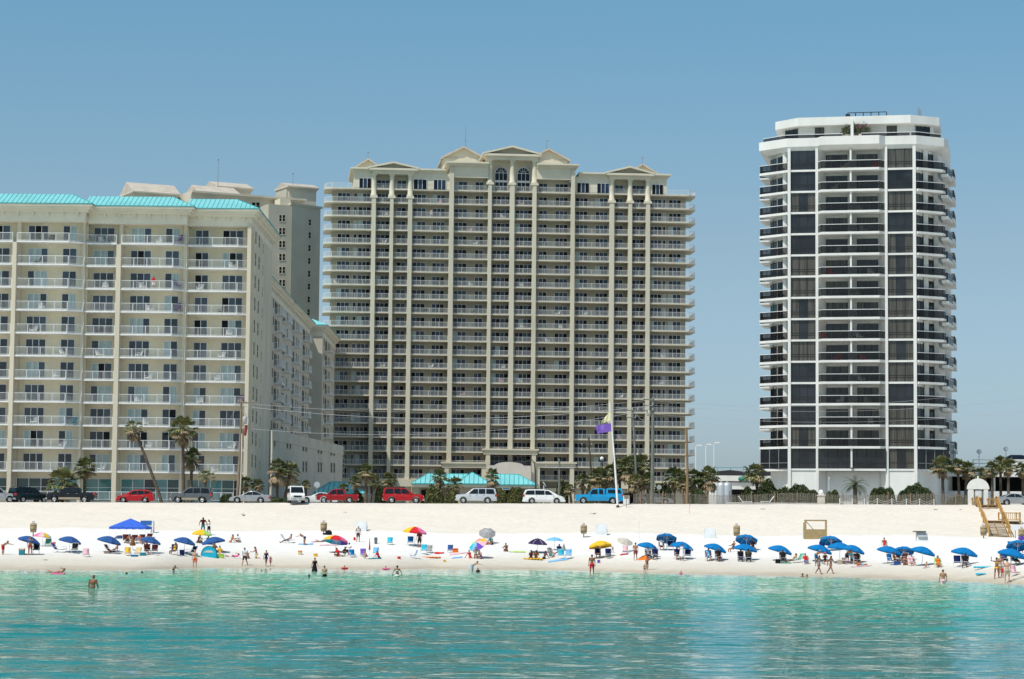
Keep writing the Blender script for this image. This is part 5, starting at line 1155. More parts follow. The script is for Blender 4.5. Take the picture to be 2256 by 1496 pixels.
for a in [(1666, 1716, 1062, 1100, 298, "dark mounded bush under the palm at the white tower"), (1702, 1808, 1072, 1102, 297, "long low dark hedge along the foot of the white tower"), (1818, 1850, 1080, 1100, 296, "small dark bush left of the feather palm"),
          (1915, 1973, 1074, 1100, 298, "rounded green bush right of the feather palm"), (1976, 2060, 1071, 1100, 298, "wide green bush at the right foot of the white tower"), (1628, 1668, 1078, 1102, 299, "sprawling dark bush beside the silver tanks"),
          (484, 514, 1090, 1106, 294, "bright green low shrub at the nose of the silver sedan"), (590, 640, 1098, 1107, 293.5, "strip of low green plants behind the silver sedan"),
          (936, 978, 1072, 1106, 294.5, "tall olive palmetto clump left of the pale silver vehicle"), (980, 1008, 1080, 1106, 294, "narrow palmetto clump touching the pale silver vehicle"), (826, 850, 1072, 1104, 296, "dark palmetto clump behind the red sport utility vehicle"), (775, 800, 1085, 1105, 298, "low palmetto clump by the turquoise hut"),
          (1090, 1118, 1078, 1106, 295, "palmetto clump right of the pale silver vehicle"), (1118, 1152, 1072, 1106, 294.6, "taller palmetto clump left of the white minivan"), (1222, 1252, 1064, 1100, 300, "palmetto clump behind the nose of the white minivan"), (1290, 1345, 1052, 1090, 302, "dense palmetto thicket behind the blue pickup"),
          (1440, 1482, 1062, 1098, 303, "dark thicket behind the silver fenced sedan"), (1515, 1560, 1082, 1104, 295, "low green thicket behind the fence near the tanks"), (2085, 2130, 1096, 1108, 294, "low scrub left of the white arch")]:
    shrub(*a, ms=[leaf_y, frond_y] if 'palmetto' in a[5] else None, dens=1.2)
# ================================================================== poles, wires, signs, fence, stairs
wood_p = mat("weathered_pole", (0.24, 0.185, 0.13), 0.9, 0.15, 2.0, stretch=(3, 3, .3)); wood_g = mat("green_grey_pole", (0.17, 0.18, 0.155), 0.9, 0.12, 2.0, stretch=(3, 3, .3)); wood_b = mat("brown_pole", (0.23, 0.155, 0.085), 0.9, 0.15, 2.0, stretch=(3, 3, .3))
conc = mat("pale_concrete", (0.55, 0.50, 0.42), 0.9, 0.06, 1.0); dkpole = mat("dark_pole", (0.07, 0.06, 0.05), 0.85, 0.15, 2.0); whitepole = mat("white_pole", (0.78, 0.78, 0.78), 0.4, 0.03, 1.0); insul = mat("insulator", (0.45, 0.43, 0.42), 0.3, 0.05, 4.0); rust = mat("rust_red", (0.24, 0.035, 0.03), 0.8, 0.1, 3.0)
lamp_w = mat("lamp_globe", (0.8, 0.8, 0.78), 0.3, 0.02, 1.0)
WIREPT = {}
def pole(px0, py0, px1, py1, Y, r0, r1, m, name, label, cat, base_down=.3, arms=(), group=None):
    """slightly bent pole from (px0,py0) at its foot to (px1,py1) at its top"""
    b = at(px0, py0, Y); g = onroad(px0, Y); t = at(px1, py1, Y); root = thing(name, label, cat, g, 0, group)
    q = MB(0); L = t - g; q.path([L * s + Vector((0.06 * math.sin(s * 3.1), 0, 0)) for s in (-.03, .25, .5, .75, 1)], [r0, r0 * .95 + r1 * .05, (r0 + r1) / 2, r1 * 1.1, r1], 10); q.build('pole', m, root)
    root['top'] = 0; del root['top']
    return root, L
def crossarm(root, L, s, w, dx=0, n=3, ang=0, m=None):
    q = MB(0); c = L * s; d = Vector((math.cos(ang), math.sin(ang), 0)); q.tube(c + d * (dx - w / 2) + Vector((0, -.16, 0)), c + d * (dx + w / 2) + Vector((0, -.16, 0)), .065, n=6); a = q.build('crossarm', m or wood_g, root)
    for i in range(n):
        k = MB(0); p = c + d * (dx - w / 2 * .9 + w * .9 * i / max(1, n - 1)) + Vector((0, -.16, .06)); k.lathe([(.02, 0), (.07, .05), (.04, .1), (.075, .16), (.02, .22)], 8, p); k.build('insulator', insul, a)
rt, L = pole(523, 1092, 532, 879, 293.3, .2, .13, wood_p, 'utility_pole', "leaning wooden utility pole with transformer before the right end bay of the cream hotel", 'utility pole')
crossarm(rt, L, .965, 2.2, .6, 3, .5, wood_p); k = MB(0); p = L * .76 + Vector((.55, -.2, 0)); k.lathe([(.001, 0), (.26, .02), (.28, .8), (.22, .9), (.001, .92)], 14, p); k.build('transformer', insul, rt); k = MB(0); k.tube(L * .71 + Vector((.6, -.1, -.8)), L * .71 + Vector((.75, -.15, .5)), .16, .2, 8); k.build('cable_head', rust, rt)
k = MB(0); k.path([L * .9 + Vector((.1, -.1, 0)), L * .8 + Vector((1.0, -.2, .1)), L * .72 + Vector((.9, -.2, 0))], .035, 5); k.path([L * .93 + Vector((.2, -.1, 0)), L * .86 + Vector((.6, -.25, 0)), L * .8 + Vector((.4, -.25, 0))], .03, 5); k.build('jumper_cable', insul, rt)
pole(528, 1088, 533, 955, 293.0, .09, .08, conc, 'conduit_pole', "thin pale conduit pole beside the wooden utility pole", 'pole')
pole(596, 1094, 599, 948, 299.5, .17, .12, conc, 'concrete_pole', "smooth pale concrete pole at the corner of the grey podium", 'pole')
rt, L = pole(1436, 1106, 1438, 877, 294.0, .24, .17, wood_g, 'utility_pole', "thick grey green utility pole with white insulators left of the brown pole", 'utility pole')
for s in (.985, .93, .88): crossarm(rt, L, s, 1.3, -.55, 2, .2)
k = MB(0); k.lathe([(.001, 0), (.22, .02), (.24, .7), (.001, .74)], 12, L * .83 + Vector((-.5, -.1, 0))); k.build('transformer', insul, rt)
rt, L = pole(1404, 1106, 1393, 899, 294.8, .16, .12, wood_g, 'utility_pole', "slim leaning grey utility pole rising from the flagpole palms", 'utility pole')
crossarm(rt, L, .975, 1.4, 0, 3, .1); crossarm(rt, L, .9, 1.2, -.2, 2, .1); k = MB(0); k.path([L * .96 + Vector((.2, -.1, 0)), L * .88 + Vector((1.0, -.2, 0)), L * .87 + Vector((2.0, -.2, 0))], .025, 5); k.build('jumper_cable', insul, rt)
rt, L = pole(1305, 1100, 1297, 964, 300.0, .14, .1, dkpole, 'utility_pole', "short dark crooked utility pole behind the blue pickup", 'utility pole'); crossarm(rt, L, .88, 1.4, -.3, 2, .2, dkpole)
pole(1514, 1113, 1512, 942, 288.0, .17, .14, wood_b, 'wooden_pole', "bare brown wooden pole in front of the picket sand fence", 'pole')
rt, L = pole(1180, 1095, 1178, 1020, 301.0, .12, .09, dkpole, 'lamp_post', "dark curved lamp post over the right pavilion roof", 'street lamp'); k = MB(0); k.path([L, L + Vector((-.3, 0, .35)), L + Vector((-1.0, 0, .3))], .05, 6); k.build('lamp_arm', dkpole, rt)
rt, L = pole(1231, 1095, 1232, 1010, 299.0, .15, .12, wood_g, 'utility_pole', "plain grey green pole above the long white minivan", 'utility pole'); crossarm(rt, L, .8, 3.6, 0, 2, 0, insul)
rt, L = pole(1327, 1085, 1326, 1014, 303.0, .09, .07, dkpole, 'street_lamp', "street lamp with one white globe left of the flagpole", 'street lamp'); k = MB(0); k.ell(L + Vector((0, 0, .2)), (.26, .26, .26)); k.build('lamp_globe', lamp_w, rt)
for px, py, Y, lab in ((1533, 982, 420, "pale lamp post nearest the beige tower's lower corner"), (1555, 980, 430, "pale lamp post in the gap between the towers, middle one of three"), (1573, 976, 440, "tallest pale lamp post in the gap between the towers, right one of three")):
    rt, L = pole(px - 1, 1060, px, py + 3, Y, .12, .08, whitepole, 'lamp_post', lab, 'street lamp', group='pale lamp posts between the towers'); k = MB(0); k.tube(L, L + Vector((.5, -.2, .25)), .05); k.box(L.x + .1, L.x + 1.0, -.4, .1, L.z + .2, L.z + .42); k.build('lamp_head', lamp_w, rt)
for px, py, lab in ((2157, 995, "white globe lamp on the garage roof, left of the dark hut"), (2216, 989, "white globe lamp on the garage roof, right above the dark hut")):
    t = at(px, py, 338); rt = thing('lamp_post', lab, 'street lamp', (t.x, 338, 12.0), 0, 'globe lamps on the garage roof'); k = MB(0); k.tube((0, 0, 0), (0, 0, t.z - 12 - .2), .06); k.build('pole', whitepole, rt); k = MB(0); k.ell((0, 0, t.z - 12), (.36, .36, .34)); k.build('lamp_globe', lamp_w, rt)
# flagpole with two flags
rt, L = pole(1361, 1119, 1343, 889, 283.0, .13, .07, whitepole, 'flagpole', "leaning white flagpole standing on the dune crest", 'flagpole'); k = MB(0); k.ell(L, (.1, .1, .1)); k.build('finial', whitepole, rt); k = MB(0); k.lathe([(.16, -.2), (.2, .05), (.16, .25)], 10); k.build('base_collar', dkpole, rt)
g0 = Vector(rt.location)
def flag(corners, m, label, amp=.12):
    P = [at(x, y, 283.0 - .1) for x, y in corners]; q = MB(0); n, mm = 12, 7; vs = []
    for j in range(mm + 1):
        for i in range(n + 1):
            s, t = i / n, j / mm; p = (P[0] * (1 - s) + P[1] * s) * (1 - t) + (P[3] * (1 - s) + P[2] * s) * t; p.y += amp * s * (math.sin(s * 7 + t * 2.2) + .5 * math.sin(s * 13 - t * 4)); p.z += .04 * s * math.sin(s * 9 + 1); vs.append(p - P[0])
    q.add(vs, [(j * (n + 1) + i, j * (n + 1) + i + 1, (j + 1) * (n + 1) + i + 1, (j + 1) * (n + 1) + i) for j in range(mm) for i in range(n)], 0, True)
    o = q.build('flag', m); o.location = P[0]; return tag(o, label, 'flag')
flag([(1344.5, 904), (1326, 928), (1324, 935), (1345, 926)], mat("pale_yellow_cloth", (.74, .70, .42), .8, .06, 2.0), "pale yellow flag drooping high on the white flagpole", .2)
flag([(1346, 932), (1312, 938), (1316, 956), (1347, 950)], mat("purple_cloth", (.20, .11, .48), .8, .12, 1.5), "purple flag streaming left below the yellow flag")
# power lines
def wire(pts, label, r=.022, m=None, Y=(293.5, 293.5)):
    A = [at(px, py, Y[0] + (Y[1] - Y[0]) * i / (len(pts) - 1)) for i, (px, py) in enumerate(pts)]; xs_ = [p.x for p in A]; q = MB(0); N = 40; out = []
    t = np.linspace(0, len(pts) - 1, N); co_ = np.polyfit(np.arange(len(pts)), [p.z for p in A], min(2, len(pts) - 1)); 
    for s in t: out.append(Vector((np.interp(s, range(len(pts)), xs_), np.interp(s, range(len(pts)), [p.y for p in A]), np.polyval(co_, s))) - A[0])
    q.path(out, r, 5); o = q.build('power_line', m or insul); o.location = A[0]; tag(o, label, 'power line', 'power lines along the beach road')
gw = mat("wire_grey", (.42, .42, .42), .5, .05, 1.0, metal=.3); dw = mat("wire_dark", (.12, .13, .14), .6, .05, 1.0)
wire([(534, 888), (985, 908), (1437, 881)], "uppermost power line strung between the transformer pole and the thick green grey pole", .02, gw)
wire([(536, 895), (985, 922), (1437, 893)], "thicker power line just below the uppermost one across the beige tower", .028, gw)
wire([(534, 943), (970, 955), (1404, 908)], "lower slack line crossing from the transformer pole to the slim leaning pole", .022, gw)
wire([(1438, 882), (1850, 893), (2275, 848)], "highest thin line sagging across the white tower towards the right", .014, gw, (294, 291))
wire([(1438, 893), (1850, 906), (2275, 878)], "middle thin line sagging across the white tower towards the right", .014, gw, (294, 291))
wire([(1438, 912), (1850, 930), (2275, 905)], "lowest thin line sagging across the white tower towards the right", .014, gw, (294, 291))
wire([(530, 885), (480, 960), (455, 1020)], "guy wire slanting down left from the transformer pole", .014, gw, (293.3, 294))
# signs
sign_w = mat("sign_white", (.72, .72, .72), .5, .03, 2.0); alum = mat("sign_back", (.50, .52, .53), .4, .05, 2.0, metal=.3)
def sign(px, pyt, pyb, Y, w, shape, label, bm_, pm=None, board_frac=.5, cat='sign', gp=None):
    g = gp or onroad(px, Y); t = at(px, pyt, Y); h = t.z - g.z; root = thing('sign', label, cat, g); q = MB(0); q.tube((0, 0, -.2), (0, 0, h * .97), .035, n=6); q.build('post', pm or alum, root); q = MB(0)
    if shape == 'oct': q.lathe([(.001, -.02), (w / 2, -.02), (w / 2, .02), (.001, .02)], 8, (0, -.06, h - w / 2), axis='y', sm=False)
    elif shape == 'round': q.lathe([(.001, -.02), (w / 2, -.02), (w / 2, .02), (.001, .02)], 24, (0, -.06, h - w / 2), axis='y', sm=False)
    else: q.box(-w / 2, w / 2, -.08, -.04, h * (1 - board_frac), h)
    q.build('sign_board', bm_, root); return root
sign(698, 1061, 1092, 295, .78, 'oct', "back of a grey octagonal stop sign behind the white coupe", alum)
sign(1452, 1068, 1095, 297, .62, 'round', "pale round sign seen from behind among the palms", alum)
sign(1380, 1091, 1121, 282.5, .55, 'rect', "small brown board on a wooden post beside the flagpole", mat("board_brown", (.25, .2, .15), .8, .1, 3.0), wood_b, .3)
r_ = thing('notice_board', "white free standing notice board behind the small brown sign", 'sign', onroad(1380, 285)); q = MB(0); q.box(-.38, .38, -.03, .03, .05, 1.05); q.build('board', sign_w, r_); q = MB(0); q.box(-.36, -.30, .031, .09, -.2, 1.0); q.box(.30, .36, .031, .09, -.2, 1.0); q.box(-.3, .3, .032, .06, .5, .56); q.build('frame', wood_b, r_)
pole(906, 1103, 906, 1052, 292.2, .06, .055, mat("yellow_post", (.6, .45, .05), .6, .06, 2.0), 'yellow_post', "thin yellow post beside the red sport utility vehicle's nose", 'post')
# satellite dish and telescope-like white fixture behind the minivan
r_ = thing('satellite_dish', "white dish on a post above the white minivan roof", 'satellite dish', onroad(1198, 296)); c_ = at(1197, 1069, 296).z - r_.location.z; q = MB(0); q.tube((0, 0, -.1), (0, 0, c_), .05); q.build('post', whitepole, r_); q = MB(0); q.lathe([(.02, .12), (.25, .09), (.42, 0), (.45, 0), (.25, .05), (.02, .07)], 16, (0, 0, 0), axis='x'); q.xf(Matrix.Translation((.05, 0, c_ + .1)) @ Matrix.Rotation(R(-35), 4, 'Y')); q.build('dish', whitepole, r_)
# gas tanks
tank_m = mat("silver_tank", (.50, .52, .54), .45, .05, 1.0, metal=.35)
for px, lab in ((1589, "left silver upright tank behind the sand fence"), (1602, "right silver upright tank behind the sand fence")):
    g = onroad(px, 293); h = at(px, 1062, 293).z - g.z; r_ = thing('storage_tank', lab, 'tank', g, 0, 'pair of upright tanks'); q = MB(0); q.lathe([(.001, 0), (.55, 0), (.58, .1), (.58, h - .45), (.5, h - .22), (.3, h - .06), (.001, h)], 24); q.build('tank_body', tank_m, r_); q = MB(0); q.lathe([(.1, h - .03), (.1, h + .1), (.001, h + .1)], 10); q.build('cap', rm, r_)
# picket sand fence with posts
picket = mat("weathered_picket", (0.27, 0.235, 0.19), 0.95, 0.25, 4.0, stretch=(6, 6, .5)); postm = mat("fence_post", (0.30, 0.20, 0.14), 0.9, 0.2, 3.0)
fx0, fx1 = at(1396, 1105, 288.5).x, at(2136, 1105, 288.5).x; fc = onroad(1396, 288.5)
fen = thing('sand_fence', "long weathered picket sand fence along the dune crest", 'fence', fc); rnd = random.Random(9); q = MB(0); x = 0.0; Lf = fx1 - fx0
while x < Lf:
    yy_ = 288.5 + .5 * math.sin(x * .13) - .8 * (x / Lf); gz_ = float(hgt(fx0 + x, yy_)); h = 1.32 + .12 * math.sin(x * .4) + rnd.uniform(-.06, .06); w = .021; dx = rnd.gauss(0, .03)
    a = Vector((x, yy_ - 288.5, gz_ - fc.z - .1)); q.add([a + Vector((-w, 0, 0)), a + Vector((w, 0, 0)), a + Vector((w + dx, 0, h)), a + Vector((-w + dx, 0, h)), a + Vector((-w, .012, 0)), a + Vector((w, .012, 0)), a + Vector((w + dx, .012, h)), a + Vector((-w + dx, .012, h))], [(0, 1, 2, 3), (5, 4, 7, 6), (1, 5, 6, 2), (4, 0, 3, 7), (3, 2, 6, 7)])
    x += .105 + rnd.uniform(-.012, .012)
for hh in (.3, .65, 1.0, 1.2):
    pts = [(x, .5 * math.sin(x * .13) - .8 * (x / Lf) - .015, float(hgt(fx0 + x, 288.5)) - fc.z + hh - .1) for x in np.linspace(0, Lf, 60)]; q.path(pts, .007, 4)
q.build('picket_run', picket, fen)
for i in range(15):
    x = Lf * (i + .3) / 15; p = MB(0); yy_ = .5 * math.sin(x * .13) - .8 * (x / Lf) - .1; g = float(hgt(fx0 + x, 288.4)) - fc.z; p.tube((x, yy_, g - .2), (x + rnd.gauss(0, .03), yy_, g + 1.5 + rnd.uniform(-.1, .1)), .065, .06, 7); p.build('fence_post', postm, fen)
# rope fence with white posts in front
rp0 = onroad(1850, 286.6); rf_ = thing('rope_fence', "sagging white rope barrier on short white posts before the picket fence", 'fence', rp0); xs_ = [at(px, 1110, 286.6).x - rp0.x for px in (1850, 1878, 1905, 1933, 1965, 1997, 2026, 2058)]; q = MB(0)
for i, x in enumerate(xs_):
    p = MB(0); g = float(hgt(rp0.x + x, 286.6)) - rp0.z; p.tube((x, 0, g - .1), (x, 0, g + .75), .05, n=7); p.build('post', whitepole, rf_)
    if i: 
        for hh in (.7, .45): q.path([Vector((xs_[i - 1] + (x - xs_[i - 1]) * s, -.06, g + hh - .35 * math.sin(math.pi * s))) for s in np.linspace(0, 1, 9)], .018, 5)
q.build('rope', mat("white_rope", (.62, .6, .56), .9, .05, 4.0), rf_)
edge = onroad(1600, 286.9); r_ = thing('timber_edging', "low grey timber edging at the foot of the picket fence", 'edging', edge); q = MB(0)
for i, (a, b) in enumerate(((1600, 1660), (1661, 1738), (1739, 1800), (1801, 1858))):
    x0, x1 = at(a, 1112, 286.9).x - edge.x, at(b, 1112, 286.9).x - edge.x; g = float(hgt(edge.x + (x0 + x1) / 2, 286.9)) - edge.z; k = MB(0); k.box(x0, x1, -.1, .1, g - .15, g + .22 - .03 * i); k.build('timber', mat("grey_timber", (.42, .40, .37), .9, .1, 2.0, stretch=(.3, 3, 3)), r_, bevel=.02)
# white pedestal in front of the white tower
g = onroad(1809, 287.0); r_ = thing('pedestal', "white stone pedestal with a rounded cap before the white tower", 'pedestal', g); q = MB(0); q.box(-.42, .42, -.4, .4, -.1, 1.0); q.box(-.5, .5, -.48, .48, 1.001, 1.12); q.build('plinth', conc, r_, bevel=.02, fix=True); q = MB(0); q.box(-.28, .28, -.25, .25, 1.121, 1.3); q.lathe([(.3, 1.3), (.28, 1.55), (.16, 1.72), (.001, 1.76)], 14); q.build('cap', white_paint, r_)
# arch and wooden stairs
sw_y = mat("yellow_pine", (0.46, 0.27, 0.085), 0.75, 0.12, 2.0, stretch=(4, 4, .6)); sw_g = mat("grey_tread", (0.36, 0.25, 0.13), 0.85, 0.15, 2.0, stretch=(.6, 4, 4))
g = onroad(2155, 286.5); r_ = thing('arch', "white arched gateway at the head of the wooden beach stairs", 'arch', g); z1 = at(2155, 1078, 286.5).z - g.z; R_ = (at(2180, 1078, 286.5).x - at(2131, 1078, 286.5).x) / 2; q = MB(0)
n = 20; q.yprism([(R_ * math.cos(math.pi * i / n), z1 + R_ * .98 * math.sin(math.pi * i / n)) for i in range(n + 1)], -.15, .15); q.build('sign_board', white_paint, r_)
q = MB(0); q.tube((0, 0, z1 + R_ * .95), (0, 0, z1 + R_ + .25), .1); q.build('finial', white_paint, r_)
for a, b in ((-R_ * .9, -R_ * .42), (R_ * .5, R_ * .88)):
    q = MB(0); q.box(a, b, -.12, .12, -.3, z1 - .003); q.build('post', white_paint, r_)
q = MB(0); q.box(-.36, .4, -.05, .0, .9, z1 - .12); q.build('notice_panel', sign_w, r_); q = MB(0); q.box(-.43, -.37, -.06, .02, -.2, z1 - .01); q.box(.41, .47, -.06, .02, -.2, z1 - .01); q.box(-.37, .41, -.055, .01, .8, .89); q.build('frame', wood_b, r_)
P1 = onroad(2174, 284.6); P1.z += .12; P0 = G(2203, 1183); P0.z += .1
st = thing('beach_stairs', "yellow pine stairs running down the dune from the white arch", 'stairs', P0); d = P1 - P0; hd = Vector((d.x, d.y, 0)); HL = hd.length; hd.normalize(); sd = Vector((hd.y, -hd.x, 0)); Wd = 1.05
def SP(s, k, z): 
    """stairs space: s metres up the run, k across, z above the string line"""
    prof = np.interp(s, [0, HL * .44, HL * .50, HL * .93, HL], [0, d.z * .47, d.z * .47, d.z, d.z]); return hd * s + sd * k + Vector((0, 0, prof + z))
q = MB(0); n = 24
def obox(m, s0, s1, k0, k1, z0, z1):
    v = [SP(s, k, 0) for s, k in ((s0, k0), (s1, k0), (s1, k1), (s0, k1))]; zz = v[0].z; vs = [Vector((p.x, p.y, zz + z0)) for p in v] + [Vector((p.x, p.y, zz + z1)) for p in v]; m.add(vs, [(0, 3, 2, 1), (4, 5, 6, 7), (0, 1, 5, 4), (1, 2, 6, 5), (2, 3, 7, 6), (3, 0, 4, 7)])
for i in range(n):
    s = HL * i / n; k = MB(0); obox(k, s, s + HL / n * .62, -Wd, Wd, -.06, -.0); k.build('step', sw_g, st)
k = MB(0)
for kk in (-Wd, 0, Wd):
    for s0, s1 in ((0, .44), (.44, .5), (.5, .93), (.93, 1.0)): a, b = SP(HL * s0, kk, -.12), SP(HL * s1, kk, -.12); k.add([a + sd * .03 + Vector((0, 0, .04)), a - sd * .03 + Vector((0, 0, .04)), b - sd * .03 + Vector((0, 0, .04)), b + sd * .03 + Vector((0, 0, .04)), a + sd * .03 + Vector((0, 0, -.22)), a - sd * .03 + Vector((0, 0, -.22)), b - sd * .03 + Vector((0, 0, -.22)), b + sd * .03 + Vector((0, 0, -.22))], [(0, 1, 2, 3), (7, 6, 5, 4), (0, 3, 7, 4), (1, 5, 6, 2), (0, 4, 5, 1), (3, 2, 6, 7)])
k.build('stringer', sw_y, st)
k = MB(0); obox(k, HL * .44, HL * .5, -Wd - .05, Wd + .05, .001, .05); k.build('landing', sw_y, st); k = MB(0); obox(k, HL * .93, HL + 1.2, -Wd - .3, Wd + .3, .001, .05); k.build('top_landing', sw_y, st)
for sg in (-1, 1):
    k = MB(0); kk = sg * (Wd + .1)
    for s0, s1 in ((0, .44), (.44, .5), (.5, .93), (.93, 1.05)): k.tube(SP(HL * s0, kk, 1.02), SP(HL * s1, kk, 1.02), .075, n=6); k.tube(SP(HL * s0, kk, .25), SP(HL * s1, kk, .25), .05, n=6)
    for i in range(46): s = HL * 1.04 * i / 45; k.tube(SP(s, kk, .25), SP(s, kk, .98), .02, n=4)
    k.build('handrail', sw_y, st)
    for i in range(8): s = HL * 1.04 * i / 7; k = MB(0); a = SP(s, kk * 1.03, 1.05); b = SP(s, kk * 1.03, 0); b.z = float(hgt(P0.x + b.x, P0.y + b.y)) - P0.z - .2; k.tube(b, a, .07, n=6); k.build('post', sw_y, st)
def deck(px0, px1, pyt, pyb, Y, label, ydepth=2.2):
    a, b = at(px0, pyb, Y), at(px1, pyb, Y); h = at(px0, pyt, Y).z - a.z; r_ = thing('deck_platform', label, 'deck', a); W = b.x - a.x; k = MB(0); k.box(0, W, 0, ydepth, -.14, 0); k.build('deck_floor', sw_g, r_)
    k = MB(0); k.box(-.05, W + .05, -.05, .05, h - .1, h); k.box(0, W, -.03, .03, .1, .17); k.box(W - .05, W + .05, .051, ydepth, h - .1, h); k.box(-.05, .05, .051, ydepth, h - .1, h)
    n = int(W / .22)
    for i in range(1, n): k.box(W * i / n - .022, W * i / n + .022, -.025, .025, .171, h - .101)
    k.build('railing', sw_y, r_)
    for x in (0, W):
        for y in (-.0, ydepth): k = MB(0); k.box(x - .07, x + .07, y - .07 + (.16 if y == 0 else 0), y + .07 + (.16 if y == 0 else 0), float(hgt(a.x + x, Y + y)) - a.z - .3, h + .05); k.build('post', sw_y, r_)
deck(2209, 2248, 1129, 1147, 272.0, "wooden side deck with white gapped railing right of the stairs")
deck(2143, 2161, 1097, 1113, 285.6, "small railed landing left of the stair head", 1.2)
deck(2178, 2199, 1098, 1116, 285.4, "small railed landing right of the stair head", 1.2)
p_ = G(2237, 1186); sign(2237, 1156, 1186, p_.y, 1.0, 'rect', "white rules board on a thin post below the side deck", sign_w, wood_b, .42, 'sign', p_)
# seagrape coloured chaise longues of white plastic by the fence
def chaise(px, Y, label, rz=0):
    g = onroad(px, Y); r_ = thing('chaise_longue', label, 'lounge chair', g, rz, 'white lounge chairs by the fence'); k = MB(0); k.box(-.9, .3, -.3, .3, .28, .34); k.build('seat', white_paint, r_); k = MB(0); k.add([(.3, -.3, .34), (.3, .3, .34), (.75, .3, .95), (.75, -.3, .95), (.26, -.3, .38), (.26, .3, .38), (.71, .3, .98), (.71, -.3, .98)], [(0, 1, 2, 3), (7, 6, 5, 4), (0, 3, 7, 4), (1, 5, 6, 2), (2, 6, 7, 3), (0, 4, 5, 1)]); k.build('backrest', white_paint, r_)
    for x in (-.8, .2):
        for y in (-.27, .27): k = MB(0); k.box(x - .03, x + .03, y - .03, y + .03, -.05, .279); k.build('leg', white_paint, r_)
chaise(1640, 287.6, "white lounge chair by the fence, nearer the silver tanks", PI); chaise(1692, 287.6, "white lounge chair by the fence, nearer the white pedestal")
# ================================================================== things on the sand
def cloth(name, col, var=.06): return mat(name, col, .85, var, 2.5, spec=.15)
blue_l = cloth("royal_blue_canvas", (0.004, 0.165, 0.43)); blue_k = cloth("deep_blue_canvas", (0.030, 0.092, 0.27)); navy = cloth("navy_canvas", (0.008, 0.016, 0.085)); maroon = cloth("maroon_canvas", (0.07, 0.012, 0.014)); sky_b = cloth("light_blue_canvas", (.18, .45, .75)); aqua = cloth("aqua_cloth", (.03, .45, .62)); white_f = cloth("white_fabric", (.78, .77, .75), .03)
yellow_c = cloth("yellow_canvas", (.75, .45, .03)); purple_k = cloth("dark_purple_canvas", (.035, .02, .075)); grey_c = cloth("grey_canvas", (.30, .29, .29)); tan_c = cloth("tan_canvas", (.50, .46, .38)); red_c = cloth("red_cloth", (.60, .02, .03)); orange_c = cloth("orange_cloth", (.75, .17, .02)); pink_c = cloth("pink_cloth", (.75, .16, .32)); green_c = cloth("green_cloth", (.08, .40, .25)); lime_c = cloth("lime_cloth", (.42, .62, .12)); black_c = cloth("black_cloth", (.012, .012, .014)); brown_c = cloth("brown_canvas", (.22, .10, .035)); khaki = cloth("khaki_cloth", (.42, .36, .26)); violet = cloth("violet_cloth", (.16, .08, .45)); pale_pink = cloth("pale_pink_cloth", (.75, .45, .50)); cream_c = cloth("straw_cloth", (.65, .5, .25)); teal_c = cloth("teal_cloth", (.02, .22, .28)); white_tube = whitepole
def canopy_mesh(r=1.1, h=.42, n=8, val=.14):
    m = MB(0); K = 4
    for i in range(n):
        a0, a1 = 2 * math.pi * (i + .5) / n, 2 * math.pi * (i + 1.5) / n
        rows = []
        for k in range(K + 1):
            t = k / K; rr = r * t; z = h * (1 - t ** 1.8); row = []
            for s in (0, .25, .5, .75, 1):
                a = a0 + (a1 - a0) * s; sag = 1 - .0 ; ch = math.cos((a1 - a0) / 2) / math.cos(a - (a0 + a1) / 2); row.append((rr * ch * math.cos(a), rr * ch * math.sin(a), z - .05 * t * math.sin(math.pi * s)))
            rows.append(row)
        rows.append([(x * .995, y * .995, z - val * (1 - .35 * math.sin(math.pi * s))) for (x, y, z), s in zip(rows[-1], (0, .25, .5, .75, 1))])
        vs = [p for row in rows for p in row]; fs = [(k * 5 + j, (k + 1) * 5 + j, (k + 1) * 5 + j + 1, k * 5 + j + 1) for k in range(K + 1) for j in range(4)]
        m.add(vs, fs, i, False)
        m.add([(x, y, z - .012) for x, y, z in vs], [f[::-1] for f in fs], i, False)
    return m.mesh('canopy', [blue_l] * n)
CAN = canopy_mesh(); CANFLAT = canopy_mesh(h=.36, val=.02); CANSQ = canopy_mesh(1.1, .42, 4, .05); CANHEX = canopy_mesh(1.1, .46, 6, .03)
ribm = MB(0)
for i in range(8): a = 2 * math.pi * (i + .5) / 8; ribm.path([(1.07 * t * math.cos(a), 1.07 * t * math.sin(a), .42 * (1 - t ** 1.8) - .035) for t in (0.02, .4, .7, 1)], .011, 4); ribm.tube((.55 * math.cos(a), .55 * math.sin(a), .22), (.03 * math.cos(a), .03 * math.sin(a), -.12), .009, n=4)
RIBS = ribm.mesh('rib_frame', white_tube)
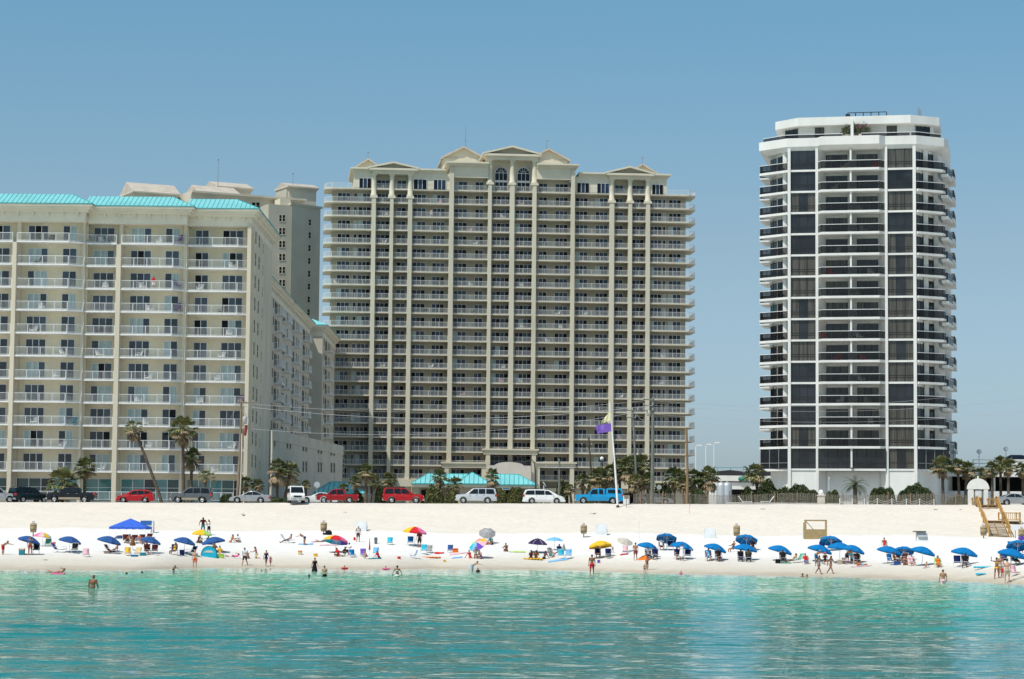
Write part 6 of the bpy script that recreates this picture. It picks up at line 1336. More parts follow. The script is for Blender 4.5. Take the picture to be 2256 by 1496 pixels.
def umbrella(x0, x1, yt, yb, bx, by, cols, label, tilt=12, pitch=0, kind=None, group=None, pole_m=None, spin=0):
    g = G(bx, by); Y = g.y - .05; s = FPX / Y; r = (x1 - x0) / 2 / s * 1.10; c = at((x0 + x1) / 2, yb, Y); root = thing('beach_umbrella', label, 'umbrella', g, 0, group)
    lx, lz = c.x - g.x, c.z - g.z; lift = r * abs(math.sin(R(tilt))) * .55 + .10
    hub = Vector((lx, 0, lz + lift)); f = r / 1.1
    cm = {'flat': CANFLAT, 'square': CANSQ, 'hex': CANHEX}.get(kind, CAN); o = link('canopy', cm, root, hub); o.scale = (f, f, f * 1.05); o.rotation_euler = (R(pitch), R(tilt), R(spin))
    for i in range(len(o.material_slots)): remat(o, i, cols[i % len(cols)])
    rb = link('rib_frame', RIBS, root, hub); rb.scale = (f, f, f * 1.02); rb.rotation_euler = o.rotation_euler
    k = MB(0); top = hub + Vector((.3 * math.sin(R(tilt)), 0, .38 * f)); k.tube((0, 0, -.25), (lx * .8, 0, lz * .78), .022, n=6); k.tube((lx * .8, 0, lz * .78), top, .018, n=6); k.build('pole', pole_m or white_tube, root); return root
RB = [violet, sky_b, aqua, green_c, yellow_c, red_c, pink_c, violet]
BG = 'royal blue rental umbrellas'; BK = 'deep blue rental umbrellas'
for a in [
 (41, 87, 1186, 1197, 66, 1222, [blue_k], "deep blue umbrella nearest the left edge, with a man standing under it", 14, -6, None, BK), (131, 177, 1187, 1197, 152, 1216, [blue_k], "deep blue umbrella over a single black chair", 12, 0, None, BK),
 (216, 265, 1187, 1198, 238, 1216, [blue_k], "deep blue umbrella over a maroon lounger, front left of the blue canopy tent", 14, 0, None, BK), (310, 353, 1186, 1198, 330, 1219, [blue_k], "deep blue umbrella over two maroon loungers, front right of the canopy tent", 14, 0, None, BK),
 (384, 429, 1187, 1199, 405, 1219, [blue_k], "deep blue umbrella beside the woman in a navy chair with red flip flops", 13, 0, None, BK), (446, 494, 1186, 1198, 469, 1216, [blue_k], "deep blue umbrella tipped left above the turquoise pop-up shelter", -10, 0, None, BK),
 (76, 111, 1177, 1184, 95, 1203, [pink_c, pale_pink, yellow_c, sky_b], "faded rainbow umbrella at the back behind the leftmost blue umbrella", 6, 0), (424, 465, 1169, 1179, 446, 1196, [violet, aqua, aqua, lime_c, yellow_c, yellow_c, lime_c, aqua], "yellow, lime and aqua umbrella in front of a standing couple", 4, 0),
 (715, 766, 1184, 1195, 738, 1218, RB, "rainbow umbrella shading a group of sitting people, left of the two rainbow ones", 8, -12), (889, 939, 1165, 1175, 914, 1203, RB, "rainbow umbrella over a person in dark red, by the turquoise chair", 6, 0),
 (1056, 1091, 1160, 1177, 1073, 1197, [grey_c], "plain grey umbrella tipped towards the sea", 3, 38, 'flat'), (1033, 1073, 1186, 1208, 1056, 1229, [pink_c, orange_c, lime_c, aqua, sky_b, violet, pale_pink, yellow_c], "pale multicoloured umbrella strongly tipped to the left", -30, 30, 'flat'),
 (1158, 1211, 1188, 1201, 1184, 1217, [purple_k], "dark purple pointed market umbrella over three dark sitting people", 4, 0, 'square'), (1203, 1241, 1184, 1193, 1222, 1212, [sky_b], "light blue umbrella behind the dark purple one", 2, 0, 'flat'),
 (1298, 1346, 1193, 1206, 1323, 1229, [yellow_c], "plain yellow umbrella with two navy chairs", -7, -8), (1360, 1394, 1185, 1198, 1377, 1216, [tan_c], "tan umbrella leaning right over a pink striped chair", 16, 22, 'flat'),
 (1405, 1451, 1197, 1211, 1428, 1229, [blue_l], "royal blue umbrella tipped right over the orange kite and two sitters", 15, 0, None, BG), (1447, 1490, 1176, 1189, 1468, 1212, [blue_l], "royal blue umbrella at the back showing its dark underside, over a person in white", 6, -24, None, BG),
 (1478, 1527, 1198, 1210, 1503, 1231, [blue_l], "royal blue umbrella with a woman in white standing under it", 13, 0, None, BG), (1552, 1600, 1201, 1215, 1575, 1234, [blue_l], "royal blue umbrella with a gap on both sides, below the second white box", 17, 0, None, BG),
 (1622, 1668, 1180, 1193, 1645, 1211, [blue_l], "upper royal blue umbrella of the stacked pair right of the tan barrel", 9, -22, None, BG), (1617, 1667, 1202, 1214, 1640, 1234, [blue_l], "lower royal blue umbrella of the stacked pair, over two sitters from behind", 9, 0, None, BG),
 (1694, 1744, 1206, 1219, 1716, 1235, [blue_l], "royal blue umbrella standing alone over a black chair and a lounger", 15, 0, None, BG), (1781, 1832, 1204, 1218, 1806, 1236, [blue_l], "royal blue umbrella behind the two walking women", 15, 0, None, BG),
 (1808, 1854, 1184, 1196, 1830, 1213, [blue_l], "rearmost royal blue umbrella under the wooden frame, showing ribs", 9, -20, None, BG), (1825, 1876, 1199, 1210, 1850, 1240, [blue_l], "royal blue umbrella in the middle of the overlapping three", 5, 0, None, BG),
 (1855, 1904, 1206, 1218, 1878, 1240, [blue_l], "royal blue umbrella at the right of the overlapping three, over a dark group", 15, 0, None, BG), (1934, 1985, 1207, 1221, 1954, 1241, [blue_l], "royal blue umbrella in front of the high seated lifeguard chair", 14, 0, None, BG),
 (1969, 2013, 1203, 1217, 1993, 1236, [blue_l], "royal blue umbrella between two others, its dark underside showing", 3, -20, None, BG), (2008, 2059, 1209, 1222, 2030, 1246, [blue_l], "royal blue umbrella over the person in a pink towel", 15, 0, None, BG),
 (2098, 2152, 1212, 1224, 2124, 1246, [blue_l], "royal blue umbrella left of the turquoise inflatable mats", 11, 0, None, BG), (2219, 2266, 1192, 1205, 2242, 1222, [blue_l], "royal blue umbrella cut by the right edge, rear of two", 4, -24, None, BG), (2201, 2258, 1214, 1228, 2227, 1247, [blue_l], "royal blue umbrella at the right edge beside three standing bathers", 13, 0, None, BG)]:
    umbrella(*a)
def closed_umbrella(px, yt, by, m, label, r=.2, tip=None):
    g = G(px, by); h = at(px, yt, g.y).z - g.z; root = thing('closed_umbrella', label, 'umbrella', g); k = MB(0); k.lathe([(.02, h), (r * .35, h * .88), (r, h * .42), (r * .7, h * .36), (.03, h * .4)], 10); k.build('canopy', m, root); k = MB(0); k.tube((0, 0, -.2), (0, 0, h + .06), .02, n=6); k.build('pole', white_tube, root)
closed_umbrella(292, 1185, 1212, brown_c, "folded brown umbrella standing among maroon loungers", .3); closed_umbrella(1242, 1197, 1224, grey_c, "folded grey striped umbrella beside the light blue chairs", .22); closed_umbrella(814, 1186, 1226, red_c, "folded thin red umbrella near the dark bin", .09)
g = G(1408, 1202); r_ = thing('net_pole', "tall thin white pole standing in the sand left of the royal blue umbrellas", 'pole', g); k = MB(0); k.tube((0, 0, -.2), (0, 0, at(1408, 1144, g.y).z - g.z), .03, .025, 7); k.build('pole', whitepole, r_); k = MB(0); k.lathe([(.05, -.05), (.05, .12), (.03, .14)], 8); k.build('base_collar', dkpole, r_)
g = G(1519, 1131); r_ = thing('marker_stake', "thin orange marker stake below the brown wooden pole", 'stake', g); k = MB(0); k.tube((0, 0, -.1), (.02, 0, 1.1), .02, .015, 6); k.build('stake', orange_c, r_); k = MB(0); k.box(.0, .12, -.005, .005, .95, 1.08); k.build('ribbon', pink_c, r_)
# chairs -----------------------------------------------------------------
def chair_mesh(kind):
    seat, back, fr = MB(0), MB(0), MB(0)
    if kind == 'low':  sz, bl, ba, w, d = .24, .62, 25, .27, .45
    elif kind == 'lounge': sz, bl, ba, w, d = .30, .75, 38, .30, .95
    else: sz, bl, ba, w, d = .42, .62, 15, .28, .46
    def sag(p0, p1, m, n=5, dip=.04):
        p0, p1 = Vector(p0), Vector(p1); vs = []
        nrm = (p1 - p0).cross(Vector((1, 0, 0))).normalized()
        for s in range(n + 1):
            t = s / n; c = p0.lerp(p1, t) + nrm * dip * math.sin(math.pi * t); vs += [c + Vector((-w, 0, 0)), c + Vector((w, 0, 0)), c + Vector((w, 0, 0)) + nrm * .012, c + Vector((-w, 0, 0)) + nrm * .012]
        m.add(vs, [(4 * s + a, 4 * s + b, 4 * s + 4 + b, 4 * s + 4 + a) for s in range(n) for a, b in ((0, 1), (1, 2), (2, 3), (3, 0))] + [(0, 3, 2, 1), (4 * n, 4 * n + 1, 4 * n + 2, 4 * n + 3)], 0, True)
    f0, f1 = (0, -d * .55, sz + .04), (0, d * .45, sz - .03); top = (0, d * .45 + bl * math.sin(R(ba)), sz - .03 + bl * math.cos(R(ba)))
    sag(f0, f1, seat); sag(f1, top, back)
    for sg in (-1, 1):
        x = sg * (w + .015); fr.path([(x, f0[1], f0[2]), (x, f1[1], f1[2]), (x, top[1], top[2])], .014, 6); fr.path([(x, f0[1] + .05, f0[2]), (x, f0[1] + .12, .0), (x, f1[1] + .12, .0), (x, f1[1], f1[2])], .014, 6)
        fr.path([(x, f1[1] + .14 * math.sin(R(ba)), f1[2] + .24), (x, f0[1] + .06, f1[2] + .26), (x, f0[1] + .05, f0[2])], .014, 6)
    for p in (f0, top, (0, f0[1] + .12, .0), (0, f1[1] + .12, .0)): fr.tube((-w - .015, p[1], p[2]), (w + .015, p[1], p[2]), .014, n=6)
    return seat.mesh('seat', navy), back.mesh('backrest', navy), fr.mesh('frame', white_tube)
CH = {k: chair_mesh(k) for k in ('low', 'lounge', 'high')}
def chair(px, py, kind, cm, rz, label, group=None, sc=1.0, frame=None, loc=None):
    g = loc or G(px, py); root = thing('beach_chair', label, 'beach chair', g, R(rz), group); root.scale = (sc,) * 3
    for n_, me in zip(('seat', 'backrest', 'frame'), CH[kind]): o = link(n_, me, root); remat(o, 0, (frame or white_tube) if n_ == 'frame' else cm)
    return root
NG = 'navy rental chairs'
for a in [(79, 1221, 'high', black_c, 0, "black chair under the leftmost deep blue umbrella"), (164, 1220, 'high', black_c, 0, "single black chair under the second deep blue umbrella"), (133, 1217, 'lounge', blue_k, 70, "low blue lounger seen from the side, left of the single black chair"), (190, 1227, 'low', pale_pink, 15, "small pale pink chair right of the second blue umbrella"),
 (105, 1204, 'low', green_c, 0, "pale green chair under the faded rainbow umbrella", None), (250, 1220, 'lounge', maroon, 70, "maroon lounger facing left under the third blue umbrella", 'maroon loungers'), (324, 1222, 'high', maroon, 12, "maroon chair with a sitter, left of two under the fourth blue umbrella", 'maroon loungers'), (340, 1223, 'high', maroon, 0, "empty maroon chair, right of two under the fourth blue umbrella", 'maroon loungers'),
 (282, 1224, 'low', yellow_c, 15, "small yellow chair, left of two by the blue float"), (303, 1224, 'low', cream_c, -10, "small straw coloured chair, right of two by the blue float"), (277, 1196, 'lounge', maroon, 10, "leftmost maroon lounger under the canopy tent", 'maroon loungers'), (294, 1197, 'lounge', maroon, 0, "second maroon lounger under the canopy tent", 'maroon loungers'), (309, 1196, 'lounge', maroon, -5, "third maroon lounger under the canopy tent", 'maroon loungers'), (323, 1194, 'lounge', maroon, -15, "rightmost maroon lounger under the canopy tent", 'maroon loungers'),
 (384, 1222, 'high', navy, 5, "navy chair behind the woman with red flip flops", NG), (417, 1223, 'lounge', navy, -35, "navy lounger right of the fifth blue umbrella pole", NG), (637, 1196, 'lounge', white_f, 75, "white striped lounger with a sunbather facing left"), (777, 1228, 'low', blue_l, 20, "blue chair right of the rainbow umbrella group"), (800, 1226, 'low', violet, 5, "dark blue violet chair behind the crouching child"), (828, 1223, 'low', sky_b, 0, "light blue chair below the dark bin"),
 (859, 1200, 'low', aqua, 0, "striped aqua chair standing alone left of the right rainbow umbrella"), (904, 1203, 'high', blue_l, 0, "bright blue chair under the right rainbow umbrella"), (933, 1221, 'high', aqua, -12, "turquoise patterned chair in front of the right rainbow umbrella"), (909, 1229, 'low', blue_l, -75, "blue chair seen from the side above the orange board"), (945, 1218, 'low', grey_c, -10, "grey striped chair beside the turquoise patterned chair"), (992, 1217, 'low', blue_k, 0, "blue chair beside the orange cooler"),
 (1215, 1224, 'low', grey_c, 30, "grey folding chair under the light blue umbrella"), (1236, 1232, 'high', aqua, 0, "aqua and white striped chair, left of two by the folded grey umbrella"), (1252, 1232, 'high', sky_b, -10, "pale blue striped chair, right of two by the folded grey umbrella"), (1317, 1230, 'high', navy, 0, "navy chair left of the yellow umbrella pole", NG), (1340, 1231, 'high', navy, 0, "navy chair right of the yellow umbrella pole", NG), (1378, 1219, 'low', pale_pink, 0, "pink and yellow striped chair under the tan umbrella"),
 (1457, 1212, 'high', navy, 0, "navy chair with a sitter in white, rear royal blue umbrella", NG), (1477, 1213, 'high', navy, 0, "empty navy chair beside the sitter in white", NG), (1493, 1233, 'high', navy, 10, "navy chair left of the woman standing in white", NG), (1515, 1233, 'high', navy, -10, "navy chair right of the woman standing in white", NG), (1428, 1232, 'high', navy, 5, "navy chair with a sitter beside the orange kite", NG), (1443, 1232, 'high', navy, 0, "second navy chair with a sitter near the orange kite", NG),
 (1561, 1236, 'high', navy, 5, "navy chair with a blue towel, left under the lone umbrella below the white box", NG), (1583, 1237, 'high', navy, 10, "navy chair with a dark sitter, right under the lone umbrella below the white box", NG), (1632, 1238, 'high', navy, 0, "navy chair with a sitter, left of the pair seen from behind", NG), (1649, 1239, 'high', navy, 0, "navy chair with a big sitter, right of the pair seen from behind", NG), (1725, 1240, 'high', black_c, 5, "black chair under the solitary royal blue umbrella"), (1751, 1240, 'lounge', green_c, -60, "green and white lounger with a reclining sunbather"),
 (1775, 1243, 'low', white_f, 0, "white chair with a sitter in a blue cap"), (1840, 1212, 'high', blue_k, 0, "blue chair beneath the rearmost umbrella by the wooden frame"), (1812, 1211, 'low', navy, 0, "dark blue chair back peeking above the umbrella behind the walkers", NG), (1868, 1243, 'lounge', pink_c, -60, "bright pink lounger in front of the dark group"), (1888, 1244, 'high', navy, 0, "navy chair in the dark group under the right overlapping umbrella", NG),
 (1964, 1245, 'high', blue_l, 30, "bright blue chair beside a sitter in profile"), (1984, 1240, 'lounge', maroon, -40, "dark red lounger between two umbrellas"), (2009, 1246, 'low', pale_pink, 0, "chair covered by a pink towel"), (2067, 1249, 'low', lime_c, 0, "green and white chair with a reddish sitter"), (2109, 1250, 'high', navy, -8, "empty navy chair left of the sitter by the turquoise mats", NG), (2127, 1250, 'high', navy, 0, "navy chair with a dark sitter by the turquoise mats", NG),
 (2212, 1243, 'high', navy, 0, "navy chair behind the three standing bathers", NG), (2236, 1246, 'high', navy, 0, "navy chair with turquoise towel at the right edge", NG), (2237, 1268, 'low', pale_pink, 20, "pale lounge chair close to the water at the right edge"), (2229, 1212, 'low', navy, 0, "navy chair back under the rear edge umbrella", NG)]:
    chair(*a)
g = G(1949, 1214); r_ = thing('lifeguard_chair', "high white seat holding a watching person behind the umbrellas", 'lifeguard chair', g); hz = at(1949, 1201, g.y).z - g.z; k = MB(0); k.box(-.3, .3, -.25, .25, hz - .05, hz); k.build('seat', white_paint, r_); k = MB(0); k.box(-.3, .3, .25, .29, hz, hz + .5); k.build('backrest', white_paint, r_)
for x in (-1, 1):
    for y in (-1, 1): k = MB(0); k.tube((x * .45, y * .4, -.1), (x * .27, y * .22, hz - .05), .035, n=6); k.build('leg', white_paint, r_)
# barrels on posts ---------------------------------------------------------
brl_m = mat("barrel_slats", (.36, .27, .15), .9, .22, 3.0, stretch=(9, 9, .3)); bag_m = mat("bin_bag", (.62, .58, .62), .5, .05, 3.0)
for px, yt, yb, base, lab in ((73, 1153, 1173, 1182, "behind the leftmost blue umbrella"), (713, 1151, 1171, 1176, "with a black tarp slumped beside it"), (1286, 1157, 1176, 1184, "left of the middle white slanted box"), (1623, 1158, 1181, 1186, "behind the stacked pair of umbrellas"), (2167, 1159, 1180, 1186, "at the left foot of the wooden stairs"), (2251, 1165, 1186, 1190, "at the right edge below the side deck")):
    g = G(px, base); z1, z0 = at(px, yt, g.y).z - g.z, at(px, yb, g.y).z - g.z; r_ = thing('trash_barrel', "tan slatted trash barrel on a post " + lab, 'trash barrel', g, 0, 'tan trash barrels'); k = MB(0); k.lathe([(.001, z0), (.3, z0), (.36, (z0 + z1) / 2), (.34, z1), (.3, z1), (.28, z1 - .1), (.001, z1 - .12)], 16); k.build('barrel', brl_m, r_); k = MB(0); k.tube((0, 0, -.3), (0, 0, z0 + .1), .055, n=7); k.build('post', wood_b, r_); k = MB(0); k.box(-.16, .16, .0, .03, z1 - .02, z1 + .26); k.build('notice', bag_m, r_)
    for h in (.25, .75):
        k = MB(0); z = z0 + (z1 - z0) * h; k.lathe([(.345, z), (.368, z + .01), (.368, z + .04), (.345, z + .05)], 16); k.build('hoop', dkpole, r_)
# white slanted storage boxes ------------------------------------------------
def store(px0, px1, yt, yb, label, lid=False):
    g = G((px0 + px1) / 2, yb + 1); w = (at(px1, yb, g.y).x - at(px0, yb, g.y).x) / 2; h = at(px0, yt, g.y).z - g.z; r_ = thing('storage_box', label, 'storage box', g, 0, 'white storage boxes on the upper beach'); k = MB(0)
    k.xprism([(-.55, -.1), (.55, -.1), (.45, h), (-.1, h)], -w, w); k.build('box_body', mat("box_white", (.60, .62, .63), .6, .05, 1.5), r_, bevel=.02, fix=True); k = MB(0); k.box(-.07, .07, -.14, -.08, h - .3, h - .12) if not lid else k.box(-w - .3, w - .2, -.5, .5, h + .002, h + .1); k.build('latch' if not lid else 'lid', insul if not lid else dkpole, r_)
    k = MB(0); k.xprism([(-.2, .2), (.3, .2), (.2, h * .55), (.1, h * .55)], w + .002, w + .05); k.build('side_vent', alum, r_)
    if lid: k = MB(0); k.box(-w * .85, w * .85, -.575, -.3, h * .45, h * .7); k.build('front_panel', alum, r_)
store(783, 808, 1149, 1168, "white slanted box behind the standing man, leftmost of the four"); store(1312, 1337, 1155, 1177, "white slanted box above the yellow umbrella"); store(1552, 1576, 1164, 1185, "white slanted box with faint grey lettering, above the lone blue umbrella"); store(2019, 2043, 1172, 1192, "white box with a dark propped lid right of the wooden frame", True)
# wooden frame -----------------------------------------------------------------
ply = mat("plywood", (.34, .25, .12), .85, .1, 1.5, stretch=(1, 1, 4)); g = G(1797, 1188); A = at(1772, 1187, g.y); w = (at(1822, 1187, g.y).x - A.x) / 2; zt_, zm = at(1797, 1145, g.y).z - g.z, at(1797, 1166, g.y).z - g.z
r_ = thing('beach_stand', "plywood beach stand with an open upper half, above the blue umbrellas", 'stand', g); k = MB(0); k.box(-w, w, -.05, 0, -.1, zm); k.build('front_panel', ply, r_); k = MB(0); k.box(-w, w, .05, .9, zm - .06, zm - .001); k.build('counter', wood_b, r_)
for x in (-w, w - .22): k = MB(0); k.box(x, x + .22, -.05, 0, zm + .001, zt_ - .16); k.build('post', ply, r_)
k = MB(0); k.box(-w, w, -.055, .01, zt_ - .159, zt_); k.build('top_rail', ply, r_); k = MB(0); k.box(w - .06, w, .01, .95, -.1, zt_ - .3); k.build('side_panel', ply, r_); k = MB(0); k.box(-w, -w + .06, .01, .95, -.1, zt_ - .3); k.build('side_panel', ply, r_); k = MB(0); k.tube((-w + .2, .05, zt_ - .2), (-w + .95, .05, zm), .035, n=6); k.build('prop_stick', dkpole, r_)
# canopy tent and stall ------------------------------------------------------------
g = G(288, 1184); s = FPX / g.y; zt_, ze = at(288, 1142, g.y).z - g.z, at(288, 1161, g.y).z - g.z; x0, x1 = (247 - 288) / s, (327 - 288) / s; D = 2.0
r_ = thing('canopy_tent', "peaked blue canopy tent with thin white legs over maroon loungers", 'canopy tent', g); k = MB(0); P = [(x0, -D, ze), (x1, -D, ze), (x1, D, ze), (x0, D, ze), ((x0 + x1) / 2, 0, zt_)]
k.add(P, [(0, 1, 4), (1, 2, 4), (2, 3, 4), (3, 0, 4)]); k.add([(p[0], p[1], p[2] - .02) for p in P], [(4, 1, 0), (4, 2, 1), (4, 3, 2), (4, 0, 3)])
for a, b in ((0, 1), (1, 2), (2, 3), (3, 0)):
    n = 10; vs = []
    for i in range(n + 1): t = i / n; p = Vector(P[a]).lerp(Vector(P[b]), t); vs += [p, p + Vector((0, 0, -.2 - .05 * math.sin(t * math.pi * 5) ** 2))]
    k.add(vs, [(2 * i, 2 * i + 1, 2 * i + 3, 2 * i + 2) for i in range(n)])
k.build('canopy', cloth("mid_blue_canvas", (.045, .13, .58)), r_)
for x in (x0 + .05, x1 - .05):
    for y in (-D + .05, D - .05): k = MB(0); k.tube((x, y, float(hgt(g.x + x, g.y + y)) - g.z - .15), (x, y, ze), .02, n=6); k.build('leg', white_tube, r_)
g = G(333, 1173); s = FPX / g.y; r_ = thing('rental_stall', "small rental stall with white side and blue tarp beside the canopy tent", 'stall', g); h = at(333, 1147, g.y).z - g.z; k = MB(0); k.box(-1.05, .1, -.6, .5, -.1, h * .45); k.build('counter', white_f, r_); k = MB(0); k.xprism([(-.65, h * .62), (-.6, h * .62), (.1, h * .95), (.05, h)], -1.15, .1); k.build('tarp', blue_k, r_); k = MB(0); k.xprism([(-.6, -.1), (.6, -.1), (.6, h), (-.5, h * .98)], .15, .25); k.xprism([(.7, -.1), (.75, -.1), (.6, h), (.55, h)], -1.0, .15); k.build('side_board', white_f, r_)
# pop-up shelter ---------------------------------------------------------------------
g = G(460, 1228); s = FPX / g.y; w, h = 17.5 / s, at(460, 1203, g.y).z - g.z; r_ = thing('popup_shelter', "turquoise dome shaped pop-up shelter with a pale window", 'beach shelter', g); k = MB(0); n = 14
for j in range(6):
    ph0, ph1 = math.pi / 2 * j / 6, math.pi / 2 * (j + 1) / 6
    for i in range(n):
        a0, a1 = math.pi * i / n, math.pi * (i + 1) / n
        def q(a, p): return (-w * math.cos(a) * math.cos(p * .0) * (1 - .0 * p), -.0 + 1.0 * math.sin(p), max(0, h * math.sin(a) ** .75) * math.cos(p) - .0)
        k.add([q(a0, ph0), q(a1, ph0), q(a1, ph1), q(a0, ph1)], [(0, 1, 2, 3)])
k.add([(-w * .98, -.02, -.05), (w * .98, -.02, -.05), (w * .93, -.02, h * .35), (-w * .93, -.02, h * .35)], [(0, 1, 2, 3)], 0)
k.add([(-w * math.cos(math.pi * i / n) * .98, -.02, max(h * .35, h * math.sin(math.pi * i / n) ** .75 * .98)) for i in range(n + 1)], [tuple(range(n + 1))], 0); k.build('shell', cloth("turquoise_nylon", (.02, .42, .60)), r_)
k = MB(0); k.add([(-w * .75, -.035, h * .42), (w * .7, -.035, h * .42), (w * .3, -.035, h * .62), (-w * .35, -.035, h * .62)], [(0, 1, 2, 3)]); k.build('window', cloth("pale_mesh", (.55, .60, .56)), r_); k = MB(0); k.path([(-w * math.cos(math.pi * i / n), -.03, h * math.sin(math.pi * i / n) ** .75) for i in range(n + 1)], .02, 5); k.build('hoop', teal_c, r_)
# towels, bags, coolers, floats, toys ----------------------------------------------------
def towel(px0, px1, py, m, label, d=.9, rz=0, cat='towel', name='towel', th=.025):
    g = G((px0 + px1) / 2, py); s = FPX / g.y; w = (px1 - px0) / s / 2; k = MB(0); n, mm = 10, 5; vs = []
    for lay in (th, 0):
        for j in range(mm + 1):
            for i in range(n + 1): x, y = -w + 2 * w * i / n, -d / 2 + d * j / mm; vs.append((x, y, float(hgt(g.x + x, g.y + y)) - g.z + lay + .03 + (.02 * math.sin(x * 9 + y * 7) if lay else 0)))
    o = (n + 1) * (mm + 1); N = n + 1
    fs = [(j * N + i, j * N + i + 1, (j + 1) * N + i + 1, (j + 1) * N + i) for j in range(mm) for i in range(n)]; fs += [tuple(q + o for q in f[::-1]) for f in fs]
    fs += [(i, i + o, i + 1 + o, i + 1) for i in range(n)]; k.add(vs, fs, 0, True); ob = k.build(name, m); ob.location = g; ob.rotation_euler = (0, 0, R(rz)); return tag(ob, label, cat)
for a in [(686, 712, 1194, pink_c, "pink towel under a lying sunbather, left of the rainbow umbrella"), (658, 690, 1200, sky_b, "pale blue towel beneath the bending woman"), (704, 745, 1201, pale_pink, "salmon towel in front of the left rainbow umbrella"), (990, 1028, 1220, pale_pink, "pale pink towel beside the orange cooler"), (957, 978, 1219, red_c, "rumpled red towel above the orange board"), (1122, 1158, 1216, lime_c, "green and yellow towel of the lone sitting man"),
  (996, 1018, 1229, sky_b, "faint blue towel left of the multicoloured umbrella group"), (1208, 1252, 1235, sky_b, "blue towel in front of the aqua striped chairs"), (812, 840, 1231, teal_c, "teal towel by the crouching child"), (505, 535, 1229, white_f, "white towel under the pink clad sunbather"), (1366, 1384, 1222, red_c, "red striped towel at the foot of the pink striped chair"), (1875, 1918, 1248, pale_pink, "pastel towel under the person lying before the dark group"),
  (1720, 1742, 1241, green_c, "green towel in front of the reclining sunbather"), (47, 62, 1222, blue_k, "dark blue towel at the feet of the man under the first umbrella"), (2222, 2256, 1276, tan_c, "tan towel lying on the wet sand at the right edge")]: towel(*a)
def float_(px0, px1, py, m, label, water=False, d=.7, th=.16, name='air_mattress', cat='air mattress'):
    g = GW((px0 + px1) / 2, py) if water else G((px0 + px1) / 2, py); s = FPX / g.y; w = (px1 - px0) / s / 2; k = MB(0); n = 6
    for i in range(n): x = -w + 2 * w * (i + .5) / n; k.ell((x, 0, th * .55), (w / n * 1.15, d / 2, th * .55), nu=10, nv=6)
    ob = k.build(name, m); ob.location = g; md = ob.modifiers.new('r', 'REMESH'); md.mode = 'VOXEL'; md.voxel_size = .035; md.use_smooth_shade = True; return tag(ob, label, cat)
for a in [(930, 971, 1230, orange_c, "long orange board lying on the sand"), (1152, 1196, 1233, yellow_c, "yellow air mattress under the dark sitting group"), (2145, 2185, 1252, aqua, "long turquoise air mattress beside the standing bathers"), (2150, 2172, 1267, aqua, "smaller patterned turquoise mattress near the water"), (288, 304, 1226, blue_l, "small round blue float by the yellow chairs"), (112, 144, 1267, pink_c, "pink air mattress floating with a swimmer, at left", True, .6), (752, 767, 1254, red_c, "red swim ring with a child, left of two", True, .6), (842, 859, 1255, pink_c, "pink swim ring with a child, right of two", True, .6)]: float_(*a)
def cooler(px, py, m, label, w=.5, h=.36, lidm=None, name='cooler', cat='cooler'):
    g = G(px, py); r_ = thing(name, label, cat, g); k = MB(0); k.box(-w / 2, w / 2, -.2, .2, -.03, h * .75); k.build('box_body', m, r_, bevel=.03, fix=True); k = MB(0); k.box(-w / 2 - .02, w / 2 + .02, -.22, .22, h * .75 + .002, h); k.build('lid', lidm or white_f, r_, bevel=.02, fix=True); k = MB(0); k.path([(-w / 2 - .03, 0, h * .5), (-w / 2 - .03, -.02, h * 1.15), (w / 2 + .03, -.02, h * 1.15), (w / 2 + .03, 0, h * .5)], .015, 5); k.build('handle', white_f, r_)
cooler(1003, 1217, orange_c, "orange and red cooler beside the blue chair", .55, .4, red_c); cooler(315, 1224, teal_c, "teal cooler left of the maroon chairs"); cooler(401, 1223, navy, "navy cooler between the navy lounger and the woman in flip flops", .4, .5, navy); cooler(1854, 1243, khaki, "woven beige basket cooler under the overlapping umbrellas", .7, .4, tan_c)
cooler(661, 1222, cream_c, "small multicoloured bag standing alone on the sand", .35, .4, orange_c, 'beach_bag', 'bag'); cooler(695, 1226, yellow_c, "small pale yellow pail near the water", .35, .3, cream_c, 'pail', 'pail'); cooler(48, 1223, teal_c, "pile of teal bags under the leftmost blue umbrella", .5, .6, khaki, 'beach_bag', 'bag'); cooler(1714, 1241, black_c, "round black bag at the foot of the solitary umbrella", .45, .35, black_c, 'beach_bag', 'bag'); cooler(879, 1231, red_c, "little red bag on the sand left of the orange board", .3, .22, orange_c, 'beach_bag', 'bag'); cooler(1319, 1240, violet, "violet toy bag before the yellow umbrella", .25, .28, violet, 'beach_bag', 'bag'); cooler(1858, 1242, brown_c, "brown upright bag beside the basket cooler", .28, .55, brown_c, 'beach_bag', 'bag'); cooler(1976, 1245, blue_k, "blue cooler bag between the sitters under two umbrellas", .5, .32, blue_k, 'beach_bag', 'bag'); cooler(485, 1229, lime_c, "lime green bag beside the turquoise shelter", .6, .4, lime_c, 'beach_bag', 'bag'); cooler(118, 1204, red_c, "red bag beside the pale green chair", .3, .42, red_c, 'beach_bag', 'bag'); cooler(979, 1238, yellow_c, "tiny yellow pail at the edge of the wet sand", .22, .2, yellow_c, 'pail', 'pail')
g = G(828, 1198); r_ = thing('trash_bin', "dark grey bin standing behind the light blue chair", 'trash bin', g); k = MB(0); k.lathe([(.001, -.05), (.19, -.05), (.23, .55), (.25, .56), (.25, .6), (.001, .62)], 4, sm=False); k.xf(Matrix.Rotation(R(45), 4, 'Z')); k.build('bin_body', mat("bin_grey", (.12, .125, .14), .6, .06, 2.0), r_); k = MB(0); k.box(-.14, .14, -.02, .02, .621, .66); k.build('handle', black_c, r_)
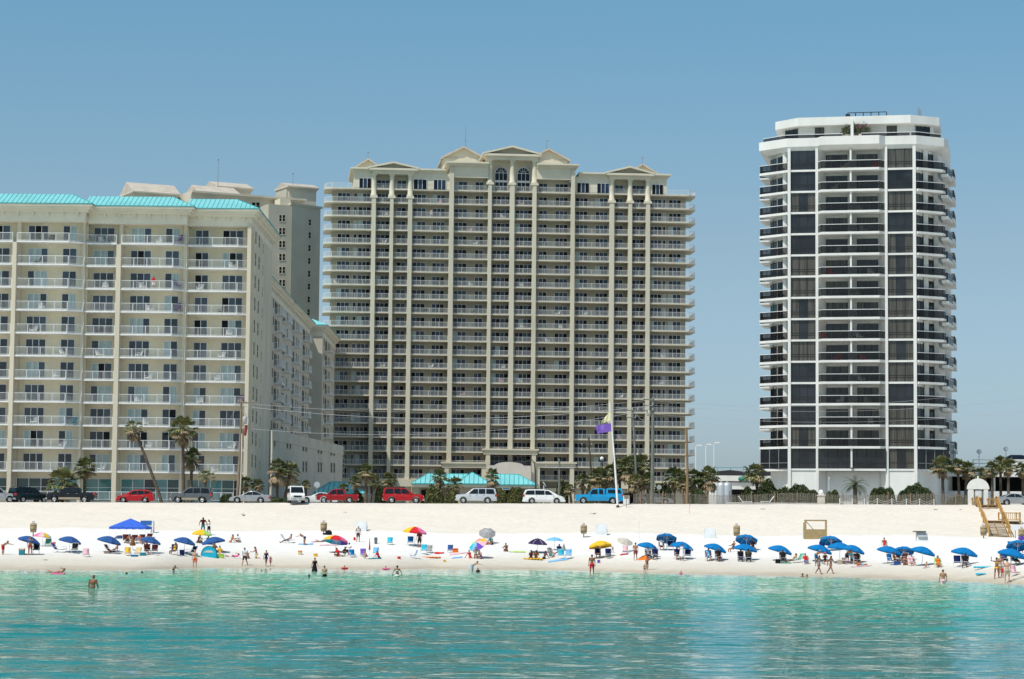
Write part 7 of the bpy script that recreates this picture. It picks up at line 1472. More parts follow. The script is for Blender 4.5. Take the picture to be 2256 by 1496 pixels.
g = G(722, 1178); k = MB(0); rnd = random.Random(3); k.ell((.1, 0, .18), (.38, .3, .34)); k.ell((-.25, 0, .06), (.3, .25, .14)); ob = k.build('tarp_heap', black_c); ob.location = g; md = ob.modifiers.new('r', 'REMESH'); md.mode = 'VOXEL'; md.voxel_size = .04; md.use_smooth_shade = True; tag(ob, "slumped black tarp beside the trash barrel on the upper beach", 'tarp')
g = G(1414, 1234); k = MB(0); k.add([(-.55, 0, 0), (.5, -.3, 0), (.5, .4, 0), (.45, 0, .5), (.1, 0, .42)], [(0, 1, 3, 4), (0, 4, 3, 2), (1, 2, 3), (0, 2, 1)]); ob = k.build('kite', orange_c); ob.location = g; tag(ob, "orange folded kite on the sand beside sitting people", 'kite')
# bits of weed and driftwood on the dune face
for px, py, sz, lab in ((540, 1136, .55, "grey driftwood stick leaning on the dune above the standing man"), (760, 1129, .25, "dark tuft of weed on the dune below the red pickup"), (1308, 1132, .5, "curved strand of dry weed on the dune left of the flagpole"), (2062, 1123, .3, "small dark tuft on the dune right of the bushes"), (2115, 1123, .3, "small dark tuft on the dune left of the stairs"), (1680, 1122, .35, "dry tuft on the dune below the dark hedge"), (100, 1234, .3, "dark weed scrap on the sand at the far left")):
    g = G(px, py); k = MB(0); rnd = random.Random(px)
    for i in range(7): a = rnd.uniform(0, 6.28); k.path([(0, 0, -.02), (sz * .5 * math.cos(a), .2 * math.sin(a), sz * .25 * rnd.random()), (sz * math.cos(a + .4), .4 * math.sin(a), sz * (.9 if px == 540 else .2) * rnd.random())], [.03, .02, .006], 5)
    ob = k.build('driftwood' if px == 540 else 'weed_tuft', mat("dry_weed", (.16, .13, .10), .9, .2, 4.0)); ob.location = g; tag(ob, lab, 'driftwood' if px == 540 else 'weed')
# ================================================================== people
def skin(name, c): m = mat(name, c, .5, .06, 4.0, spec=.3); return m
SK_L, SK_M, SK_T, SK_D = skin("skin_light", (.52, .31, .22)), skin("skin_medium", (.35, .175, .105)), skin("skin_tanned", (.235, .10, .055)), skin("skin_dark", (.10, .045, .03))
HR_D, HR_B, HR_L, HR_G = mat("dark_hair", (.014, .010, .008), .6, .1, 9.0), mat("brown_hair", (.07, .035, .018), .6, .1, 9.0), mat("blond_hair", (.42, .28, .11), .6, .1, 9.0), mat("grey_hair", (.35, .34, .33), .6, .1, 9.0)
POSE = {  # hip height, torso lean, (leg fwd, abduct, knee) x2, (arm fwd, abduct, elbow) x2, head pitch
 'stand': (.88, 2, (3, 5, 3), (-2, 5, 3), (3, 9, 12), (-3, 9, 14), 0), 'slack': (.875, 4, (10, 6, 16), (-3, 4, 2), (8, 14, 25), (2, 10, 20), 8), 'hips': (.88, 0, (2, 8, 2), (-2, 8, 2), (-18, 42, 80), (-18, 42, 80), 5),
 'walk': (.85, 4, (26, 2, 6), (-24, 2, 20), (-24, 7, 12), (26, 7, 28), 3), 'stride': (.80, 5, (34, 2, 8), (-32, 2, 14), (-30, 8, 18), (30, 8, 34), 2), 'bend': (.84, 62, (10, 6, 10), (0, 6, 10), (78, 10, 10), (70, 12, 14), 10), 'shade': (.88, -3, (2, 6, 2), (-3, 6, 2), (100, 60, 120), (100, 60, 120), -4),
 'carry': (.88, -2, (4, 6, 3), (-4, 6, 3), (22, 12, 75), (18, 12, 80), 12), 'photo': (.88, -2, (4, 6, 3), (-4, 6, 3), (50, 10, 100), (55, 10, 95), 0), 'arms_out': (.88, 3, (4, 8, 4), (-4, 8, 4), (10, 34, 20), (8, 34, 20), 6),
 'sit_back': (.11, -28, (62, 6, 95), (54, 8, 84), (-52, 14, 4), (-52, 14, 4), 12), 'sit_knees': (.11, 18, (112, 6, 128), (108, 8, 122), (58, 4, 40), (62, 4, 36), 14), 'sit_legs': (.11, -8, (84, 6, 6), (80, 10, 10), (-28, 14, 6), (20, 10, 60), 10), 'cross': (.10, 8, (70, 48, 118), (70, 48, 118), (38, 8, 50), (38, 8, 50), 16),
 'chair': (.42, -16, (82, 7, 78), (80, 9, 72), (28, 14, 55), (28, 14, 55), 8), 'low_chair': (.25, -24, (84, 7, 62), (74, 9, 40), (26, 14, 55), (26, 14, 55), 10), 'recline': (.32, -48, (80, 5, 18), (86, 6, 34), (30, 12, 40), (14, 14, 30), 26),
 'lie_front': (.12, 84, (-86, 5, 4), (-84, 6, 30), (150, 30, 110), (150, 30, 110), -40), 'lie_back': (.12, -82, (84, 5, 3), (100, 7, 60), (-30, 20, 10), (40, 10, 100), 0), 'kneel': (.46, 12, (8, 8, 96), (16, 8, 104), (46, 10, 40), (52, 10, 30), 14), 'crouch': (.34, 34, (100, 10, 130), (92, 10, 122), (60, 8, 30), (70, 8, 20), 10),
}
def sdir(fw, ab, sg, lean=0):
    f, a = R(fw), R(ab); v = Vector((sg * math.sin(a), -math.sin(f) * math.cos(a), -math.cos(f) * math.cos(a)))
    return Matrix.Rotation(R(-lean) * -1, 3, 'X') @ v if lean else v
BODY = {}
def body(pose, sex):
    if (pose, sex) in BODY: return BODY[(pose, sex)]
    hz, lean, lL, lR, aL, aR, hp = POSE[pose]; F = sex == 'f'
    T = Matrix.Rotation(R(lean), 3, 'X')                     # leans the trunk towards -y (forward)
    pel = Vector((0, 0, hz)); up = T @ Vector((0, 0, 1)); 
    neck = pel + up * .53; chest = pel + up * .36; waist = pel + up * .17; hd = neck + (Matrix.Rotation(R(lean * .45 + hp), 3, 'X') @ Vector((0, -.02, .155)))
    sw, hw_ = (.165, .095) if F else (.195, .088)
    J = {}; m = MB(0)
    def E(c, r, M=None): m.ell(c, r, 0, 14, 10, M)
    E(pel + up * .02, (.165 if F else .155, .112, .115), T); E(waist, (.118 if F else .138, .088, .125), T); E(chest, (.150 if F else .172, .108, .165), T); E(pel + up * .10, (.140 if F else .15, .10, .10), T)
    if F:
        for sg in (-1, 1): E(chest + T @ Vector((sg * .07, -.085, .015)), (.058, .05, .055), T)
    E(pel + T @ Vector((0, .075, -.03)), (.13, .07, .085), T)
    segs = [('torso', pel, neck)]
    m.tube(neck - up * .04, hd, .054, .05, 10); m.tube(chest + T @ Vector((-sw + .02, 0, .115)), chest + T @ Vector((sw - .02, 0, .115)), .062, n=10)
    HM = Matrix.Rotation(R(lean * .45 + hp), 3, 'X')
    E(hd, (.073, .092, .108), HM); E(hd + HM @ Vector((0, -.025, -.06)), (.05, .058, .062), HM); E(hd + HM @ Vector((0, -.098, -.012)), (.013, .02, .026), HM)
    E(hd + HM @ Vector((0, -.085, -.062)), (.024, .014, .012), HM); E(hd + HM @ Vector((0, -.088, -.098)), (.02, .02, .02), HM)
    for sg in (-1, 1): E(hd + HM @ Vector((sg * .076, .005, -.012)), (.012, .024, .032), HM); E(hd + HM @ Vector((sg * .03, -.082, .022)), (.022, .012, .008), HM)
    segs.append(('head', hd - HM @ Vector((0, 0, .06)), hd + HM @ Vector((0, 0, .05))))
    hands = []
    for sg, L, A in ((-1, lL, aL), (1, lR, aR)):
        h = pel + T @ Vector((0, 0, 0)) + Vector((sg * hw_, 0, -.02)); d = sdir(L[0], L[1], sg); k = h + d * .425; d2 = sdir(L[0] - L[2], L[1] * .5, sg); an = k + d2 * .41
        m.tube(h, h.lerp(k, .5), .088 if F else .085, .074, 12); m.tube(h.lerp(k, .5), k, .074, .055, 12); E(k, (.055, .055, .055)); m.tube(k, k.lerp(an, .35), .052, .056, 12); m.tube(k.lerp(an, .35), an, .056, .036, 12); E(k.lerp(an, .3) - Vector((0, -.015, 0)), (.05, .05, .09))
        fd = sdir(L[0] - L[2] + 90, 4, sg) if pose not in ('lie_front', 'kneel') else d2
        E(an, (.04, .045, .045)); m.tube(an + Vector((0, .02, -.025)), an + fd * .15 + Vector((0, 0, -.035)), .04, .03, 10); E(an + fd * .17 + Vector((0, 0, -.035)), (.042, .035, .022))
        segs += [('thigh', h, k), ('shank', k, an)]
        s = chest + T @ Vector((sg * sw, 0, .125)); fw = A[0] + (0 if lean < 40 else 0); d = sdir(A[0], A[1], sg) if abs(lean) > 35 else T @ sdir(A[0], A[1], sg); e = s + d * .29; q = Vector((d.x * .35 if A[2] < 60 else -sg * .45, 0, 0))
        d2 = sdir(A[0] + A[2], A[1] * .3, sg); d2 = (d2 + (Vector((-sg * .35, 0, 0)) if A[2] > 45 else Vector())).normalized(); w = e + d2 * .245
        E(s, (.062, .06, .062)); m.tube(s, e, .049 if F else .056, .038 if F else .043, 10); E(e, (.041, .041, .041)); m.tube(e, w, .04, .027, 10); pc = w + d2 * .045; m.tube(w - d2 * .02, pc + d2 * .03, .028, .036, 8)
        segs += [('upper_arm', s, e), ('forearm', e, w)]; hands.append((w, d2, sg))
    tmp = bpy.data.objects.new("tmp", m.mesh('body', SK_M)); C.objects.link(tmp)
    md = tmp.modifiers.new('r', 'REMESH'); md.mode = 'VOXEL'; md.voxel_size = .021; sm = tmp.modifiers.new('s', 'SMOOTH'); sm.iterations = 4; sm.factor = .5
    dg = bpy.context.evaluated_depsgraph_get(); me = bpy.data.meshes.new_from_object(tmp.evaluated_get(dg)); bpy.data.objects.remove(tmp)
    n = len(me.vertices); co = np.empty(n * 3); me.vertices.foreach_get('co', co); co = co.reshape(-1, 3); no = np.empty(n * 3); me.vertices.foreach_get('normal', no); no = no.reshape(-1, 3)
    best = np.full(n, 9.9); lab = np.zeros(n, int); tt = np.zeros(n)
    RAD = {'torso': .15, 'head': .09, 'thigh': .075, 'shank': .05, 'upper_arm': .048, 'forearm': .036}
    for i, (nm, a, b) in enumerate(segs):
        a, b = np.array(a), np.array(b); ab = b - a; t = ((co - a) @ ab) / (ab @ ab); tc = np.clip(t, 0, 1); d = np.linalg.norm(co - a - tc[:, None] * ab, axis=1) - RAD[nm]
        q = d < best; best[q] = d[q]; lab[q] = i; tt[q] = t[q]
    faces = [tuple(p.vertices) for p in me.polygons]
    B = MB(0); B.add([tuple(c) for c in co], faces, 0, True)
    for w, d2, sg in hands:                                  # palm, four unequal curled fingers, a thumb on the side
        sd = d2.cross(Vector((0, 1, 0))); sd = (sd if sd.length > .2 else d2.cross(Vector((1, 0, 0)))).normalized(); pn = d2.cross(sd)
        base = w + d2 * .075
        for f, (o, l) in enumerate(((-.027, .062), (-.009, .074), (.009, .07), (.027, .054))):
            p0 = base + sd * o; p1 = p0 + d2 * l * .5 + pn * .006; p2 = p1 + (d2 + pn * .5).normalized() * l * .5; B.path([p0 - d2 * .02, p0, p1, p2], [.009, .009, .008, .006], 5)
        p0 = w + d2 * .035 + sd * .028 * (-sg); B.path([p0, p0 + (d2 + sd * -sg * .9).normalized() * .035, p0 + (d2 * 1.3 + sd * -sg * .6).normalized() * .065], [.012, .010, .007], 5)
    me2 = B.mesh('body', SK_M); bpy.data.meshes.remove(me)
    names = np.array([segs[i][0] for i in lab]); BODY[(pose, sex)] = (me2, co, no, faces, names, tt, hd, HM, pel, T, neck); return BODY[(pose, sex)]
CLO = {}
def garment(pose, sex, kind):
    key = (pose, sex, kind)
    if key in CLO: return CLO[key]
    me2, co, no, faces, nm, t, hd, HM, pel, T, neck = body(pose, sex)
    tor, th, ua = nm == 'torso', nm == 'thigh', nm == 'upper_arm'; off = .012
    if kind == 'shorts': s = (tor & (t < .16)) | (th & (t < .80)); off = .018
    elif kind == 'briefs': s = (tor & (t < .10)) | (th & (t < .16))
    elif kind == 'shirt': s = (tor & (t > .02)) | (ua & (t < .62)); off = .018
    elif kind == 'tank': s = (tor & (t > .02) & (t < .93)); off = .014
    elif kind == 'swimsuit': s = (tor & (t < .84)) | (th & (t < .12))
    elif kind == 'bikini_top': s = tor & (t > .58) & (t < .76)
    elif kind == 'dress': s = (tor & (t < .9)) | (th & (t < .9)); off = .03
    elif kind in ('hair', 'long_hair', 'cap', 'hat'):
        L = (co - np.array(hd)) @ np.array(HM); s = (nm == 'head') & ((L[:, 2] > .035) | ((L[:, 1] > (.0 if kind != 'cap' else 9)) & (L[:, 2] > -.06))); off = .014
        if kind in ('cap', 'hat'): s = (nm == 'head') & (L[:, 2] > .03)
    m = MB(0); idx = {}; vs = []; fs = []
    for f in faces:
        if all(s[i] for i in f):
            g = []
            for i in f:
                if i not in idx: idx[i] = len(vs); vs.append(tuple(co[i] + no[i] * off))
                g.append(idx[i])
            fs.append(g)
    m.add(vs, fs, 0, True)
    if kind == 'dress':
        m.lathe([(.15, .10), (.2, -.1), (.27, -.42)], 16, (pel.x, pel.y, pel.z))
    if kind == 'long_hair': m.ell(hd + HM @ Vector((0, .075, -.08)), (.075, .045, .13), 0, 10, 8, HM)
    if kind == 'cap': m.ell(hd + HM @ Vector((0, -.12, .045)), (.06, .075, .01), 0, 10, 6, HM)
    if kind == 'hat': m.ell(hd + HM @ Vector((0, 0, .055)), (.18, .19, .012), 0, 14, 6, HM)
    CLO[key] = m.mesh(kind, white_f); return CLO[key]
def person(px, py, pose, rz, label, sk=SK_M, cl=(), hair=('hair', HR_D), sex='m', h=1.72, depth=None, dz=0.0, loc=None, group=None):
    """py: image row of the feet / seat on the sand, or of the water line when depth (m of body under water) is given"""
    g = loc.copy() if loc is not None else (GW(px, py) if depth is not None else G(px, py)); sc = h / 1.72
    if depth is not None: g.z = -depth
    g.z += dz; root = thing('person', label, 'person', g, R(rz), group); root.scale = (sc,) * 3
    b = body(pose, sex); o = link('body', b[0], root); remat(o, 0, sk)
    for kind, mm in list(cl) + ([hair] if hair else []):
        q = link('hair' if kind == 'long_hair' else kind, garment(pose, sex, kind), root); remat(q, 0, mm)
    return root
def swimmer(px, py, label, sk=SK_M, hair=('hair', HR_D), sex='m', h=1.7, show=.30, cl=(), rz=0): return person(px, py, 'stand', rz, label, sk, cl, hair, sex, h, depth=h - show)
S, BR, SU, BT, SHT, TK = 'shorts', 'briefs', 'swimsuit', 'bikini_top', 'shirt', 'tank'
bk2 = lambda m: [(BR, m), (BT, m)]
P = person
# --- left part of the beach
P(6, 1222, 'bend', 60, "person bending with a red cloth at the left edge", SK_M, [(S, red_c)], ('hair', HR_D), 'm', 1.7)
P(66, 1223, 'stand', 5, "man in red brown shorts standing under the leftmost umbrella", SK_M, [(S, cloth("brick_cloth", (.32, .06, .04)))], ('hair', HR_B), 'm', 1.75)
P(204, 1295, 'slack', 160, "bald broad man standing waist deep, nearest to the camera", SK_T, [(S, black_c)], None, 'm', 1.85, depth=1.02)
swimmer(279, 1266, "dark head of a swimmer, left of two close together", SK_D, show=.24); swimmer(313, 1264, "dark head of a swimmer, right of two close together", SK_D, show=.24)
P(125, 1266, 'lie_front', 90, "swimmer lying across a pink air mattress", SK_M, bk2(pink_c), ('hair', HR_D), 'f', 1.5, loc=GW(127, 1266) + Vector((0, 0, .1)))
P(381, 1263, 'bend', 30, "child splashing in pale shorts at the water's edge, left", SK_M, [(S, pale_pink)], ('hair', HR_B), 'm', 1.3, depth=.35)
P(429, 1252, 'stand', 0, "man in bright orange shorts at the water's edge", SK_L, [(S, mat("hot_orange_cloth", (.80, .10, .01), .8, .05, 2.0))], ('hair', HR_L), 'm', 1.72)
P(447, 1176, 'arms_out', 10, "man in dark red shirt standing behind the lime umbrella", SK_D, [(SHT, maroon), (S, teal_c)], ('hair', HR_D), 'm', 1.8); P(460, 1178, 'carry', -40, "woman in white top holding a red bag behind the lime umbrella", SK_M, [(TK, white_f), (S, black_c)], ('long_hair', HR_B), 'f', 1.65)
P(436, 1196, 'sit_knees', 70, "tanned person sitting on sand left of the lime umbrella pole", SK_T, [(BR, navy)], ('hair', HR_B)); P(508, 1195, 'sit_back', -60, "woman in orange sitting on sand, left of two right of the shelter", SK_M, bk2(orange_c), ('long_hair', HR_B), 'f'); P(528, 1195, 'sit_knees', -50, "person in white shirt sitting on sand, right of two behind the walker", SK_M, [(SHT, white_f), (S, khaki)], ('hair', HR_D))
P(456, 1198, 'sit_back', -30, "person in green sitting behind the turquoise shelter", SK_M, [(SHT, green_c), (S, navy)], ('hat', green_c))
P(384, 1222, 'chair', -55, "woman in yellow swimsuit on a navy chair with red sandals", SK_T, [(SU, yellow_c)], ('long_hair', HR_B), 'f', 1.68)
P(323, 1222, 'chair', 5, "person in maroon seated left under the fourth blue umbrella", SK_T, [(SHT, maroon), (S, maroon)], ('hair', HR_D)); P(283, 1197, 'recline', -10, "person reclining on the left maroon lounger under the tent", SK_T, [(S, black_c)], ('hair', HR_D)); P(311, 1198, 'recline', 25, "person with bent knees on the third maroon lounger", SK_M, bk2(red_c), ('long_hair', HR_D), 'f')
P(250, 1220, 'recline', -70, "person lying on the maroon lounger under the third umbrella", SK_T, [(S, maroon)], ('hair', HR_D))
P(474, 1221, 'chair', 40, "person in dark clothes beside the turquoise shelter", SK_T, [(SHT, brown_c), (S, black_c)], ('hair', HR_D), dz=-.1); P(485, 1225, 'low_chair', 20, "person in yellow and pink sitting right of the shelter", SK_M, [(SHT, yellow_c), (S, pale_pink)], ('hair', HR_D), 'f')
P(514, 1228, 'lie_front', 95, "sunbather in bright pink lying on a white towel", SK_M, [(SHT, pink_c), (BR, navy)], ('hair', HR_B), 'f', 1.6)
P(539, 1246, 'walk', -15, "man in white shirt and dark shorts walking at the water's edge", SK_M, [(SHT, mat("white_grey_cloth", (.60, .62, .66), .85, .05, 2.0)), (S, cloth("plum_cloth", (.06, .03, .07)))], ('hair', HR_D), 'm', 1.78)
P(547, 1230, 'sit_knees', -30, "small person sitting directly right of the white shirted walker", SK_M, [(BR, maroon)], ('hair', HR_B), 'm', 1.5); P(565, 1230, 'kneel', -70, "woman in a straw coloured wrap kneeling on the sand", SK_M, [(BT, red_c), (S, cream_c)], ('long_hair', HR_B), 'f', 1.6)
P(586, 1248, 'walk', 25, "woman in a dark swimsuit walking with a child", SK_M, [(SU, navy)], ('hair', HR_B), 'f', 1.62); P(596, 1247, 'walk', 25, "small child in pink walking beside the woman in a dark swimsuit", SK_M, [(SU, pink_c)], ('hair', HR_L), 'f', .98)
swimmer(576, 1260, "light haired head of a bather turned right, near the shore", SK_L, ('hair', HR_L), show=.27)
P(634, 1196, 'recline', -75, "dark haired person reclining on the white striped lounger", SK_T, [(S, navy)], ('hair', HR_D)); P(671, 1201, 'bend', -120, "long haired woman bending over her towel", SK_M, bk2(navy), ('long_hair', HR_L), 'f', 1.62)
P(712, 1194, 'lie_front', 90, "person propped on elbows on a pink towel behind the rainbow umbrella", SK_M, [(BR, blue_k)], ('cap', teal_c), 'm', 1.6)
P(789, 1194, 'slack', 15, "person in white striped top and dark shorts carrying a red bag", SK_M, [(TK, mat("striped_cloth", (.62, .62, .6), .85, .15, 8.0)), (S, mat("wine_cloth", (.10, .02, .03), .85, .05, 2.0))], ('hair', HR_G), 'm', 1.72); cooler(781, 1190, red_c, "small red bag beside the person in white striped top", .2, .3, red_c, 'beach_bag', 'bag')
P(746, 1226, 'sit_knees', -50, "person in red sitting at the left of the rainbow umbrella group", SK_T, [(SHT, red_c), (BR, red_c)], ('hair', HR_D)); P(757, 1226, 'low_chair', -40, "person in black and white in the middle of the rainbow umbrella group", SK_M, [(SHT, black_c), (S, white_f)], ('hair', HR_D), 'f', dz=-.05); P(768, 1222, 'chair', -20, "tallest sitter of the rainbow umbrella group, in white", SK_D, [(SHT, white_f), (S, black_c)], ('hair', HR_D))
P(808, 1231, 'crouch', -50, "child in pink crouching in the sand by the folded red umbrella", SK_L, [(SU, pink_c)], ('hair', HR_L), 'f', 1.3); P(835, 1230, 'sit_back', 60, "person with raised knees and dark trousers near the red bag", SK_M, [(S, navy), (SHT, red_c)], ('hair', HR_D), 'f', 1.5)
P(693, 1259, 'walk', 25, "woman in a long black dress wading with a stick", SK_M, [('dress', black_c)], ('hair', HR_B), 'f', 1.68, depth=.42); P(715, 1271, 'stand', -150, "boy in dark trunks seen from behind beside the black dress", SK_L, [(S, black_c)], ('hair', HR_B), 'm', 1.5, depth=.62); swimmer(681, 1273, "round brown head of a bather below the woman in black", SK_T, show=.3)
P(759, 1254, 'stand', 0, "child sitting in the red swim ring", SK_M, [(TK, yellow_c)], ('hair', HR_B), 'm', 1.1, depth=.72); P(850, 1255, 'stand', 0, "child sitting in the pink swim ring", SK_M, [(TK, pink_c)], ('hair', HR_D), 'm', 1.1, depth=.74); P(875, 1271, 'arms_out', 180, "woman in white bikini wading, seen from behind", SK_T, bk2(white_f), ('hair', HR_D), 'f', 1.62, depth=.70)
# --- centre
P(924, 1207, 'slack', -10, "person in dark red shirt with a blue towel under the right rainbow umbrella", SK_M, [(SHT, maroon), (S, black_c)], ('hair', HR_B), 'm', 1.75); P(1083, 1200, 'sit_knees', -30, "person in dark green sitting under the grey umbrella", SK_M, [(SHT, teal_c), (S, black_c)], ('cap', grey_c)); P(1073, 1200, 'lie_front', 80, "reddish sunbather lying beside the person in dark green", SK_M, [(BR, red_c)], ('hair', HR_D), 'f')
P(1036, 1230, 'sit_back', 30, "left person sitting under the tipped multicoloured umbrella", SK_M, [(SU, red_c)], ('hair', HR_B), 'f'); P(1048, 1231, 'kneel', 0, "kneeling person with wide hat under the multicoloured umbrella", SK_M, [(TK, khaki), (BR, maroon)], ('hat', brown_c), 'm', 1.6); P(1060, 1231, 'sit_knees', -45, "right person in violet under the multicoloured umbrella", SK_L, [(SU, violet)], ('hair', HR_B), 'f')
P(1116, 1215, 'sit_knees', -20, "lone man sitting on a green and yellow towel", SK_T, [(BR, orange_c)], ('hair', HR_D)); P(1040, 1260, 'bend', 60, "bather in pale blue shorts bending in the shallows", SK_L, [(S, sky_b)], ('hair', HR_B), 'm', 1.6, depth=.25); P(1053, 1261, 'stand', 0, "dark child sitting in the shallows beside the bending bather", SK_D, [(TK, black_c)], ('hair', HR_D), 'm', 1.1, depth=.68)
P(1170, 1231, 'cross', 0, "left dark skinned sitter under the purple umbrella, in pink", SK_D, [(TK, maroon), (BR, pink_c)], ('hair', HR_D), 'f'); P(1181, 1231, 'cross', 10, "middle dark skinned sitter under the purple umbrella", SK_D, [(SHT, brown_c)], ('hair', HR_D)); P(1198, 1232, 'sit_back', -50, "right dark skinned sitter leaning back under the purple umbrella", SK_D, [(S, black_c)], ('hair', HR_D))
P(1213, 1228, 'low_chair', 40, "person in patterned clothes under the light blue umbrella", SK_M, [(SHT, grey_c), (S, teal_c)], ('hair', HR_D)); P(1231, 1222, 'cross', 20, "dark haired person behind the aqua striped chairs", SK_T, [(SHT, navy)], ('hair', HR_D), dz=.2)
P(1304, 1264, 'stand', 180, "man in red swim shorts walking out of the shallows, seen from behind", SK_T, [(S, red_c)], ('hair', HR_B), 'm', 1.82, depth=.12); P(1400, 1234, 'walk', 175, "shirtless man holding a yellow cloth near the royal blue umbrellas", SK_M, [(S, cloth("wine_shorts", (.20, .06, .07)))], ('hair', HR_B), 'm', 1.75); P(1317, 1229, 'chair', 0, "person with orange towel on the left navy chair, yellow umbrella", SK_M, [(S, orange_c)], ('hair', HR_D), dz=0)
P(1350, 1218, 'bend', -60, "pale child bending behind the yellow umbrella's right chair", SK_L, [(SHT, pale_pink)], ('hair', HR_L), 'f', 1.1); P(1457, 1212, 'chair', 0, "person in white shirt sitting under the rear royal blue umbrella", SK_M, [(SHT, white_f), (S, maroon)], ('hair', HR_B))
P(1428, 1232, 'chair', 8, "dark sitter in grey beside the orange kite", SK_D, [(SHT, grey_c), (S, black_c)], ('hair', HR_D)); P(1443, 1232, 'chair', 0, "second dark sitter in navy near the orange kite", SK_D, [(SHT, navy), (S, grey_c)], ('hair', HR_D)); P(1425, 1256, 'bend', 40, "adult bending over a small child at the water's edge", SK_M, [(BR, red_c)], ('hair', HR_D), 'm', 1.7); P(1420, 1262, 'stand', -20, "small child held by the bending adult at the water's edge", SK_M, [(BR, black_c)], ('hair', HR_D), 'm', .8)
P(1502, 1236, 'stand', 175, "woman wrapped in a loose white dress under the blue umbrella", SK_M, [('dress', white_f)], ('hair', HR_B), 'f', 1.66); P(1492, 1233, 'chair', 10, "person with a straw bag on the navy chair left of the white dress", SK_M, [(SHT, navy), (S, khaki)], ('hair', HR_D)); swimmer(1500, 1266, "small child in a pink hat standing in shallow water", SK_L, ('cap', pink_c), 'f', 1.0, .36, [(SHT, pink_c)])
P(1583, 1237, 'chair', 15, "dark sitter under the lone umbrella below the white box", SK_T, [(SHT, black_c), (S, maroon)], ('hair', HR_D)); P(1561, 1236, 'chair', 0, "sitter draped in a blue and white towel under the lone umbrella", SK_M, [(SHT, sky_b), (S, sky_b)], ('hair', HR_D), 'f')
P(1632, 1238, 'chair', 175, "person in black sitting, left of the pair under the lower umbrella", SK_T, [(SHT, black_c), (S, navy)], ('hair', HR_D), 'f'); P(1649, 1239, 'chair', 170, "large person in olive sitting, right of the pair under the lower umbrella", SK_T, [(SHT, mat("olive_cloth", (.06, .05, .025), .85, .1, 2.0)), (S, navy)], ('hair', HR_D), 'm', 1.85); P(1615, 1216, 'chair', -60, "person in a white cap sitting left of the stacked umbrellas", SK_M, [(SU, maroon)], ('cap', white_f), 'f', dz=-.05); P(1659, 1214, 'chair', 10, "dark sitter right of the stacked umbrellas", SK_T, [(SHT, black_c)], ('hat', maroon), dz=-.05)
# --- right
P(1725, 1240, 'chair', 0, "dark sitter on the black chair under the solitary umbrella", SK_D, [(SHT, black_c), (S, black_c)], ('hair', HR_D)); P(1746, 1240, 'recline', -70, "sunbather in yellow reclining on the green lounger", SK_M, bk2(yellow_c), ('long_hair', HR_L), 'f', 1.65); P(1775, 1243, 'low_chair', 5, "person in a blue cap and red top on a white chair", SK_M, [(TK, red_c), (S, blue_l)], ('cap', blue_l))
P(1798, 1242, 'bend', 30, "person in bright blue shorts bending behind the walking women", SK_M, [(S, blue_l)], ('hair', HR_L), 'm', 1.65); P(1818, 1243, 'chair', 0, "sitter in a pink sun hat between the walking women", SK_M, [(SU, black_c)], ('hat', pink_c), 'f', dz=-.1); P(1804, 1265, 'stride', 35, "left of two women walking along the wet sand, pale swimsuit", SK_T, [(SU, grey_c)], ('long_hair', HR_B), 'f', 1.72); P(1830, 1264, 'stride', 40, "right of two women walking along the wet sand, skin toned bikini", SK_T, bk2(khaki), ('long_hair', HR_B), 'f', 1.66)
swimmer(1768, 1271, "bather's head and shoulders in the shallows, left of two", SK_T, show=.34); swimmer(1778, 1271, "smaller dark head in the shallows, right of two", SK_D, h=1.3, show=.24); P(1866, 1242, 'bend', 20, "person leaning over the dark group under the right overlapping umbrella", SK_M, [(SHT, brown_c), (S, navy)], ('hair', HR_B)); P(1877, 1243, 'chair', 40, "person in teal sitting in the dark group", SK_M, [(SHT, teal_c), (S, black_c)], ('hair', HR_D)); P(1889, 1244, 'chair', 10, "person in black sitting at the right of the dark group", SK_T, [(SHT, black_c), (S, black_c)], ('hair', HR_D))
P(1900, 1247, 'lie_back', 92, "person in orange and aqua lying on a pastel towel", SK_M, [(BR, aqua), (BT, orange_c)], ('hair', HR_L), 'f', 1.6)
pl = G(1949, 1214); pl.z = at(1949, 1201, pl.y).z; P(1949, 1201, 'chair', 10, "person in a red swimsuit on the high white seat", SK_M, [(SU, red_c)], ('hair', HR_D), 'f', 1.65, loc=pl + Vector((0, 0, -.40)))
P(1972, 1245, 'chair', 80, "sitter in profile beside the bright blue chair", SK_T, [(SHT, brown_c), (S, maroon)], ('hair', HR_D)); P(1984, 1240, 'recline', 30, "person in red lying on the dark red lounger", SK_T, [(SU, maroon)], ('hair', HR_D), 'f'); P(1996, 1245, 'sit_knees', -20, "person with tanned knees between the umbrellas", SK_M, bk2(blue_k), ('hair', HR_B), 'f'); P(2009, 1246, 'low_chair', 0, "person in a pale hat wrapped in a pink towel", SK_L, [(SHT, pale_pink), (S, pale_pink)], ('hat', violet), 'f')
P(2038, 1252, 'sit_back', -70, "child sitting alone on the sand right of the pink towel", SK_M, [(BR, pale_pink)], ('hair', HR_D), 'm', 1.15); P(2067, 1250, 'low_chair', 0, "reddish woman in orange on the green and white chair", SK_M, [(SU, orange_c)], ('long_hair', HR_B), 'f'); P(2127, 1250, 'chair', -20, "dark sitter on the navy chair by the turquoise mats", SK_D, [(SHT, black_c), (S, grey_c)], ('hair', HR_D))
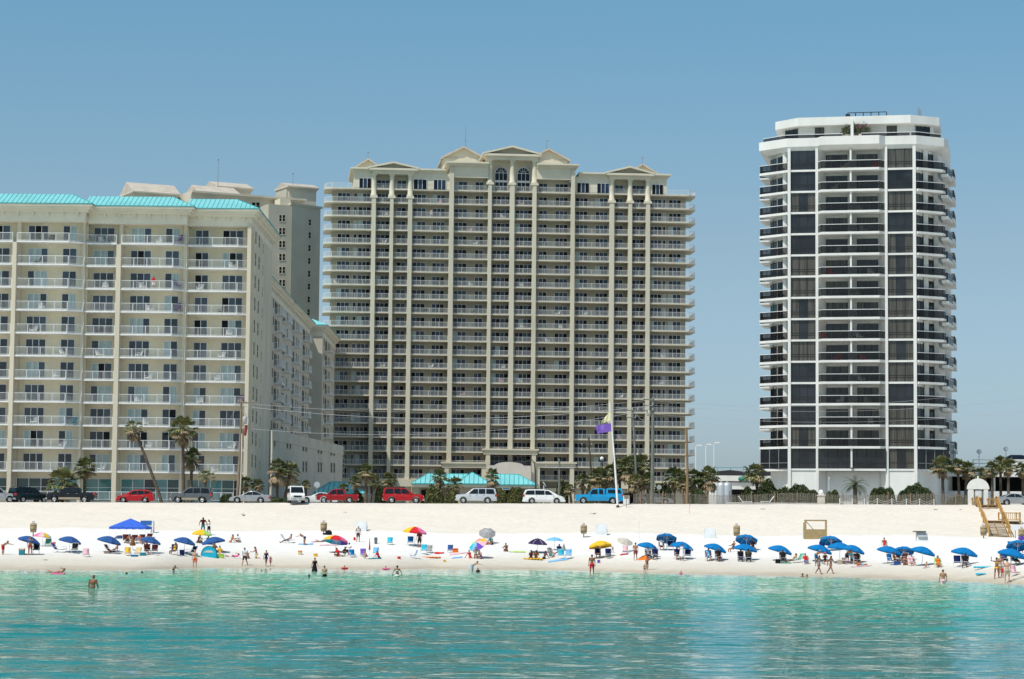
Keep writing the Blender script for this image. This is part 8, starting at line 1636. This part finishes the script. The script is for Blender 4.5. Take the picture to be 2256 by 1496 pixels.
P(2078, 1286, 'slack', 178, "man standing knee deep facing the beach, near the right", SK_M, [(S, pale_pink)], ('hair', HR_B), 'm', 1.7, depth=.62); P(2196, 1275, 'shade', 172, "woman in a yellow bikini raising both hands to her head", SK_T, bk2(yellow_c), ('hair', HR_B), 'f', 1.66); P(2204, 1270, 'slack', 20, "person behind the woman with raised hands", SK_L, [(BR, white_f)], ('hair', HR_B), 'm', 1.7); P(2219, 1284, 'stand', 165, "man in khaki shorts standing at the right water's edge", SK_L, [(S, khaki)], ('hair', HR_D), 'm', 1.82); P(2208, 1274, 'stand', -20, "small child in red between the standing bathers", SK_M, [(SU, red_c)], ('hair', HR_D), 'm', .95)
P(2212, 1243, 'chair', 0, "person in blue sitting behind the standing bathers", SK_M, [(SHT, blue_k), (S, navy)], ('hair', HR_D)); P(2238, 1246, 'chair', 10, "sitter under the right edge umbrella with a turquoise towel", SK_M, [(SHT, aqua), (S, black_c)], ('hair', HR_L), 'f'); P(2250, 1218, 'slack', 10, "person in violet and red standing under the rear edge umbrella", SK_M, [(SHT, violet), (S, red_c)], ('hair', HR_B), 'm', 1.7)
# a few people and furniture on the balconies
def on_balcony(bi, k, fx, dv=.9): u0, u1, v, zt = h_balc[(k, bi)]; return Vector((X554 + u0 + (u1 - u0) * fx, 309.0 + v + dv, zt))
P(0, 0, 'carry', 0, "person in a red top at the third bay railing of the cream hotel, ninth floor", SK_M, [(SHT, red_c), (S, white_f)], ('hair', HR_D), loc=on_balcony(3, 8, .52, .55))
pv = TF.o + TF.d * U(948) + TF.n * .6; pv.z = ZS[2] + .34; P(0, 0, 'stand', 5, "person in pale pink standing on a high balcony of the beige tower", SK_M, [(SHT, pale_pink), (S, white_f)], ('hair', HR_B), 'f', loc=pv)
rnd = random.Random(31); WORDS = {0: 'left edge bay', 1: 'wide second bay', 2: 'narrow middle bay', 3: 'wide fourth bay', 4: 'right end bay'}; FL = lambda k: ORD[k + 1] if k + 1 < len(ORD) else str(k)
for k in range(11):
    for bi in (1, 2, 3, 4):
        n_ = rnd.choice([0, 1, 1, 2]) if bi != 2 else rnd.choice([0, 1])
        for j in range(n_):
            col, cn = rnd.choice([(white_f, 'white'), (white_f, 'white'), (white_f, 'white'), (black_c, 'dark')]) if j == 0 else (cloth('muted_purple_cloth', (.20, .11, .24)), 'purple') if bi in (3, 4) else (teal_c, 'teal')
            fx = rnd.uniform(.2, .75) if j == 0 else .90
            chair(0, 0, 'low' if cn != 'purple' else 'high', col, rnd.uniform(-60, 60), f"{cn} balcony chair on the {FL(k)} floor of the cream hotel, {WORDS[bi]}", 'balcony chairs of the cream hotel', 1.25, frame=col, loc=on_balcony(bi, k, fx, .8))
BN = ['left corner bay', 'second bay from the left', 'third bay from the left', 'fourth bay from the left', 'fifth bay from the left', 'bay left of the middle column', 'bay right of the middle column', 'fifth bay from the right', 'fourth bay from the right', 'third bay from the right', 'second bay from the right', 'right corner bay']
for q in range(46):
    i, bi = rnd.randrange(1, 20), [0, 3, 4, 5, 6, 7, 8, 11, 1, 9][q % 10]
    if (i, bi) in railme: continue
    railme[(i, bi)] = 1; u0, u1 = TU[bi]; fx = rnd.uniform(.2, .8); p = TF.o + TF.d * (u0 + (u1 - u0) * fx) + TF.n * .75; p.z = ZS[i] + .27; col, cn = rnd.choice([(white_f, 'white'), (white_f, 'white'), (pale_pink, 'pink'), (black_c, 'dark'), (sky_b, 'blue')])
    chair(0, 0, 'low', col, rnd.uniform(-60, 60), f"{cn} balcony chair of the beige tower, {ORD[20 - i]} floor, {BN[bi]}", 'balcony chairs of the beige tower', 1.3, frame=col, loc=p)
for q in range(24):
    k, sd = rnd.randrange(1, 15), q % 2
    if ('w', k, sd) in railme: continue
    railme[('w', k, sd)] = 1; p = WF.o + WF.d * ((uB + .8 + rnd.uniform(0, 3.0)) if sd == 0 else (uC - 1.0 - rnd.uniform(0, 3.0))) + WF.n * .1; p.z = z0w + WFH * (k - 1) + .27; col, cn = rnd.choice([(white_f, 'white'), (tan_c, 'tan'), (red_c, 'red'), (white_f, 'white')])
    chair(0, 0, 'low', col, rnd.uniform(-60, 60), f"{cn} chair on the {ORD[k]} centre balcony up the white tower, {'left' if sd == 0 else 'right'} half", 'balcony chairs of the white tower', 1.25, frame=col, loc=p)
# roof garden on the white tower
g = WF.o + WF.d * wu(1868) + WF.n * .8; g.z = zpar1
def roof_plant(px0, px1, py0, label, bloom):
    c = WF.o + WF.d * wu((px0 + px1) / 2, 1.0) + WF.n * 1.0; c.z = zpar1; w = (px1 - px0) / 2 / (FPX / 325); h = wz((px0 + px1) / 2, py0, 1.0) - zpar1; r_ = thing('terrace_shrub', label, 'potted shrub', c); rnd = random.Random(px0); m = MB(0)
    for i in range(420):
        a = rnd.uniform(0, 6.28); rr = rnd.random() ** .5; p = Vector((w * rr * math.cos(a), .7 * rr * math.sin(a), h * (.25 + .75 * rnd.random() * (1 - .5 * rr)))); d = Vector((math.cos(a) * .8, math.sin(a) * .8, rnd.uniform(.1, 1))).normalized(); u = d.orthogonal().normalized() * .05; L = rnd.uniform(.25, .5)
        m.add([p, p + d * L * .5 + u, p + d * L, p + d * L * .5 - u], [(0, 1, 2, 3)], 2 if bloom and rnd.random() < .12 and p.z > h * .5 else int(rnd.random() < .4))
    m.build('foliage', [leaf_m, frond_g, pink_c], r_); k = MB(0); k.lathe([(.001, 0), (.35, 0), (.45, .5), (.40, .52), (.001, .45)], 12); k.build('pot', conc, r_)
    k = MB(0)
    for i in range(5): a = i * 1.3; k.tube((.1 * math.cos(a), .1 * math.sin(a), .4), (w * .4 * math.cos(a), .4 * math.sin(a), h * .7), .03, .015, 5)
    k.build('stem', stem_m, r_)
roof_plant(1857, 1880, 274, "spiky green plant left of the fin on the white tower terrace", False); roof_plant(1880, 1917, 268, "pink flowering shrub right of the fin on the white tower terrace", True)
